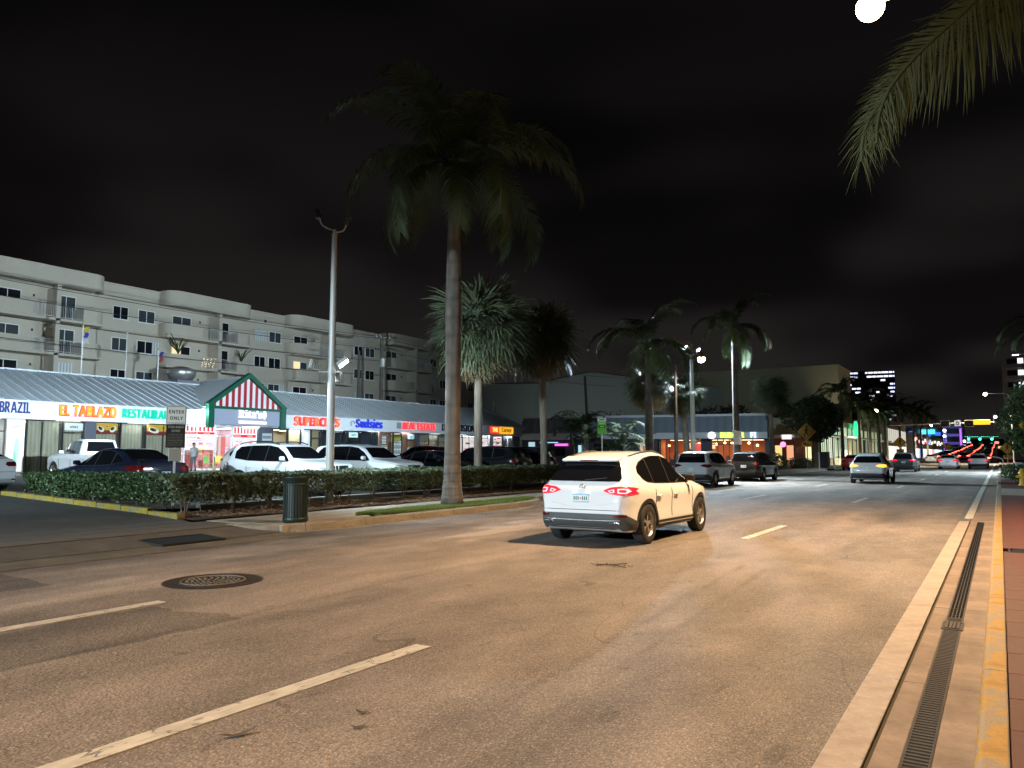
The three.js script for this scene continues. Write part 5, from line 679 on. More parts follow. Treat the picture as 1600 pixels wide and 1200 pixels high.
const SPEC = {
  crossover: { L: 4.41, R: 0.345, ax: [-1.36, 1.37], track: 0.80, cladding: true,
    top: [[-2.205, 0.60], [-2.17, 0.72], [-2.05, 0.84], [-1.75, 0.945], [-1.25, 1.03], [-0.98, 1.075], [-0.30, 1.46], [0.0, 1.565], [0.5, 1.605], [1.1, 1.575], [1.58, 1.505], [1.73, 1.465], [1.80, 1.395], [2.08, 1.075], [2.14, 1.015], [2.175, 0.90], [2.205, 0.70]],
    belt: [[-2.205, 0.66], [-1.9, 0.86], [-1, 0.95], [0, 0.965], [1.2, 0.995], [1.9, 1.03], [2.205, 0.92]], bot: [[-2.205, 0.40], [-2.1, 0.25], [-1.9, 0.2], [1.9, 0.22], [2.1, 0.27], [2.205, 0.42]],
    plan: [[-2.205, 0.52], [-2.14, 0.68], [-1.9, 0.83], [-1.4, 0.90], [0, 0.905], [1.4, 0.91], [1.8, 0.885], [2.05, 0.83], [2.16, 0.77], [2.205, 0.68]], roof: [[-2.2, 0.62], [-0.2, 0.62], [0.8, 0.63], [1.7, 0.565], [2.2, 0.56]],
    rearGlass: [[-0.53, 1.40], [-0.3, 1.415], [0.3, 1.415], [0.53, 1.40], [0.665, 1.12], [0.655, 1.075], [-0.655, 1.075], [-0.665, 1.12]], front: [[-0.50, -0.28], [0.50, -0.28], [0.66, -0.9], [0.3, -0.98], [-0.3, -0.98], [-0.66, -0.9]],
    sideGlass: [[[-0.86, 1.005], [-0.42, 1.29], [-0.12, 1.44], [0.22, 1.50], [0.22, 1.02]], [[0.27, 1.02], [0.27, 1.503], [0.7, 1.503], [1.0, 1.465], [1.0, 1.04]], [[1.04, 1.045], [1.04, 1.455], [1.26, 1.395], [1.45, 1.295], [1.5, 1.22], [1.42, 1.12], [1.28, 1.065]]],
    lamps: { tail: [[0.40, 0.925], [0.52, 0.98], [0.70, 1.0], [0.84, 0.985], [0.90, 0.94], [0.88, 0.875], [0.74, 0.85], [0.55, 0.87]], tailSide: [[2.17, 0.99], [2.0, 1.0], [1.86, 0.95], [1.9, 0.88], [2.05, 0.86], [2.17, 0.865]], strips: [[[0.49, 0.925], [0.60, 0.95], [0.62, 0.90], [0.55, 0.885]], [[0.66, 0.955], [0.80, 0.96], [0.83, 0.92], [0.79, 0.88], [0.68, 0.885]]], stripHole: [[[0.53, 0.922], [0.585, 0.932], [0.59, 0.907], [0.55, 0.9]], [[0.69, 0.935], [0.775, 0.94], [0.79, 0.917], [0.77, 0.9], [0.70, 0.905]]], head: [[0.42, 0.72], [0.62, 0.76], [0.72, 0.72], [0.62, 0.64], [0.45, 0.65]] },
    bumper: [[-0.77, 0.535], [-0.74, 0.545], [0.74, 0.545], [0.77, 0.535], [0.75, 0.33], [0.6, 0.3], [-0.6, 0.3], [-0.75, 0.33]], bumperSide: [[1.79, 0.27], [1.78, 0.40], [2.13, 0.54], [2.14, 0.33], [2.06, 0.28]], plate: [0, 0.80], hatchLine: 0.60 },
  suv: { L: 4.62, R: 0.36, ax: [-1.36, 1.34], track: 0.81, cladding: true,
    top: [[-2.31, 0.70], [-2.28, 0.84], [-2.15, 0.98], [-1.7, 1.06], [-1.15, 1.12], [-1.0, 1.15], [-0.42, 1.53], [-0.15, 1.62], [0.5, 1.67], [1.3, 1.66], [1.85, 1.61], [1.98, 1.56], [2.16, 1.12], [2.22, 1.04], [2.27, 0.9], [2.31, 0.7]],
    belt: [[-2.31, 0.74], [-2, 0.96], [-1, 1.03], [1, 1.06], [2.0, 1.10], [2.31, 0.95]], bot: [[-2.31, 0.44], [-2.2, 0.28], [-2.0, 0.23], [2.0, 0.25], [2.2, 0.3], [2.31, 0.46]],
    plan: [[-2.31, 0.58], [-2.24, 0.74], [-2.0, 0.87], [-1.4, 0.92], [1.5, 0.925], [1.95, 0.89], [2.2, 0.82], [2.31, 0.72]], roof: [[-2.3, 0.66], [0, 0.66], [1.6, 0.65], [2.3, 0.60]],
    rearGlass: [[-0.56, 1.54], [0.56, 1.54], [0.66, 1.17], [0.64, 1.13], [-0.64, 1.13], [-0.66, 1.17]], front: [[-0.52, -0.38], [0.52, -0.38], [0.68, -0.92], [0.3, -1.0], [-0.3, -1.0], [-0.68, -0.92]],
    sideGlass: [[[-0.9, 1.08], [-0.52, 1.36], [-0.22, 1.52], [0.15, 1.57], [0.15, 1.09]], [[0.2, 1.09], [0.2, 1.575], [0.98, 1.575], [1.0, 1.11]], [[1.05, 1.115], [1.04, 1.57], [1.55, 1.54], [1.72, 1.40], [1.66, 1.18]]],
    lamps: { tail: [[0.42, 1.0], [0.62, 1.07], [0.82, 1.06], [0.88, 0.98], [0.80, 0.9], [0.6, 0.94]], tailSide: [[2.22, 1.06], [2.0, 1.05], [1.9, 1.0], [2.0, 0.94], [2.22, 0.92]], strips: [], stripHole: [], head: [[0.46, 0.86], [0.66, 0.93], [0.78, 0.92], [0.70, 0.83], [0.5, 0.80]] },
    bumper: [[-0.80, 0.59], [-0.76, 0.60], [0.76, 0.60], [0.80, 0.59], [0.78, 0.34], [-0.78, 0.34]], bumperSide: [[1.78, 0.30], [1.77, 0.44], [2.2, 0.59], [2.22, 0.36]], plate: [0, 0.84], hatchLine: 0.66 },
  sedan: { L: 4.82, R: 0.33, ax: [-1.45, 1.36], track: 0.79, cladding: false,
    top: [[-2.41, 0.52], [-2.38, 0.62], [-2.2, 0.74], [-1.6, 0.87], [-1.1, 0.94], [-0.92, 0.97], [-0.15, 1.35], [0.2, 1.44], [0.7, 1.46], [1.1, 1.41], [1.55, 1.22], [1.95, 1.07], [2.28, 1.05], [2.34, 1.0], [2.38, 0.8], [2.41, 0.62]],
    belt: [[-2.41, 0.56], [-2, 0.76], [-1, 0.88], [0.5, 0.92], [1.8, 0.97], [2.41, 0.9]], bot: [[-2.41, 0.34], [-2.25, 0.2], [-2.0, 0.17], [2.0, 0.19], [2.3, 0.26], [2.41, 0.42]],
    plan: [[-2.41, 0.52], [-2.3, 0.70], [-2.0, 0.84], [-1.4, 0.90], [1.5, 0.905], [2.0, 0.87], [2.3, 0.80], [2.41, 0.70]], roof: [[-2.4, 0.60], [0.2, 0.60], [1.2, 0.585], [2.4, 0.70]],
    rearGlass: null, rearGlassT: [[-0.50, 1.14], [0.50, 1.14], [0.63, 1.80], [-0.63, 1.80]], front: [[-0.50, -0.12], [0.50, -0.12], [0.66, -0.84], [0.3, -0.92], [-0.3, -0.92], [-0.66, -0.84]],
    sideGlass: [[[-0.74, 0.945], [-0.28, 1.19], [0.05, 1.34], [0.22, 1.37], [0.22, 0.955]], [[0.27, 0.955], [0.27, 1.375], [0.7, 1.375], [0.98, 1.32], [1.06, 0.985]], [[1.11, 0.99], [1.05, 1.3], [1.3, 1.19], [1.52, 1.06]]],
    lamps: { tail: [[0.42, 0.86], [0.48, 0.94], [0.82, 0.96], [0.88, 0.9], [0.84, 0.80], [0.5, 0.80]], tailSide: [[2.34, 0.94], [2.1, 0.96], [2.0, 0.93], [2.1, 0.84], [2.34, 0.82]], strips: [], stripHole: [], head: [[0.42, 0.62], [0.62, 0.70], [0.76, 0.70], [0.66, 0.60], [0.46, 0.56]] },
    bumper: [[-0.74, 0.36], [-0.6, 0.42], [0.6, 0.42], [0.74, 0.36], [0.6, 0.28], [-0.6, 0.28]], plate: [0, 0.72], hatchLine: 0.62 },
  pickup: { L: 5.35, R: 0.39, ax: [-1.72, 1.52], track: 0.82, cladding: false,
    top: [[-2.675, 0.8], [-2.64, 0.98], [-2.5, 1.08], [-1.9, 1.15], [-1.35, 1.19], [-1.2, 1.22], [-0.62, 1.66], [-0.35, 1.77], [0.2, 1.81], [0.62, 1.79], [0.72, 1.72], [0.82, 1.15], [0.9, 1.08], [2.6, 1.10], [2.65, 1.05], [2.675, 0.8]],
    belt: [[-2.675, 0.84], [-2.4, 1.0], [-1, 1.07], [1, 1.08], [2.675, 1.05]], bot: [[-2.675, 0.52], [-2.5, 0.36], [-2.2, 0.3], [2.3, 0.36], [2.675, 0.5]],
    plan: [[-2.675, 0.66], [-2.6, 0.80], [-2.35, 0.91], [-1.7, 0.945], [2.2, 0.945], [2.6, 0.93], [2.675, 0.90]], roof: [[-2.6, 0.70], [0.2, 0.70], [0.8, 0.68], [2.675, 0.8]],
    rearGlass: [[-0.56, 1.68], [0.56, 1.68], [0.66, 1.24], [-0.66, 1.24]], front: [[-0.56, -0.56], [0.56, -0.56], [0.72, -1.14], [-0.72, -1.14]],
    sideGlass: [[[-1.1, 1.14], [-0.72, 1.46], [-0.46, 1.66], [-0.12, 1.71], [-0.12, 1.14]], [[-0.07, 1.14], [-0.07, 1.715], [0.48, 1.69], [0.6, 1.14]]],
    lamps: { tail: [[0.70, 0.76], [0.70, 1.04], [0.86, 1.04], [0.88, 0.76]], tailSide: [[2.63, 1.04], [2.5, 1.04], [2.5, 0.78], [2.63, 0.78]], strips: [], stripHole: [], head: [[0.54, 0.92], [0.74, 1.0], [0.86, 0.98], [0.8, 0.86], [0.56, 0.84]] },
    bumper: [[-0.86, 0.62], [0.86, 0.62], [0.84, 0.5], [-0.84, 0.5]], plate: [0, 0.72], hatchLine: 0.68, bed: true },
};
const tyreG = new THREE.LatheGeometry([[0.62, -0.095], [0.80, -0.108], [0.94, -0.10], [0.985, -0.085], [1, -0.05], [1, 0.05], [0.985, 0.085], [0.94, 0.10], [0.80, 0.108], [0.62, 0.095]].map(([r, x]) => new THREE.Vector2(r * 0.35, x)), 36).rotateZ(-Math.PI / 2);
const rimG = (() => { const L = [new THREE.LatheGeometry([[0.66, -0.09], [0.64, 0.02], [0.66, 0.088], [0.62, 0.092], [0.585, 0.05], [0.56, -0.02]].map(([r, x]) => new THREE.Vector2(r * 0.35, x)), 32).rotateZ(-Math.PI / 2), CY(0.055, 0.06, 0.05, 0.045, 0, 0, 16, 0, 0, Math.PI / 2)]; for (let k = 0; k < 5; k++) for (const s of [-0.13, 0.13]) { const a = k / 5 * 6.283 + s, g = B(0.028, 0.175, 0.026, 0, 0.128, 0, 0, 0, 0); g.applyMatrix4(new THREE.Matrix4().makeRotationX(a)); L.push(g.translate(0.05, 0, 0)); } return MG(L); })();
const hubG = CY(0.19, 0.19, 0.02, -0.01, 0, 0, 24, 0, 0, Math.PI / 2);
M_.tyre = std(lin(0.018, 0.018, 0.018), 0.85); M_.rim = std(lin(0.42, 0.40, 0.37), 0.32, { metalness: 0.75 }); M_.rimDark = std(lin(0.06, 0.06, 0.06), 0.35, { metalness: 0.6 }); M_.brake = std(lin(0.03, 0.03, 0.03), 0.6);
M_.glass = new THREE.MeshPhysicalMaterial({ color: lin(0.005, 0.0055, 0.007), roughness: 0.04, specularIntensity: 1 });
M_.trim = std(lin(0.013, 0.0135, 0.015), 0.6); M_.satin = std(lin(0.45, 0.45, 0.45), 0.4, { metalness: 0.8 }); M_.chrome = std(lin(0.65, 0.65, 0.65), 0.18, { metalness: 1 }); M_.greyTrim = std(lin(0.055, 0.06, 0.066), 0.6);
M_.tailOff = new THREE.MeshPhysicalMaterial({ color: lin(0.10, 0.005, 0.006), roughness: 0.15, clearcoat: 1 }); M_.tailOn = glow(1, 0.008, 0.03, 1.3, [0.3, 0.01, 0.01]); M_.tailHot = glow(1, 0.42, 0.48, 1.7); M_.tailAmber = glow(1, 0.42, 0.02, 2.6);
M_.headOff = new THREE.MeshPhysicalMaterial({ color: lin(0.30, 0.32, 0.33), roughness: 0.12, clearcoat: 1 });
const tPlate = ctex(128, 64, (c) => { c.fillStyle = '#cfd9e2'; c.fillRect(0, 0, 128, 64); c.fillStyle = '#8fb3c9'; c.fillRect(0, 0, 128, 12); c.fillRect(0, 54, 128, 10); c.fillStyle = '#3a6b52'; for (const x of [8, 24, 40, 76, 92, 108]) c.fillRect(x, 20, 10, 26); c.fillStyle = '#e08a2a'; c.beginPath(); c.arc(64, 33, 9, 0, 7); c.fill(); });
M_.plate = new THREE.MeshStandardMaterial({ map: tPlate, roughness: 0.5 });
const paint = (r, g, b, rough = 0.6) => new THREE.MeshPhysicalMaterial({ color: lin(r, g, b), roughness: rough, metalness: 0, specularIntensity: 0.25, clearcoat: 1, clearcoatRoughness: 0.05 });
const KIT = {}, HANDLE = MG([RB(0.022, 0.026, 0.2, 0.008), RB(0.03, 0.02, 0.025, 0.005, -0.0, 0, 0.085), RB(0.03, 0.02, 0.025, 0.005, -0.0, 0, -0.085)]);
function kit(type) {
  if (KIT[type]) return KIT[type]; const sp = SPEC[type]; let hull = hullOf(sp); const bvh = new MeshBVH(hull.clone()); const K = { list: [] };
  const ev = new Evaluator(); ev.attributes = ['position', 'normal']; ev.useGroups = false; let b = new Brush(hull); b.updateMatrixWorld();
  const cut = (g, x, y, z) => { for (const k of Object.keys(g.attributes)) if (k !== 'position' && k !== 'normal') g.deleteAttribute(k); const c = new Brush(g); c.position.set(x, y, z); c.updateMatrixWorld(); b = ev.evaluate(b, c, SUBTRACTION); b.updateMatrixWorld(); };
  for (const z of sp.ax) for (const s of [-1, 1]) cut(new THREE.CylinderGeometry(sp.R + 0.055, sp.R + 0.055, 0.5, 36).rotateZ(Math.PI / 2), s * (sp.track + 0.04), sp.R - 0.02, z);
  if (sp.bed) cut(new THREE.BoxGeometry(1.5, 0.6, 1.6), 0, 1.06, 1.74);
  K.body = b.geometry; const add = (name, view, poly, mat, off, edge) => K.list.push([name, decal(bvh, view, poly, off, edge), mat]);
  { const top = [], low = []; for (const gl of sp.sideGlass) { const by = Math.max(...gl.map((p) => p[1])), mid = (by + Math.min(...gl.map((p) => p[1]))) / 2; for (const q of gl) (q[1] > mid - 0.12 ? top : low).push([q[0], q[1] + (q[1] > mid ? 0.012 : -0.014)]); } top.sort((a, b) => a[0] - b[0]); low.sort((a, b) => b[0] - a[0]); for (const v of ['R', 'L']) add('window_surround', v, [...top, ...low], 'trim', 0.007, 0.07); }
  for (const gl of sp.sideGlass) for (const v of ['R', 'L']) add('side_window', v, gl, 'glass', 0.011, 0.07);
  add('windscreen', 'T', sp.front, 'glass', 0.010, 0.08); if (sp.rearGlass) add('rear_window', 'B', sp.rearGlass, 'glass', 0.014, 0.06); else add('rear_window', 'T', sp.rearGlassT, 'glass', 0.010, 0.08);
  const l = sp.lamps; for (const m of [(p) => p, mirX]) { add('tail_light', 'B', m(l.tail), 'tail', 0.010, 0.07); for (const s of l.strips) add('tail_light_strip', 'B', m(s), 'hot', 0.016, 0.05); for (const s of l.stripHole) add('tail_light_core', 'B', m(s), 'tail', 0.020, 0.05); add('headlight', 'F', m(l.head), 'head', 0.008, 0.08); add('reflector', 'B', m([[0.60, sp.bumper[1][1] - 0.055], [0.78, sp.bumper[1][1] - 0.05], [0.78, sp.bumper[1][1] - 0.015], [0.60, sp.bumper[1][1] - 0.015]]), 'tailOff', 0.026, 0.06); }
  for (const v of ['R', 'L']) { add('tail_light', v, l.tailSide, 'tail', 0.008, 0.07); if (sp.cladding) { for (const z of sp.ax) add('wheel_arch_trim', v, archRing(z, sp.R, 0.045), 'trim', 0.009, 0.12); add('sill_trim', v, [[sp.ax[0] + sp.R + 0.06, 0.26], [sp.ax[0] + sp.R + 0.06, 0.36], [sp.ax[1] - sp.R - 0.06, 0.38], [sp.ax[1] - sp.R - 0.06, 0.26]], 'trim', 0.012, 0.2); }
    // shut lines of the doors, recessed-looking dark seams
    for (const z of [sp.sideGlass[0][4][0] + 0.02, sp.ax[0] + sp.R + 0.12, sp.ax[1] - sp.R + 0.0]) add('door_seam', v, [[z, 0.42], [z + 0.016, 0.42], [z + 0.018, 0.93], [z + 0.002, 0.93]], 'seam', 0.005, 0.05);
  }
  K.handles = [sp.sideGlass[0][4][0] - 0.16, sp.ax[1] - sp.R - 0.12];
  if (sp.bumperSide) for (const v of ['R', 'L']) add('rear_bumper', v, sp.bumperSide, 'bumper', 0.02, 0.07);
  add('rear_bumper', 'B', sp.bumper, 'bumper', 0.021, 0.06); add('tailgate_seam', 'B', [[-0.7, sp.hatchLine], [0.7, sp.hatchLine], [0.7, sp.hatchLine + 0.010], [-0.7, sp.hatchLine + 0.010]], 'seam', 0.005, 0.06);
  add('grille', 'F', [[-0.34, 0.44 + sp.R * 0.6], [0.34, 0.44 + sp.R * 0.6], [0.40, 0.30 + sp.R * 0.55], [-0.40, 0.30 + sp.R * 0.55]], 'trim', 0.006, 0.1);
  const rz = (x, y) => { const h = bvh.raycastFirst(new THREE.Ray(new THREE.Vector3(x, y, 5), new THREE.Vector3(0, 0, -1)), THREE.DoubleSide); return h ? h.point.z : sp.L / 2; };
  K.plateZ = rz(0, sp.plate[1]) + 0.018; const sx = (y, z) => { const h = bvh.raycastFirst(new THREE.Ray(new THREE.Vector3(3, y, z), new THREE.Vector3(-1, 0, 0)), THREE.DoubleSide); return h.point.x; };
  const mz = sp.sideGlass[0][0][0] + 0.18, my = sp.sideGlass[0][0][1] + 0.03, mx = sx(my, mz);
  K.mirror = [-1, 1].map((s) => MG([RB(0.2, 0.135, 0.12, 0.05, s * (mx + 0.13), my + 0.06, mz, 0, s * 0.15), bar([s * (mx - 0.02), my, mz], [s * (mx + 0.1), my + 0.02, mz], 0.022)])); K.rz = rz; K.sx = sx; K.sp = sp; return KIT[type] = K;
}
function car(type, name, label, category, pos, ry, body, o = {}) {
  const K = kit(type), sp = K.sp, t = thing(name, label, category, pos, ry, o.group); M('body', K.body, body, t);
  const mats = { glass: M_.glass, tail: o.tail ?? M_.tailOff, hot: o.hot ?? M_.tailOff, head: M_.headOff, tailOff: M_.tailOff, trim: M_.trim, seam: M_.trim, handle: o.handle ?? body, bumper: o.bumper ?? (sp.cladding ? M_.trim : body) };
  for (const [n, g, m] of K.list) { if (o.far && /seam|handle|reflector|grille/.test(n)) continue; M(n, g, mats[m], t); }
  const rim = o.rim ?? M_.rim; sp.ax.forEach((z) => { for (const s of [-1, 1]) { const w = grp('wheel', t, [s * sp.track, sp.R, z]); if (s < 0) w.rotation.y = Math.PI; w.scale.setScalar(sp.R / 0.35); w.rotation.x = z * 1.7; M('tyre', tyreG, M_.tyre, w); if (!o.far) { M('rim', rimG, rim, w); M('brake_disc', hubG, M_.brake, w); } } });
  if (!o.far) for (const z of K.handles) for (const s of [-1, 1]) { const y = sp.belt[2][1] - 0.14, x = K.sx(y, z); M('door_handle', HANDLE, o.handle ?? body, t).position.set(s * (x + 0.016), y, z); }
  if (!o.far) for (const g of K.mirror) M('door_mirror', g, o.mirror ?? body, t);
  const pl = M('licence_plate', new THREE.PlaneGeometry(0.3, 0.15), M_.plate, t); pl.position.set(sp.plate[0], sp.plate[1], K.plateZ);
  M('underbody', B(1.45, 0.16, sp.L * 0.8, 0, 0.28, 0), M_.trim, t);
  return t;
}
const WHITE = paint(0.72, 0.745, 0.77), SILVER = paint(0.42, 0.44, 0.45, 0.45), BLACK = paint(0.004, 0.0043, 0.005, 0.6), NAVY = paint(0.006, 0.009, 0.022, 0.6), DGREY = paint(0.05, 0.055, 0.06, 0.6), PALEBLUE = paint(0.44, 0.50, 0.58, 0.35), REDCAR = paint(0.3, 0.025, 0.025, 0.5);
// ---- the white SUV in the foreground, brake lights on
{
  const t = car('crossover', 'white_suv', 'white SUV driving away in the foreground with red tail lights on', 'car', [-6.08, 0, -14.02], 0, WHITE, { tail: M_.tailOn, hot: M_.tailHot, bumper: M_.greyTrim, mirror: M_.trim });
  const K = kit('crossover'), z = (x, y, d = 0.02) => K.rz(x, y) + d;
  M('bumper_chrome', tube([-0.72, -0.6, -0.4, -0.2, 0, 0.2, 0.4, 0.6, 0.72].map((x) => [x, 0.445 - 0.012 * Math.cos(x * 2), z(x, 0.445, 0.028)]), 0.008, 30, 6), M_.satin, t);
  M('skid_plate', tube([-0.66, -0.4, 0, 0.4, 0.66].map((x) => [x, 0.318, z(x, 0.33, 0.0)]), 0.015, 30, 6), M_.satin, t);
  for (const s of [-1, 1]) { M('exhaust_tip', RB(0.2, 0.055, 0.06, 0.02, s * 0.62, 0.40, z(s * 0.62, 0.40, 0.0)), M_.chrome, t); M('exhaust_hole', RB(0.15, 0.03, 0.02, 0.008, s * 0.62, 0.393, z(s * 0.62, 0.40, 0.035)), M_.dark, t); M('plate_lamp', RB(0.05, 0.015, 0.03, 0.005, s * 0.13, 0.90, z(s * 0.13, 0.9, 0.016)), glow(0.9, 0.95, 1, 5), t);
    M('roof_rail', tube([[s * 0.575, 1.52, 0.0], [s * 0.59, 1.585, 0.3], [s * 0.59, 1.59, 0.8], [s * 0.555, 1.51, 1.45]], 0.016, 30, 6), M_.greyTrim, t); }
  M('spoiler', RB(1.08, 0.045, 0.24, 0.02, 0, 1.462, 1.745, 0.24), WHITE, t); M('brake_light', RB(0.34, 0.016, 0.02, 0.005, 0, 1.432, 1.862), M_.tailOff, t);
  M('badge', MG([new THREE.TorusGeometry(0.05, 0.006, 6, 24), bar([0, 0, 0], [0, 0.048, 0], 0.005), bar([0, 0, 0], [0.042, -0.025, 0], 0.005), bar([0, 0, 0], [-0.042, -0.025, 0], 0.005)]), M_.chrome, t).position.set(0, 0.985, z(0, 0.985, 0.014));
  M('wiper', bar([0.02, 1.10, z(0.02, 1.10, 0.02)], [0.42, 1.14, z(0.42, 1.14, 0.02)], 0.008), M_.trim, t);
  M('side_bright_strip', decal(new MeshBVH(hullOf(SPEC.crossover)), 'R', [[-0.9, 0.30], [0.9, 0.315], [0.9, 0.335], [-0.9, 0.32]], 0.018, 0.2), M_.chrome, t);
}
// ---- on the street
const H = Math.PI / 2;
car('suv', 'silver_suv', 'silver SUV parked at the kerb beyond the white SUV', 'car', [-12.25, 0, -37.3], 0, SILVER, { group: 'cars parked along the street' });
car('suv', 'black_suv', 'black SUV parked at the kerb ahead of the silver one', 'car', [-12.3, 0, -46.3], 0, BLACK, { group: 'cars parked along the street' });
car('crossover', 'pale_blue_crossover', 'pale blue crossover driving away with amber tail lights', 'car', [-5.85, 0, -45.9], 0, PALEBLUE, { tail: M_.tailAmber, hot: M_.tailAmber, rim: M_.rimDark });
car('sedan', 'red_sedan', 'red sedan at the left kerb half hidden by the pale blue crossover', 'car', [-11.6, 0, -79], 0, REDCAR, { far: true, tail: M_.tailOff });
car('suv', 'dark_suv', 'dark SUV with lit tail lights just ahead of the pale blue crossover', 'car', [-6.9, 0, -75], 0, DGREY, { far: true, tail: M_.tailOn });
car('sedan', 'white_sedan', 'small white sedan at the left kerb by the signal gantry', 'car', [-9.9, 0, -150], 0, WHITE, { far: true });
car('sedan', 'white_sedan', 'white sedan with red tail lights in the middle lane far ahead', 'car', [-4.5, 0, -92], 0, WHITE, { far: true, tail: M_.tailOn });
car('crossover', 'silver_crossover', 'silver crossover braking in the right-hand lane far ahead', 'car', [-1.9, 0, -93.5], 0, SILVER, { far: true, tail: M_.tailOn, hot: M_.tailOn });
// ---- queue at the far signals
{
  const r = rng(99), cols = [WHITE, SILVER, BLACK, DGREY, REDCAR, NAVY]; let n = 0; M_.tailQueue = glow(1, 0.06, 0.04, 16);
  for (const x of [-2.3, -5.7, -9.2]) for (let z = x === -2.3 ? -150 : -168; z > -345; z -= 9 + 6 * r()) { car(['sedan', 'suv', 'crossover'][Math.floor(r() * 3)], 'queued_car', 'one of the cars queued with red tail lights before the green signals', 'car', [x + 0.4 * (r() - 0.5), roadY(z), z], 0, cols[Math.floor(r() * 6)], { far: true, tail: M_.tailQueue, hot: M_.tailQueue, group: 'cars queued at the far signals' }); n++; }
}
// ---- in the car park
const P = (x, z) => [x, lotY(x), z];
car('sedan', 'white_sedan', 'white sedan cut off by the left edge of the picture', 'car', P(-29.6, -12.0), H, WHITE, { group: 'cars in the car park' });
car('pickup', 'white_pickup', 'white pickup truck parked nose to the shops', 'pickup', P(-35.2, -19.7), H - 0.06, WHITE, { group: 'cars in the car park' });
car('sedan', 'navy_sedan', 'dark navy sedan behind the left-hand hedge', 'car', P(-22.3, -13.25), H, NAVY, { group: 'cars in the car park' });
car('crossover', 'grey_hatchback', 'grey car half hidden behind the white SUV facing the hedge', 'car', P(-30.2, -25.2), -H, paint(0.26, 0.25, 0.24, 0.6), { group: 'cars in the car park', rim: M_.rimDark });
{ const t = car('suv', 'white_suv', 'white SUV with seven-slot grille parked nose to the hedge', 'car', P(-19.6, -17.45), -H, WHITE, { group: 'cars in the car park', bumper: WHITE }); const K = kit('suv'); for (let k = 0; k < 7; k++) M('grille_slot', RB(0.075, 0.19, 0.05, 0.015, -0.36 + k * 0.12, 0.86, -2.285 + 0.02 * Math.abs(k - 3)), M_.trim, t); for (const s of [-1, 1]) M('roof_rail', tube([[s * 0.6, 1.62, -0.2], [s * 0.62, 1.70, 0.2], [s * 0.62, 1.70, 1.3], [s * 0.6, 1.64, 1.7]], 0.018, 24, 6), M_.trim, t); }
{ const t = car('suv', 'white_coupe_suv', 'white SUV with twin black kidney grilles parked nose to the hedge', 'car', P(-19.9, -21.4), -H, WHITE, { group: 'cars in the car park', bumper: WHITE }); for (const s of [-1, 1]) M('kidney_grille', RB(0.3, 0.24, 0.06, 0.05, s * 0.18, 0.80, -2.28), M_.trim, t); M('grille_rim', RB(0.03, 0.26, 0.065, 0.01, 0, 0.80, -2.285), M_.chrome, t); }
car('sedan', 'navy_sedan', 'dark blue sedan left of the royal palm facing the hedge', 'car', P(-20.4, -26.6), -H, NAVY, { group: 'cars in the car park' });
car('suv', 'dark_suv', 'dark red SUV in the far row behind the dark blue sedan', 'car', P(-30.4, -37.5), H, paint(0.06, 0.012, 0.012, 0.6), { group: 'cars in the car park' });
car('suv', 'white_suv', 'white SUV with black rear window between the two palm trunks', 'car', P(-29.5, -42.2), H, WHITE, { group: 'cars in the car park' });
car('suv', 'black_suv', 'black SUV right of the first fan palm trunk', 'car', P(-20.9, -30.6), H, BLACK, { group: 'cars in the car park' });
car('suv', 'black_suv', 'black SUV behind the second fan palm trunk', 'car', P(-21.5, -34.2), H, BLACK, { group: 'cars in the car park' });
car('sedan', 'pale_sedan', 'pale car behind the silver SUV near the thin lamp pole', 'car', P(-20.5, -47.0), -H, PALEBLUE, { group: 'cars in the car park' });
// =====================================================  PALMS, TREES, HEDGES
const leafMat = (r, g, b, o = {}) => new THREE.MeshPhysicalMaterial({ color: lin(r, g, b), roughness: 0.7, side: THREE.DoubleSide, transmission: 0.25, thickness: 0, ...o });
M_.frond = leafMat(0.036, 0.055, 0.014, { transmission: 0.06 }); M_.frondDry = leafMat(0.17, 0.115, 0.05, { transmission: 0.1 }); M_.rachis = std(lin(0.11, 0.14, 0.035), 0.6);
M_.fan = leafMat(0.085, 0.108, 0.058, { transmission: 0.12, roughness: 0.55 }); M_.fanDry = leafMat(0.22, 0.16, 0.085, { transmission: 0.1 });
const trunkTex = dtex(256, 512, (i, j) => { const v = j / 512, u = i / 256, ring = Math.pow(0.5 + 0.5 * Math.sin((v * 26 + 0.35 * pn(u * 4, v * 6, 4, 3)) * 6.283), 8); const k = 0.29 + 0.10 * pn(u * 12, v * 60, 60, 5) + 0.08 * pn(u * 30, v * 12, 30, 7) - 0.05 * ring + 0.05 * (hsh(i, j, 4) - 0.5); return [k, k * 0.93, k * 0.85]; });
M_.royal = new THREE.MeshStandardMaterial({ map: rep(trunkTex, 1, 1), roughness: 0.9, bumpMap: rep(trunkTex, 1, 1), bumpScale: 0.02 });
const sabalTex = dtex(256, 512, (i, j) => { const v = j / 512, u = i / 256; const k = 0.40 + 0.16 * pn(u * 20, v * 30, 60, 5) + 0.08 * pn(u * 8, v * 80, 80, 8) + 0.08 * (hsh(i, j, 6) - 0.5); return [k, k * 0.92, k * 0.82]; });
M_.sabal = new THREE.MeshStandardMaterial({ map: sabalTex, roughness: 0.95, bumpMap: sabalTex, bumpScale: 0.03 });
M_.shaft = std(lin(0.085, 0.12, 0.03), 0.45);
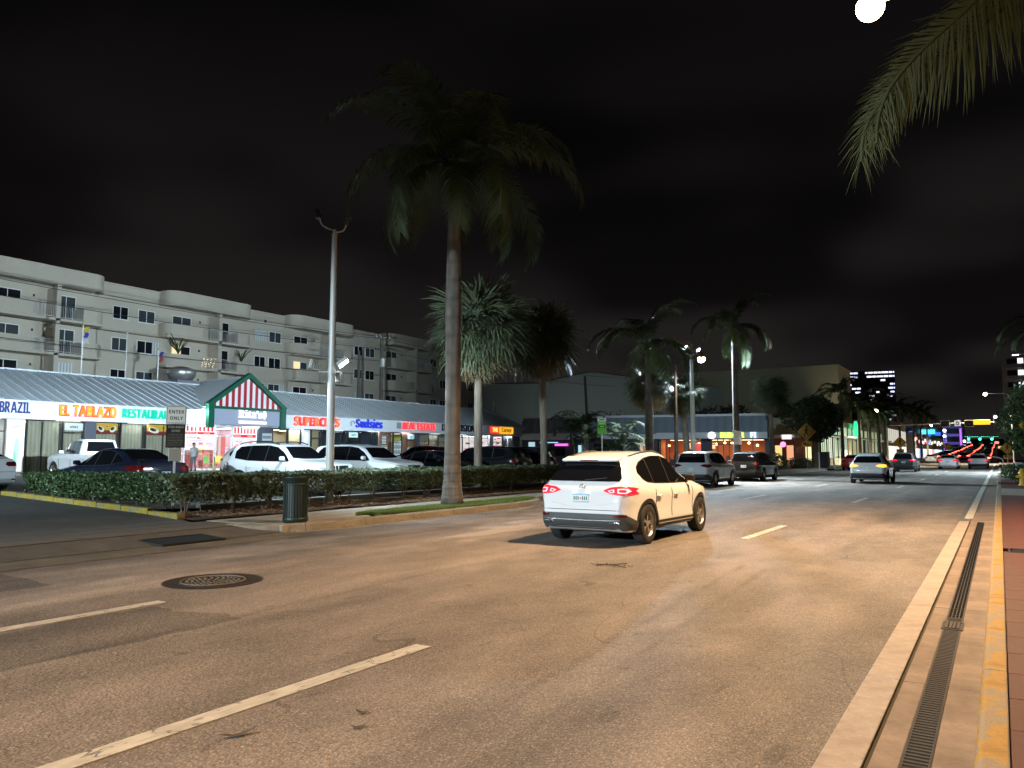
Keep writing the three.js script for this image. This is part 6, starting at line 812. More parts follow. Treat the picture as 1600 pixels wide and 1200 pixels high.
// feather frond: arching midrib with two ranks of leaflets; starts at the origin, heads along +x
function frondGeo(len, rise, droop, seed, leafL = 0.72, n = 74) {
  const r = rng(seed), pos = [], at = (u) => { const a = rise - droop * u * (0.35 + 0.65 * u); return a; }; let x = 0, y = 0; const pts = [[0, 0, 0]], N = 40;
  for (let i = 1; i <= N; i++) { const a = at(i / N); x += Math.cos(a) * len / N; y += Math.sin(a) * len / N; pts.push([x, y, 0]); }
  const P = (u) => { const f = clamp(u, 0, 0.9999) * N, i = Math.floor(f), q = f - i; return [lerp(pts[i][0], pts[i + 1][0], q), lerp(pts[i][1], pts[i + 1][1], q)]; };
  const tri = (a, b, c) => pos.push(...a, ...b, ...c);
  for (let i = 0; i < n; i++) { const u = 0.1 + 0.9 * i / n, [px, py] = P(u), a = at(u), L = leafL * (u < 0.3 ? 0.6 + u * 1.3 : 1 - Math.pow((u - 0.3) / 0.7, 2) * 0.62) * (0.9 + 0.2 * r()), wd = (n < 60 ? 0.045 : 0.024) * (1.2 - 0.5 * u);
    for (const s of [-1, 1]) { const fwd = 0.35 + 0.75 * u + 0.2 * (r() - 0.5), tw = (r() - 0.5) * 1.1, sg = 0.20 + 0.5 * r(); const dx = Math.cos(a) * fwd, dy = Math.sin(a) * fwd, l = Math.hypot(fwd, 1); const d0 = [dx / l, dy / l + 0.35 * Math.sin(tw), s / l];
      const p0 = [px, py, 0], p1 = [px + d0[0] * L * 0.5, py + d0[1] * L * 0.5 - 0.10 * L * sg, d0[2] * L * 0.5], p2 = [px + d0[0] * L * 0.93, py + d0[1] * L * 0.93 - L * 0.62 * sg, d0[2] * L * 0.88]; const wv = [Math.cos(a) * wd, Math.sin(a) * wd + wd * 0.6 * tw, 0];
      const A = [p0[0] - wv[0] * 0.5, p0[1] - wv[1] * 0.5, 0], Bq = [p0[0] + wv[0] * 0.5, p0[1] + wv[1] * 0.5, 0], C = [p1[0] - wv[0], p1[1] - wv[1], p1[2]], D = [p1[0] + wv[0], p1[1] + wv[1], p1[2]]; tri(A, Bq, C); tri(Bq, D, C); tri(C, D, p2); } }
  const g = new THREE.BufferGeometry(); g.setAttribute('position', new THREE.Float32BufferAttribute(pos, 3)); g.computeVertexNormals();
  const st = new THREE.TubeGeometry(new THREE.CatmullRomCurve3(pts.filter((_, i) => i % 4 === 0).map((p) => new THREE.Vector3(...p))), 14, 0.022, 5); return MG([g, st]);
}
const FR = [frondGeo(3.5, 1.0, 1.9, 1, 0.8, 100), frondGeo(3.5, 0.6, 2.0, 2, 0.8, 100), frondGeo(3.3, 0.2, 1.8, 3, 0.8, 100), frondGeo(3.0, 1.35, 0.7, 4, 0.7, 80)], FRlow = [frondGeo(3.4, 0.9, 1.9, 1, 0.8, 46), frondGeo(3.3, 0.45, 1.9, 2, 0.8, 46), frondGeo(3.2, 0.0, 1.6, 3, 0.8, 46)];
function lathe(pts, n = 20) { return new THREE.LatheGeometry(pts.map((p) => new THREE.Vector2(...p)), n); }
function royalPalm(label, x, z, y0, Ht, r, o = {}) {
  const t = thing('royal_palm', label, 'palm tree', [x, y0, z], o.turn ?? 0, 'royal palms along the street'); const prof = o.flare ? [[0, 0], [r * 1.5, 0], [r * 1.36, 0.25], [r * 1.12, 0.75], [r, 1.5], [r * 0.98, Ht * 0.45], [r * 1.08, Ht * 0.62], [r * 0.92, Ht * 0.8], [r * 0.72, Ht], [0, Ht]] : [[0, 0], [r * 1.3, 0], [r * 1.05, 0.6], [r, Ht * 0.5], [r * 0.72, Ht], [0, Ht]];
  const g = lathe(prof, 28); M('trunk', g, M_.royal, t); M('crownshaft', lathe([[0, Ht - 0.05], [r * 0.74, Ht - 0.05], [r * 0.82, Ht + 0.25], [r * 0.55, Ht + 1.0], [r * 0.35, Ht + 1.45], [0, Ht + 1.5]], 18), M_.shaft, t);
  const c = grp('crown', t, [0, Ht + 1.15, 0]), rr = rng(o.seed ?? 5), n = o.n ?? 15, S = o.low ? FRlow : FR, sc = o.scale ?? 1; for (let k = 0; k < n; k++) { const f = M('frond', S[k % 3], k % 9 === 8 && !o.low && !o.flare ? M_.frondDry : M_.frond, c); f.rotation.set(0, k * 2.399 + 0.3 * rr(), (k < 4 ? 0.35 : k < 9 ? 0 : -0.45) + 0.25 * (rr() - 0.5), 'YXZ'); f.scale.setScalar(sc * (0.88 + 0.24 * rr())); f.position.y = k < 5 ? 0.25 : 0.0; }
  const s = M('spear_leaf', FR[3], M_.frond, c); s.rotation.set(0, 1, 0.15, 'YXZ'); s.scale.set(0.75, 0.75, 0.25); return t;
}
// fan palm leaf: stalk and a pleated fan of blades with drooping tips
function fanGeo(seed, dry) { const r = rng(seed), pos = [], n = 30, tri = (a, b, c) => pos.push(...a, ...b, ...c), L0 = 0.62; for (let i = 0; i < n; i++) { const a = lerp(-1.9, 1.9, i / (n - 1)), l = (0.95 - 0.22 * Math.abs(a) / 1.9) * (0.85 + 0.3 * r()), dz = (i % 2 ? 0.02 : -0.02), fold = 0.18 * Math.abs(a), dr = (dry ? 0.7 : 0.28) + 0.25 * r(); const pt = (u, w) => { const q = a + w; return [L0 + Math.cos(q) * l * u, -dr * l * u * u * u + fold * l * u * 0.4 + dz * u, Math.sin(q) * l * u]; }; const h = 0.055; tri([L0, 0, 0], pt(0.45, -h), pt(0.45, h)); tri(pt(0.45, -h), pt(0.78, -h * 0.45), pt(0.45, h)); tri(pt(0.45, h), pt(0.78, -h * 0.45), pt(0.78, h * 0.45)); tri(pt(0.78, -h * 0.45), pt(1, 0), pt(0.78, h * 0.45)); } const g = new THREE.BufferGeometry(); g.setAttribute('position', new THREE.Float32BufferAttribute(pos, 3)); g.computeVertexNormals(); return MG([g, bar([0, 0, 0], [L0, 0, 0], 0.014, 5)]); }
const FAN = [fanGeo(1), fanGeo(2), fanGeo(3)], FAND = [fanGeo(4, true), fanGeo(5, true)];
function fanPalm(label, x, z, y0, Ht, r, cr, o = {}) {
  const t = thing('fan_palm', label, 'palm tree', [x, y0, z], o.turn ?? 0, 'fan palms'); const lean = o.lean ?? 0; M('trunk', new THREE.TubeGeometry(new THREE.CatmullRomCurve3([[0, -0.1, 0], [lean * 0.2, Ht * 0.35, 0], [lean * 0.6, Ht * 0.7, 0], [lean, Ht, 0]].map((p) => new THREE.Vector3(...p))), 24, r, 14), M_.sabal, t);
  const c = grp('crown', t, [lean, Ht, 0]), rr = rng(o.seed ?? 7), n = o.n ?? 60, sc = cr / 1.55; for (let k = 0; k < n; k++) { const el = lerp(1.35, -0.85, Math.pow(k / n, 0.9)) + 0.2 * (rr() - 0.5), f = M('fan_leaf', FAN[k % 3], M_.fan, c); f.rotation.set((rr() - 0.5) * 0.9, k * 2.399, el, 'YXZ'); f.scale.setScalar(sc * (0.85 + 0.3 * rr())); }
  for (let k = 0; k < (o.dry ?? 8); k++) { const f = M('dead_fan_leaf', FAND[k % 2], M_.fanDry, c); f.rotation.set((rr() - 0.5) * 1.2, k * 2.1 + rr(), -1.05 - 0.35 * rr(), 'YXZ'); f.scale.setScalar(sc * 0.85); f.position.y = -0.15; } return t;
}
royalPalm('tall royal palm with thick grey trunk at the kerb in the centre', -12.66, -17.0, 0.14, 8.5, 0.215, { flare: true, seed: 11, scale: 1.18, n: 26, turn: 2.2 });
fanPalm('bright fan palm just behind the tall royal palm', -16.6, -23.9, 0.2, 6.05, 0.155, 2.15, { seed: 3, n: 110, dry: 16 });
fanPalm('second fan palm, right of the royal palm trunk', -17.0, -29.6, 0.2, 6.4, 0.16, 1.95, { seed: 9, n: 90, dry: 14, lean: -0.15 });
royalPalm('royal palm with spreading fronds left of the floodlights', -14.75, -36.2, 0.14, 5.9, 0.20, { seed: 21, scale: 1.0, n: 15 });
royalPalm('royal palm with a white notice on its trunk', -14.0, -48.7, 0.14, 8.3, 0.2, { seed: 31, scale: 0.9, n: 15 });
fanPalm('shaggy fan palm behind the spreading royal palm', -17.6, -43.2, 0.2, 5.3, 0.17, 1.6, { seed: 13, n: 56, dry: 22 });
fanPalm('shaggy fan palm under the twin floodlights', -17.8, -50.4, 0.2, 5.4, 0.2, 1.7, { seed: 15, n: 56, dry: 20, lean: -0.35 });
fanPalm('dark fan palm in front of the restaurant street end', -15.6, -64.2, 0.14, 6.2, 0.17, 1.9, { seed: 17, n: 60, dry: 6 });
// palms farther along the left-hand side
[[-15.2, -95, 7.3, 'royal palm beside the round dark tree'], [-14.6, -104, 6.2, 'royal palm in front of the green lit windows'], [-14.6, -113, 6.5, 'royal palm just right of the green sign'], [-14.6, -122, 7.0, 'royal palm left of the far lamp'], [-14.8, -131, 7.6, 'royal palm before the white floodlit building'], [-14.6, -150, 8.2, 'royal palm left of the crossing sign far down the street'], [-13.8, -166, 8.6, 'royal palm with full crown left of the signal gantry'], [-14.0, -184, 9, 'slim royal palm behind the full one by the gantry'], [-14.2, -205, 9.4, 'farthest royal palm by the gantry mast']].forEach(([x, z, h, l], i) => royalPalm(l, x, z, 0.14, h, 0.2, { low: true, seed: 60 + i, n: 14, scale: i > 5 ? 1.25 : 1.05 }));
// dark clump palms by the wing
const clump = (label, x, z, n, len, seed) => { const t = thing('clump_palm', label, 'palm', [x, 0.25, z], 0, 'clump palms by the wing'), r = rng(seed); for (let k = 0; k < n; k++) { const h = 1.2 + 2.2 * r(), dx = (r() - 0.5) * 1.4, dz = (r() - 0.5) * 1.4; M('stem', bar([dx * 0.4, 0, dz * 0.4], [dx, h, dz], 0.05, 6), M_.sabal, t); for (let j = 0; j < 5; j++) { const f = M('frond', FRlow[(j + k) % 2], M_.frond, t); f.position.set(dx, h, dz); f.rotation.set(0, j * 1.257 + r(), 0.35 * r(), 'YXZ'); f.scale.setScalar(len * (0.5 + 0.25 * r())); } } };
clump('dark clump of feathery palms behind the green sign', -24.0, -47, 6, 1, 4); clump('dark clump of feathery palms left of the spreading royal palm', -20.8, -46.2, 6, 1, 8);
// ---------- broad-leaved trees: limbs and clouds of single leaves
const leafQ = (() => { const g = new THREE.PlaneGeometry(1, 0.5, 2, 1), p = g.attributes.position; for (let i = 0; i < p.count; i++) { const x = p.getX(i); p.setY(i, p.getY(i) * (1 - Math.abs(x) * 1.7)); p.setZ(i, 0.12 * (1 - Math.abs(x) * 2)); } g.computeVertexNormals(); return g; })();
function leafCloud(parent, name, blobs, N, size, mat, seed) { // leaves over the outside of overlapping clumps
  const r = rng(seed), im = new THREE.InstancedMesh(leafQ, mat, N); im.name = name; im.castShadow = im.receiveShadow = true; im.userData.kind = 'stuff'; const vol = blobs.map((b) => b[3] * b[3]), tot = vol.reduce((a, b) => a + b);
  for (let i = 0; i < N; i++) { let q = r() * tot, k = 0; while (q > vol[k] && k < blobs.length - 1) q -= vol[k++]; const [bx, by, bz, R, sy = 1] = blobs[k], a = r() * 6.283, c = 2 * r() - 1, s = Math.sqrt(1 - c * c), d = R * (0.62 + 0.42 * Math.pow(r(), 0.6)); const z = size * (0.6 + 0.8 * r()); im.setMatrixAt(i, mtx(bx + Math.cos(a) * s * d, by + c * d * sy, bz + Math.sin(a) * s * d, (r() - 0.5) * 2.4, r() * 6.283, (r() - 0.5) * 2.4, [z, z, z])); const v = 0.65 + 0.7 * r(); im.setColorAt(i, lin(v, v, v)); }
  parent.add(im); return im;
}
M_.leaf = leafMat(0.045, 0.085, 0.02); M_.leafDark = leafMat(0.03, 0.055, 0.018); M_.bark = new THREE.MeshStandardMaterial({ map: rep(sabalTex, 1, 2), color: lin(0.6, 0.55, 0.5), roughness: 0.95, bumpMap: rep(sabalTex, 1, 2), bumpScale: 0.03 });
function tree(label, x, z, y0, blobs, trunk, N, size, mat, seed, group) { const t = thing('shade_tree', label, 'tree', [x, y0, z], 0, group); M('trunk', MG(trunk.map(([a, b, r0]) => bar(a, b, r0, 10))), M_.bark, t); const c = grp('crown', t); leafCloud(c, 'leaves', blobs, N, size, mat, seed); return t; }
const blobsOf = (cx, cy, cz, R, n, seed, rs = 0.45) => { const r = rng(seed), o = []; for (let i = 0; i < n; i++) { const a = r() * 6.3, c = 2 * r() - 1, s = Math.sqrt(1 - c * c), d = R * 0.68 * Math.cbrt(r()); o.push([cx + Math.cos(a) * s * d, cy + c * d * 0.9, cz + Math.sin(a) * s * d, R * (rs + 0.18 * r()), 0.85]); } return o; };
tree('round dark clipped tree beside the crossing sign', -16.2, -84.5, 0.14, blobsOf(0, 5.3, 0, 2.7, 20, 4), [[[0, 0, 0], [0, 2.6, 0], 0.35], [[0, 2.4, 0], [0.8, 4.6, 0.2], 0.18], [[0, 2.4, 0], [-0.9, 4.8, 0.1], 0.18], [[0, 2.5, 0], [0.1, 5.2, -0.6], 0.16]], 15000, 0.3, M_.leafDark, 6);
tree('leafy tree overhanging the right-hand sidewalk', 2.95, -44.5, 0.15, [...blobsOf(-0.3, 3.2, 0, 2.3, 22, 14), ...blobsOf(-1.5, 2.2, 0.2, 1.2, 8, 15)], [[[0, 0, 0], [-0.1, 2.0, 0], 0.16], [[-0.1, 1.9, 0], [-1.0, 3.6, 0.2], 0.09], [[-0.1, 1.9, 0], [0.7, 4.2, -0.2], 0.09]], 11000, 0.2, M_.leaf, 16);
tree('darker tree farther along the right-hand sidewalk', 3.4, -62, 0.15, blobsOf(0, 4.2, 0, 3.0, 20, 24), [[[0, 0, 0], [0, 2.4, 0], 0.2], [[0, 2.2, 0], [-0.9, 4.4, 0.2], 0.12], [[0, 2.2, 0], [0.9, 4.4, -0.2], 0.12]], 8000, 0.26, M_.leafDark, 26);
royalPalm('dark palm rising above the right-hand trees', 3.0, -50, 0.15, 6.4, 0.18, { seed: 44, n: 13 });
// shrubs
const shrub = (label, x, z, y0, R, h, N, mat, seed, size = 0.12) => { const t = thing('shrub', label, 'shrub', [x, y0, z], 0, 'shrubs'), r = rng(seed); for (let k = 0; k < 4; k++) M('stem', bar([0, 0, 0], [(r() - 0.5) * R, h * 0.6, (r() - 0.5) * R], 0.025, 5), M_.bark, t); leafCloud(t, 'foliage', [[0, h * 0.5, 0, R, h / R * 0.5], [R * 0.5, h * 0.45, R * 0.3, R * 0.7, 0.8], [-R * 0.5, h * 0.45, -R * 0.2, R * 0.7, 0.8]], N, size, mat, seed); };
shrub('low green shrub beside the yellow hydrant', 1.2, -44, 0.15, 0.75, 1.0, 1500, M_.leaf, 41); shrub('small round shrub nearer the right-hand kerb', 0.75, -50.5, 0.15, 0.7, 0.9, 1200, M_.leaf, 42); shrub('low clipped shrub below the crossing sign', -16.6, -79.5, 0.14, 1.1, 1.0, 1600, M_.leafDark, 43, 0.16); shrub('dark shrub by the restaurant street end', -16.8, -70, 0.14, 1.0, 1.5, 1500, M_.leafDark, 45, 0.16);
for (const [k, x] of [-50, -46.5, -43, -38].entries()) shrub(['bushy top showing above the wing roof at its left end', 'bushy top showing above the wing roof, second from the left', 'bushy top showing above the wing roof near the leaning pole', 'bushy top above the wing roof behind the clump palms'][k], x, -92 - k, 0, 2.6, 7.2, 2500, M_.leafDark, 80 + k, 0.3);
// tree line behind the restaurant
for (const [k, [x, z, R]] of [[-30, -104, 4], [-25, -107, 3.6], [-34, -101, 3.6]].entries()) tree(['dark tree behind the restaurant roof, middle of three', 'dark tree behind the restaurant roof, right of three', 'dark tree behind the restaurant roof, left of three'][k], x, z, 0, blobsOf(0, 5.2, 0, R, 14, 50 + k), [[[0, 0, 0], [0, 4, 0], 0.25]], 4000, 0.4, M_.leafDark, 55 + k, 'dark trees behind the restaurant');
// ---------- clipped hedges
function hedge(label, parts, mat, seed, dens, size) {
  const t = thing('clipped_hedge', label, 'hedge', [0, 0, 0], 0, 'clipped hedges'), r = rng(seed); let N = 0; for (const p of parts) N += Math.round(p.len * dens);
  const im = new THREE.InstancedMesh(leafQ, mat, N); im.name = 'foliage'; im.userData.kind = 'stuff'; im.castShadow = im.receiveShadow = true; let i = 0;
  for (const p of parts) { const n = Math.round(p.len * dens), c = Math.cos(p.a), s = Math.sin(p.a); for (let k = 0; k < n; k++, i++) {
      const u = r() * p.len, bump = n2(u * 1.1, 3, seed), gap = 0.5 + 0.5 * Math.cos(u / p.pitch * 6.283), lo = p.low + 0.16 * bump + 0.18 * (1 - gap) * r(); const sh = r(); let v, y; const hw = p.w / 2 * (0.9 + 0.22 * n2(u * 2.3, 7, seed));
      if (sh < 0.42) { v = (r() - 0.5) * 2 * hw; y = p.h - 0.1 * Math.pow(r(), 1.5) + 0.15 * (n2(u * 2.2, v * 3, seed) - 0.5) - 0.05 * Math.pow(Math.abs(v) / hw, 3); } else if (sh < 0.86) { v = (r() < 0.5 ? -1 : 1) * hw * (1 - 0.3 * r() * r()); y = lerp(lo, p.h - 0.02, Math.pow(r(), 0.8)); v *= lerp(0.62, 1, clamp((y - lo) / 0.4)); } else { v = (r() - 0.5) * 2 * hw * 0.9; y = lerp(lo, p.h, r()); }
      const q = size * (0.55 + 0.9 * r()); im.setMatrixAt(i, mtx(p.x + c * u + s * v, p.y + y, p.z - s * u + c * v, (r() - 0.5) * 2.6, r() * 6.283, (r() - 0.5) * 2.6, [q, q, q])); const b = 0.6 + 0.8 * r(); im.setColorAt(i, lin(b, b, b)); }
    for (let u = p.pitch / 2; u < p.len; u += p.pitch) for (let k = 0; k < 4; k++) { const a = [p.x + c * u + (r() - 0.5) * 0.12, p.y - 0.05, p.z - s * u + (r() - 0.5) * 0.12]; M('stem', bar(a, [a[0] + (r() - 0.5) * 0.6, p.y + p.low + 0.35, a[2] + (r() - 0.5) * 0.8], 0.012 + 0.012 * r(), 5), M_.bark, t); } }
  t.add(im); return t;
}
M_.hedge = leafMat(0.105, 0.15, 0.075, { roughness: 0.55, transmission: 0.2 }); M_.hedgeDark = leafMat(0.05, 0.095, 0.028, { roughness: 0.5, transmission: 0.2 });
hedge('clipped grey-green hedge between the sidewalk and the car park', [{ x: -15.72, z: -10.3, y: 0.16, a: H, len: 18.1, w: 1.05, h: 0.92, low: 0.2, pitch: 1.25 }], M_.hedge, 5, 3000, 0.075);
hedge('glossy dark green hedge along the yellow driveway kerb', [{ x: -16.3, z: -11.2, y: 0.2, a: Math.PI - 0.12, len: 8.2, w: 1.0, h: 0.82, low: 0.1, pitch: 1.3 }], M_.hedgeDark, 9, 2600, 0.075);
hedge('continuation of the hedge beyond the white SUV', [{ x: -15.75, z: -28.5, y: 0.16, a: H, len: 5.5, w: 1.0, h: 0.85, low: 0.2, pitch: 1.25 }], M_.hedge, 15, 2000, 0.085);
M_.frondNear = leafMat(0.055, 0.078, 0.02, { transmission: 0.4 });
// frond along a given curve (used for the one that hangs close to the viewer)
function frondAlong(path, leafL, n, seed) {
  const r = rng(seed), C = new THREE.CatmullRomCurve3(path.map((p) => new THREE.Vector3(...p))), pos = [], up = new THREE.Vector3(0, 1, 0), V = (v) => [v.x, v.y, v.z];
  for (let i = 0; i < n; i++) { const u = 0.03 + 0.97 * i / n, p = C.getPointAt(u), t = C.getTangentAt(u), side = new THREE.Vector3(0.25, 0, 1).cross(t).cross(t).normalize(), alt = t.clone().cross(side).normalize(); const L = leafL * (1 - 0.5 * Math.pow(u, 4)) * (0.85 + 0.3 * r());
    for (const s of [-1, 1]) { const d = alt.clone().multiplyScalar(s * 0.85).addScaledVector(t, 0.35 + 0.45 * u + 3.2 * Math.max(0, u - 0.86) / 0.14 * r() + 0.35 * (r() - 0.5)).addScaledVector(side, (r() - 0.5) * 0.7).normalize(), sg = 0.25 + 0.35 * r(), a = p, b = p.clone().addScaledVector(d, L * 0.5).addScaledVector(up, -0.06 * L), c = p.clone().addScaledVector(d, L).addScaledVector(up, -L * sg), w = t.clone().multiplyScalar(0.009);
      pos.push(...V(a.clone().sub(w)), ...V(a.clone().add(w)), ...V(b.clone().sub(w)), ...V(a.clone().add(w)), ...V(b.clone().add(w)), ...V(b.clone().sub(w)), ...V(b.clone().sub(w)), ...V(b.clone().add(w)), ...V(c)); } }
  const g = new THREE.BufferGeometry(); g.setAttribute('position', new THREE.Float32BufferAttribute(pos, 3)); g.computeVertexNormals(); return MG([g, new THREE.TubeGeometry(C, 40, 0.014, 6)]);
}
{ // palm beside the viewer: one frond hangs into the top right corner, below the amber lamp
  const t = thing('overhanging_palm', 'palm on the right whose frond hangs below the amber lamp', 'palm tree', [2.6, 0.15, -6.6]); M('trunk', lathe([[0, 0], [0.28, 0], [0.2, 0.6], [0.17, 4.6], [0, 4.65]], 20), M_.royal, t); M('crownshaft', lathe([[0, 4.6], [0.15, 4.6], [0.17, 4.9], [0.08, 5.6], [0, 5.7]], 16), M_.shaft, t);
  const c = grp('crown', t, [0, 5.4, 0]); M('frond', frondAlong([[0, 0, 0], [-0.7, 0.35, -0.02], [-1.79, -0.01, -0.06], [-2.28, -0.56, 0.01], [-2.71, -0.9, 0.04], [-3.06, -1.05, 0.03], [-3.29, -1.25, 0.06], [-3.40, -1.46, 0.07], [-3.42, -1.68, 0.08]], 0.40, 260, 8), M_.frondNear, c); M('frond', frondAlong([[0, 0, 0], [-0.7, 0.5, 0.2], [-1.7, 0.25, 0.18], [-2.2, -0.3, 0.2], [-2.6, -0.68, 0.2], [-2.95, -0.92, 0.16], [-3.18, -1.15, 0.15], [-3.28, -1.38, 0.14], [-3.3, -1.58, 0.14]], 0.40, 220, 18), M_.frondNear, c);
  for (let k = 0; k < 8; k++) { const q = M('frond', FR[k % 3], M_.frond, c); q.rotation.set(0, -1.9 + k * 0.5, 0.1, 'YXZ'); q.scale.setScalar(0.9); }
}
// =====================================================  STREET FURNITURE AND SMALL THINGS
{ // slatted bin
  const t = thing('litter_bin', 'dark green slatted litter bin on the corner of the sidewalk', 'bin', [-12.42, 0.136, -11.25]); const gm = std(lin(0.006, 0.017, 0.012), 0.5);
  M('liner', CY(0.2, 0.19, 0.8, 0, 0.45, 0, 24), M_.dark, t); const sl = RB(0.036, 0.72, 0.014, 0.005);
  for (let k = 0; k < 28; k++) { const a = k / 28 * 6.283, m = M('slat', sl, gm, t); m.position.set(Math.sin(a) * 0.245, 0.44, Math.cos(a) * 0.245); m.rotation.y = a; }
  M('base_ring', lathe([[0.2, 0.0], [0.235, 0.0], [0.262, 0.05], [0.262, 0.1], [0.24, 0.11]], 32), gm, t); M('top_band', lathe([[0.235, 0.76], [0.258, 0.77], [0.258, 0.8], [0.235, 0.81]], 32), gm, t); M('rim', lathe([[0.17, 0.93], [0.27, 0.95], [0.29, 0.94], [0.285, 0.91], [0.25, 0.86], [0.235, 0.8]], 32), gm, t);
}
{ // entrance signs on one post
  const t = thing('entrance_sign', 'ENTER ONLY sign above a tow-away notice in the hedge', 'sign', [-16.85, 0.22, -11.43], H - 0.5); M('post', B(0.05, 2.45, 0.05, 0, 1.2, -0.03), M_.galv, t);
  const face = (w, h, y, draw, res = 256) => ({ g: new THREE.PlaneGeometry(w, h).translate(0, y, 0.014), m: new THREE.MeshStandardMaterial({ map: ctex(res, Math.round(res * h / w), draw), roughness: 0.55 }) });
  const a = face(0.44, 0.42, 2.27, (c, w, h) => { c.fillStyle = '#e2ddd2'; c.fillRect(0, 0, w, h); c.strokeStyle = '#2b211c'; c.lineWidth = 6; c.strokeRect(7, 7, w - 14, h - 14); c.fillStyle = '#14100e'; c.font = 'bold 66px sans-serif'; c.textAlign = 'center'; c.fillText('ENTER', w / 2, 104, 214); c.fillText('ONLY', w / 2, 192, 180); });
  M('sign_plate', RB(0.46, 0.44, 0.02, 0.009, 0, 2.27, 0), M_.galv, t); M('sign_face', a.g, a.m, t);
  const b = face(0.42, 0.56, 1.76, (c, w, h) => { c.fillStyle = '#1d1a18'; c.fillRect(0, 0, w, h); c.fillStyle = '#a8a296'; c.font = 'bold 46px sans-serif'; c.textAlign = 'center'; c.fillText('TOW-AWAY', w / 2, 56, 220); c.fillText('ZONE', w / 2, 112); c.fillStyle = '#7d786f'; for (let i = 0; i < 8; i++) { for (let x = 18; x < 230; x += 8 + (i * 7 + x) % 9) c.fillRect(x, 140 + i * 24, 6, 11); } });
  M('sign_plate', RB(0.43, 0.57, 0.015, 0.006, 0, 1.76, 0), M_.dark, t); M('sign_face', b.g, b.m, t);
  const d = face(0.27, 0.3, 1.31, (c, w, h) => { c.fillStyle = '#9a9284'; c.fillRect(0, 0, w, h); c.fillStyle = '#837b6e'; for (let i = 0; i < 6; i++) c.fillRect(30, 40 + i * 36, 190 - (i * 37) % 60, 10); }); M('sign_plate', RB(0.28, 0.31, 0.012, 0.005, 0, 1.31, 0), M_.galv, t); M('sign_face', d.g, d.m, t);
}
{ // customer at the ice shop, and the chairs outside
  const res = 44, mc = new MarchingCubes(res, std(lin(0.1, 0.1, 0.1), 0.9), false, false, 60000); mc.isolation = 0; mc.reset();
  const J = { head: [0, 1.58, 0.02], neck: [0, 1.42, 0], chest: [0, 1.22, 0], hip: [0, 0.95, 0], sL: [0.19, 1.36, 0], eL: [0.25, 1.08, 0.05], wL: [0.2, 0.92, 0.2], sR: [-0.19, 1.36, 0], eR: [-0.26, 1.07, 0.0], wR: [-0.24, 0.84, 0.08], kL: [0.11, 0.5, 0.03], fL: [0.12, 0.06, 0], tL: [0.13, 0.04, 0.15], kR: [-0.1, 0.5, 0.02], fR: [-0.12, 0.06, -0.04], tR: [-0.13, 0.04, 0.1], hL: [0.1, 0.92, 0], hR: [-0.1, 0.92, 0], hdL: [0.17, 0.88, 0.28], hdR: [-0.23, 0.75, 0.1], crown: [0, 1.66, 0] };
  const bones = [['head', 'crown', 0.095, 0.085], ['neck', 'head', 0.055, 0.06], ['neck', 'chest', 0.08, 0.15], ['chest', 'hip', 0.16, 0.15], ['sL', 'sR', 0.085, 0.085], ['sL', 'eL', 0.062, 0.05], ['eL', 'wL', 0.048, 0.034], ['wL', 'hdL', 0.034, 0.028], ['sR', 'eR', 0.062, 0.05], ['eR', 'wR', 0.048, 0.034], ['wR', 'hdR', 0.034, 0.028], ['hip', 'hL', 0.13, 0.11], ['hip', 'hR', 0.13, 0.11], ['hL', 'kL', 0.095, 0.065], ['kL', 'fL', 0.062, 0.045], ['fL', 'tL', 0.05, 0.04], ['hR', 'kR', 0.095, 0.065], ['kR', 'fR', 0.062, 0.045], ['fR', 'tR', 0.05, 0.04]];
  const S = 0.92; for (let z = 0; z < res; z++) for (let y = 0; y < res; y++) for (let x = 0; x < res; x++) { const p = [((x + 0.5) / res * 2 - 1) * S, ((y + 0.5) / res * 2 - 1) * S + 0.86, ((z + 0.5) / res * 2 - 1) * S]; let d = 9; for (const [a, b, r0, r1] of bones) { const A = J[a], C = J[b], v = [C[0] - A[0], C[1] - A[1], C[2] - A[2]], w = [p[0] - A[0], p[1] - A[1], p[2] - A[2]], t = clamp((v[0] * w[0] + v[1] * w[1] + v[2] * w[2]) / (v[0] ** 2 + v[1] ** 2 + v[2] ** 2)); const q = Math.hypot(w[0] - v[0] * t, w[1] - v[1] * t, w[2] - v[2] * t) - lerp(r0, r1, t), h = clamp(0.5 + 0.5 * (d - q) / 0.03); d = lerp(d, q, h) - 0.03 * h * (1 - h); } mc.field[x + y * res + z * res * res] = -d; }
  mc.update(); const n = mc.count, pos = mc.positionArray.slice(0, n * 3), nor = mc.normalArray.slice(0, n * 3), col = new Float32Array(n * 3); for (let i = 0; i < n; i++) { for (let k = 0; k < 3; k++) pos[i * 3 + k] *= S; pos[i * 3 + 1] += 0.86; const y = pos[i * 3 + 1], ax = Math.abs(pos[i * 3]); const c = y > 1.45 ? [0.25, 0.15, 0.1] : y > 0.9 && !(ax > 0.2 && y < 1.12) ? [0.24, 0.24, 0.25] : y > 0.88 || (ax > 0.17 && y > 0.7) ? [0.25, 0.15, 0.1] : y > 0.1 ? [0.07, 0.075, 0.09] : [0.03, 0.03, 0.03]; col.set(c, i * 3); }
  const g = new THREE.BufferGeometry(); g.setAttribute('position', new THREE.BufferAttribute(pos, 3)); g.setAttribute('normal', new THREE.BufferAttribute(nor, 3)); g.setAttribute('color', new THREE.BufferAttribute(col, 3));
  const t = thing('person', 'person in grey shirt standing at the ice shop window', 'person', [-42.2, FL + 0.002, -29.9], -H); M('body', g, new THREE.MeshStandardMaterial({ vertexColors: true, roughness: 0.9 }), t);
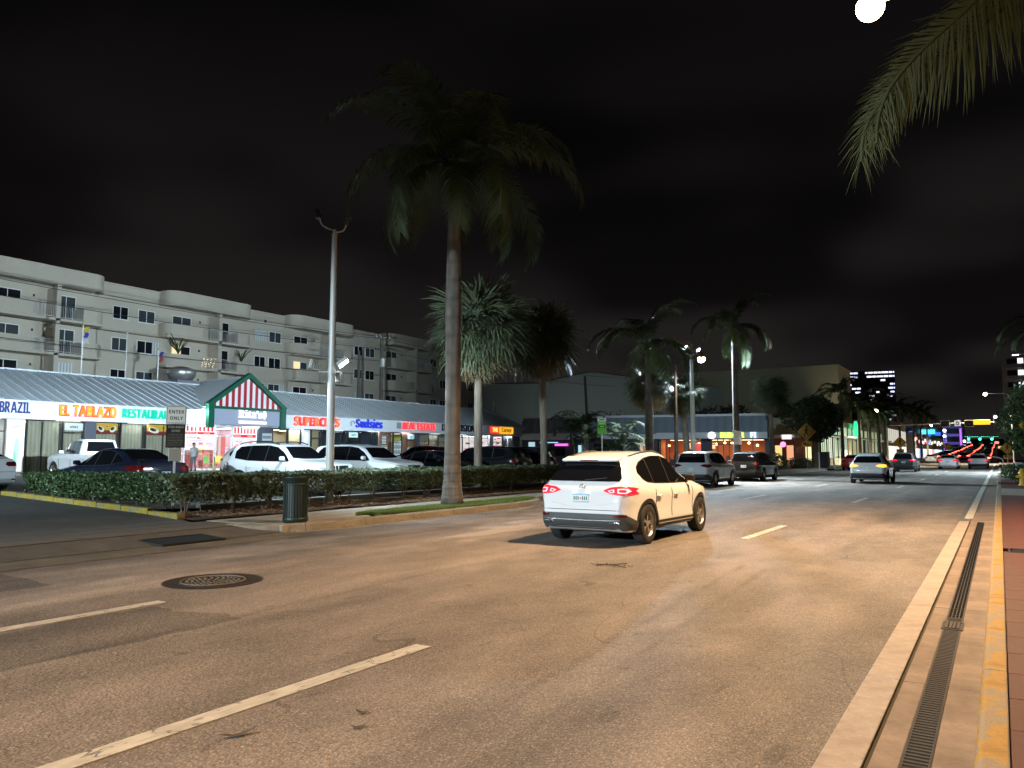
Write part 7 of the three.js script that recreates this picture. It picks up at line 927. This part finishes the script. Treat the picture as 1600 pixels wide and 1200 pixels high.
  M('hair', new THREE.SphereGeometry(0.108, 14, 10, 0, 6.3, 0, 1.75).scale(0.92, 1, 1.02).translate(0, 1.64, -0.012), std(lin(0.02, 0.015, 0.012), 0.9), t);
  const chair = (label, z, x, c) => { const q = thing('plastic_chair', label, 'chair', [x, FL, z], 1.2 + z, 'chairs outside the ice shop'), m = std(c, 0.5); M('seat', RB(0.42, 0.04, 0.42, 0.015, 0, 0.45, 0), m, q); M('backrest', RB(0.42, 0.42, 0.035, 0.015, 0, 0.7, -0.2, -0.15), m, q); for (const [i, j] of [[-1, -1], [1, -1], [-1, 1], [1, 1]]) M('leg', bar([i * 0.18, 0.44, j * 0.18], [i * 0.21, 0, j * 0.21], 0.018, 6), m, q); };
  chair('green plastic chair outside the ice shop', -30.9, -42.1, lin(0.25, 0.5, 0.15)); chair('yellow plastic chair outside the ice shop', -31.6, -42.0, lin(0.75, 0.45, 0.03)); chair('orange plastic chair outside the ice shop', -32.3, -42.0, lin(0.75, 0.17, 0.04)); chair('red plastic chair outside the ice shop', -32.9, -42.1, lin(0.65, 0.06, 0.05));
}
// green-and-white bus-stop style sign
{
  const t = thing('green_sign', 'white and green sign on a post beyond the white SUV', 'sign', [-17.4, 0.2, -36.3], 0.5); M('post', CY(0.03, 0.03, 3.3, 0, 1.65, -0.03, 8), M_.galv, t); M('sign_plate', RB(0.44, 0.84, 0.02, 0.008, 0, 2.78, 0), std(lin(0.4, 0.4, 0.4), 0.5), t);
  M('sign_face', new THREE.PlaneGeometry(0.42, 0.82).translate(0, 2.78, 0.013), new THREE.MeshStandardMaterial({ map: ctex(128, 256, (c) => { c.fillStyle = '#4fa81e'; c.fillRect(0, 0, 128, 256); c.fillStyle = '#d8d8cc'; c.fillRect(0, 0, 128, 52); c.fillStyle = '#6d7a66'; c.fillRect(20, 14, 88, 22); c.fillStyle = '#7fd04a'; c.fillRect(16, 66, 96, 34); c.fillStyle = '#12240c'; c.fillRect(10, 118, 108, 40); c.fillStyle = '#b8c8a8'; c.fillRect(32, 130, 64, 14); }), roughness: 0.5 }), t);
}
// pedestrian crossing signs
function crossing(label, x, z, H0, s, back) {
  const t = thing('crossing_sign', label, 'sign', [x, 0.14, z], 0, 'yellow crossing signs'); M('post', CY(0.035 * s, 0.035 * s, H0 + 0.4, 0, H0 / 2, -0.04, 8), M_.galv, t); const yel = std(lin(0.62, 0.36, 0.015), 0.5); M('sign_plate', RB(0.76 * s, 0.76 * s, 0.015, 0.006, 0, H0, 0, 0, 0, Math.PI / 4), yel, t); M('arrow_plate', RB(0.6 * s, 0.3 * s, 0.015, 0.006, 0, H0 - 0.74 * s, 0), yel, t);
  if (!back) { const k = M_.dark, P3 = (a, b, r) => bar([a[0] * s, H0 + a[1] * s, 0.016], [b[0] * s, H0 + b[1] * s, 0.016], r * s, 6); M('figure', MG([new THREE.SphereGeometry(0.055 * s, 10, 8).translate(0.01 * s, H0 + 0.27 * s, 0.012), P3([0.01, 0.2], [-0.01, 0], 0.05), P3([-0.01, 0], [0.1, -0.24], 0.028), P3([-0.01, 0], [-0.12, -0.24], 0.028), P3([0.01, 0.17], [0.14, 0.04], 0.022), P3([0.01, 0.17], [-0.13, 0.05], 0.022)]), k, t); M('border', MG([[0.4, 0], [0, 0.4], [-0.4, 0], [0, -0.4]].map((a, i, q) => P3(a, q[(i + 1) % 4], 0.008))), k, t); M('arrow', MG([P3([-0.2, -0.68], [0.12, -0.8], 0.03), P3([-0.2, -0.68], [-0.06, -0.68], 0.03)]), k, t); }
  return t;
}
crossing('yellow pedestrian crossing sign on the left in front of the round tree', -15.9, -79.2, 3.55, 1.65); crossing('far yellow pedestrian crossing sign among the left-hand palms', -12.5, -128, 3.1, 1.7); crossing('yellow crossing sign half hidden in the right-hand tree', 1.35, -43.5, 2.75, 1.15, true).rotation.y = 0.5; crossing('small yellow sign below the far lamps on the right', 0.9, -128, 2.2, 1.7); crossing('distant yellow sign in front of the blue building', -10.8, -215, 3.2, 1.8);
{ // notice on the royal palm, newspaper box, posts, hydrant
  const t = thing('trunk_notice', 'white notice fixed to a royal palm trunk', 'sign', [-13.86, 2.55, -48.45], 0.4); M('sign_plate', RB(0.5, 0.85, 0.02, 0.008, 0, 0, 0), std(lin(0.62, 0.6, 0.55), 0.6), t); M('strap', new THREE.TorusGeometry(0.215, 0.012, 6, 20).rotateX(Math.PI / 2).translate(0, -0.3, -0.2), M_.white, t); M('print', new THREE.PlaneGeometry(0.44, 0.78).translate(0, 0, 0.012), paperMat(ctex(64, 128, (c) => { c.fillStyle = '#c9c3b8'; c.fillRect(0, 0, 64, 128); c.fillStyle = '#a39c90'; for (let i = 0; i < 7; i++) c.fillRect(8, 20 + i * 14, 46 - (i * 11) % 20, 5); })), t);
  const n = thing('newspaper_box', 'dark box on the pavement right of the round tree', 'box', [-14.9, 0.14, -82]); M('cabinet', RB(1.0, 1.35, 0.9, 0.04, 0, 0.85, 0), std(lin(0.02, 0.02, 0.03), 0.5), n); M('leg', B(0.8, 0.2, 0.7, 0, 0.1, 0), M_.dark, n); M('lid', RB(1.06, 0.08, 0.96, 0.03, 0, 1.56, 0), M_.dark, n);
  for (const [i, [x, z]] of [[-14.3, -76.3], [-14.2, -83.4], [-14.2, -88]].entries()) { const b = thing('white_post', ['white post below the crossing sign', 'short white post left of the dark box', 'short white post right of the dark box'][i], 'bollard', [x, 0.02, z]); M('shaft', CY(0.06, 0.07, i ? 1.0 : 1.6, 0, i ? 0.5 : 0.8, 0, 12), std(lin(0.6, 0.6, 0.58), 0.6), b); M('cap', new THREE.SphereGeometry(0.07, 12, 8).translate(0, i ? 1.0 : 1.6, 0), M_.white, b); }
  const rl = thing('cafe_railing', 'low grey railing beside the cafe', 'railing', [-17.6, 0.14, -79]); for (let k = 0; k < 6; k++) M('post', CY(0.03, 0.03, 1.0, 0, 0.5, -k * 1.2, 8), M_.galv, rl); for (const y of [0.95, 0.5]) M('rail', bar([0, y, 0], [0, y, -6], 0.022), M_.galv, rl);
  const h = thing('fire_hydrant', 'yellow fire hydrant on the red sidewalk', 'hydrant', [0.78, 0.15, -40.5]), y = std(lin(0.6, 0.36, 0.02), 0.5); M('barrel', lathe([[0, 0], [0.17, 0], [0.17, 0.06], [0.11, 0.08], [0.105, 0.5], [0.15, 0.52], [0.15, 0.56], [0.12, 0.62], [0.06, 0.7], [0, 0.72]], 20), y, h); M('outlet', MG([CY(0.05, 0.06, 0.2, -0.14, 0.4, 0, 12, 0, 0, H), CY(0.05, 0.06, 0.2, 0.14, 0.4, 0, 12, 0, 0, H), CY(0.07, 0.075, 0.16, 0, 0.36, 0.14, 12, H)]), y, h); M('bonnet_nut', CY(0.03, 0.03, 0.06, 0, 0.74, 0, 5), y, h);
  const r = thing('barrier_rail', 'white tubular rail at the right-hand kerb far ahead', 'railing', [0.2, 0.15, -96]); M('rail', MG([tube([[0, 0, 0], [0, 0.8, 0], [-0.6, 1.05, 0], [-2.0, 1.05, 0]], 0.05, 24, 8)]), M_.white, r); M('post', CY(0.05, 0.05, 1.0, -1.4, 0.5, 0, 8), M_.white, r);
  const ub = thing('utility_cabinet', 'grey utility cabinet behind the yellow hydrant', 'cabinet', [0.9, 0.15, -47]); M('cabinet', RB(0.5, 0.9, 0.4, 0.03, 0, 0.45, 0), std(lin(0.3, 0.33, 0.36), 0.6), ub); M('cabinet_lid', RB(0.54, 0.05, 0.44, 0.02, 0, 0.92, 0), M_.galv, ub);
}
{ // signal gantry seen from behind the stop line
  const t = thing('signal_gantry', 'mast arm across the road carrying signs and dark signal heads', 'traffic signal', [0, 0, -135]); M('mast', CY(0.16, 0.22, 7, -15, 3.5, 0, 14), M_.galv, t); M('arm', bar([-15, 6.0, 0], [-0.2, 6.25, 0], 0.09, 10), M_.galv, t); const bord = std(lin(0.5, 0.42, 0.3), 0.6);
  for (const x of [-6.85, -3.7]) { const s = grp('signal_head', t, [x, 6.1, 0.25]); M('back_plate', RB(1.25, 1.0, 0.06, 0.02), bord, s); M('housing', RB(1.08, 0.83, 0.14, 0.03, 0, 0, 0.04), M_.dark, s); for (let k = 0; k < 3; k++) M('lens', CY(0.12, 0.12, 0.06, -0.32 + k * 0.32, 0, 0.12, 14, H), std(lin(0.03, 0.012, 0.008), 0.3), s); }
  M('lane_sign', RB(0.8, 0.85, 0.05, 0.02, -5.2, 6.15, 0.25), std(lin(0.75, 0.75, 0.75), 0.6, { emissive: lin(1, 1, 1), emissiveIntensity: 0.45 }), t); M('lane_sign_print', new THREE.TorusGeometry(0.16, 0.05, 8, 20).scale(1, 1.5, 0.4).translate(-5.2, 6.15, 0.29), std(lin(0.1, 0.1, 0.1), 0.6), t); M('street_name_sign', RB(2.15, 0.72, 0.12, 0.04, -2.05, 6.25, 0.25), glow(1, 0.62, 0.01, 1.4), t);
  M('camera_light', MG([new THREE.SphereGeometry(0.25, 12, 8).translate(-0.3, 7.0, 0.2)]), glow(0.9, 0.95, 1, 3), t); M('camera_post', CY(0.05, 0.05, 1.0, -0.5, 6.5, 0.1, 8), bord, t);
  const u = thing('far_signal_gantry', 'far mast arm with three green signals', 'traffic signal', [0, 0, -335]); M('mast', CY(0.16, 0.22, 8.2, 2.5, 4.1, 0, 12), M_.galv, u); M('arm', bar([-11, 7.9, 0], [2.5, 7.8, 0], 0.09, 8), M_.galv, u);
  for (const x of [-9.6, -6.0, -2.2]) { const s = grp('signal_head', u, [x, 7.3, 0.2]); M('housing', RB(0.45, 1.3, 0.3, 0.05), M_.dark, s); M('green_light', new THREE.SphereGeometry(0.42, 14, 10).scale(1, 1, 0.5).translate(0, -0.35, 0.2), glow(0.02, 0.95, 0.5, 6), s); const p = new THREE.PointLight(lin(0.05, 1, 0.55), 60, 0, 2); p.position.set(0, -0.35, 0.8); s.add(p); }
  // small lamps strung down the far street
  for (const [i, [x, z, y, c]] of [[-13, -250, 6.5, [0.9, 0.95, 1]], [-12, -232, 7.6, [0.9, 0.95, 1]], [-9.5, -290, 5.6, [1, 0.92, 0.75]], [3, -300, 6, [0.8, 0.9, 1]], [2.4, -250, 4.6, [1, 0.9, 0.7]]].entries()) { const q = thing('far_street_lamp', ['far cool street lamp left of the blue building', 'higher far cool street lamp left of the blue building', 'far warm street lamp beside the violet tower', 'far blue-white lamp right of the green signals', 'far warm lamp low on the right'][i], 'street lamp', [x, 0, z], 0, 'far street lamps'); M('pole', CY(0.06, 0.09, y, 0, y / 2, 0, 8), M_.bronze, q); M('lamp_globe', new THREE.SphereGeometry(0.34, 12, 8).translate(0, y, 0.1), glow(...c, 16), q); }
}
scene.traverse((o) => { if (o.isMesh) { o.castShadow = true; o.receiveShadow = true; } });
renderer.render(scene, camera);
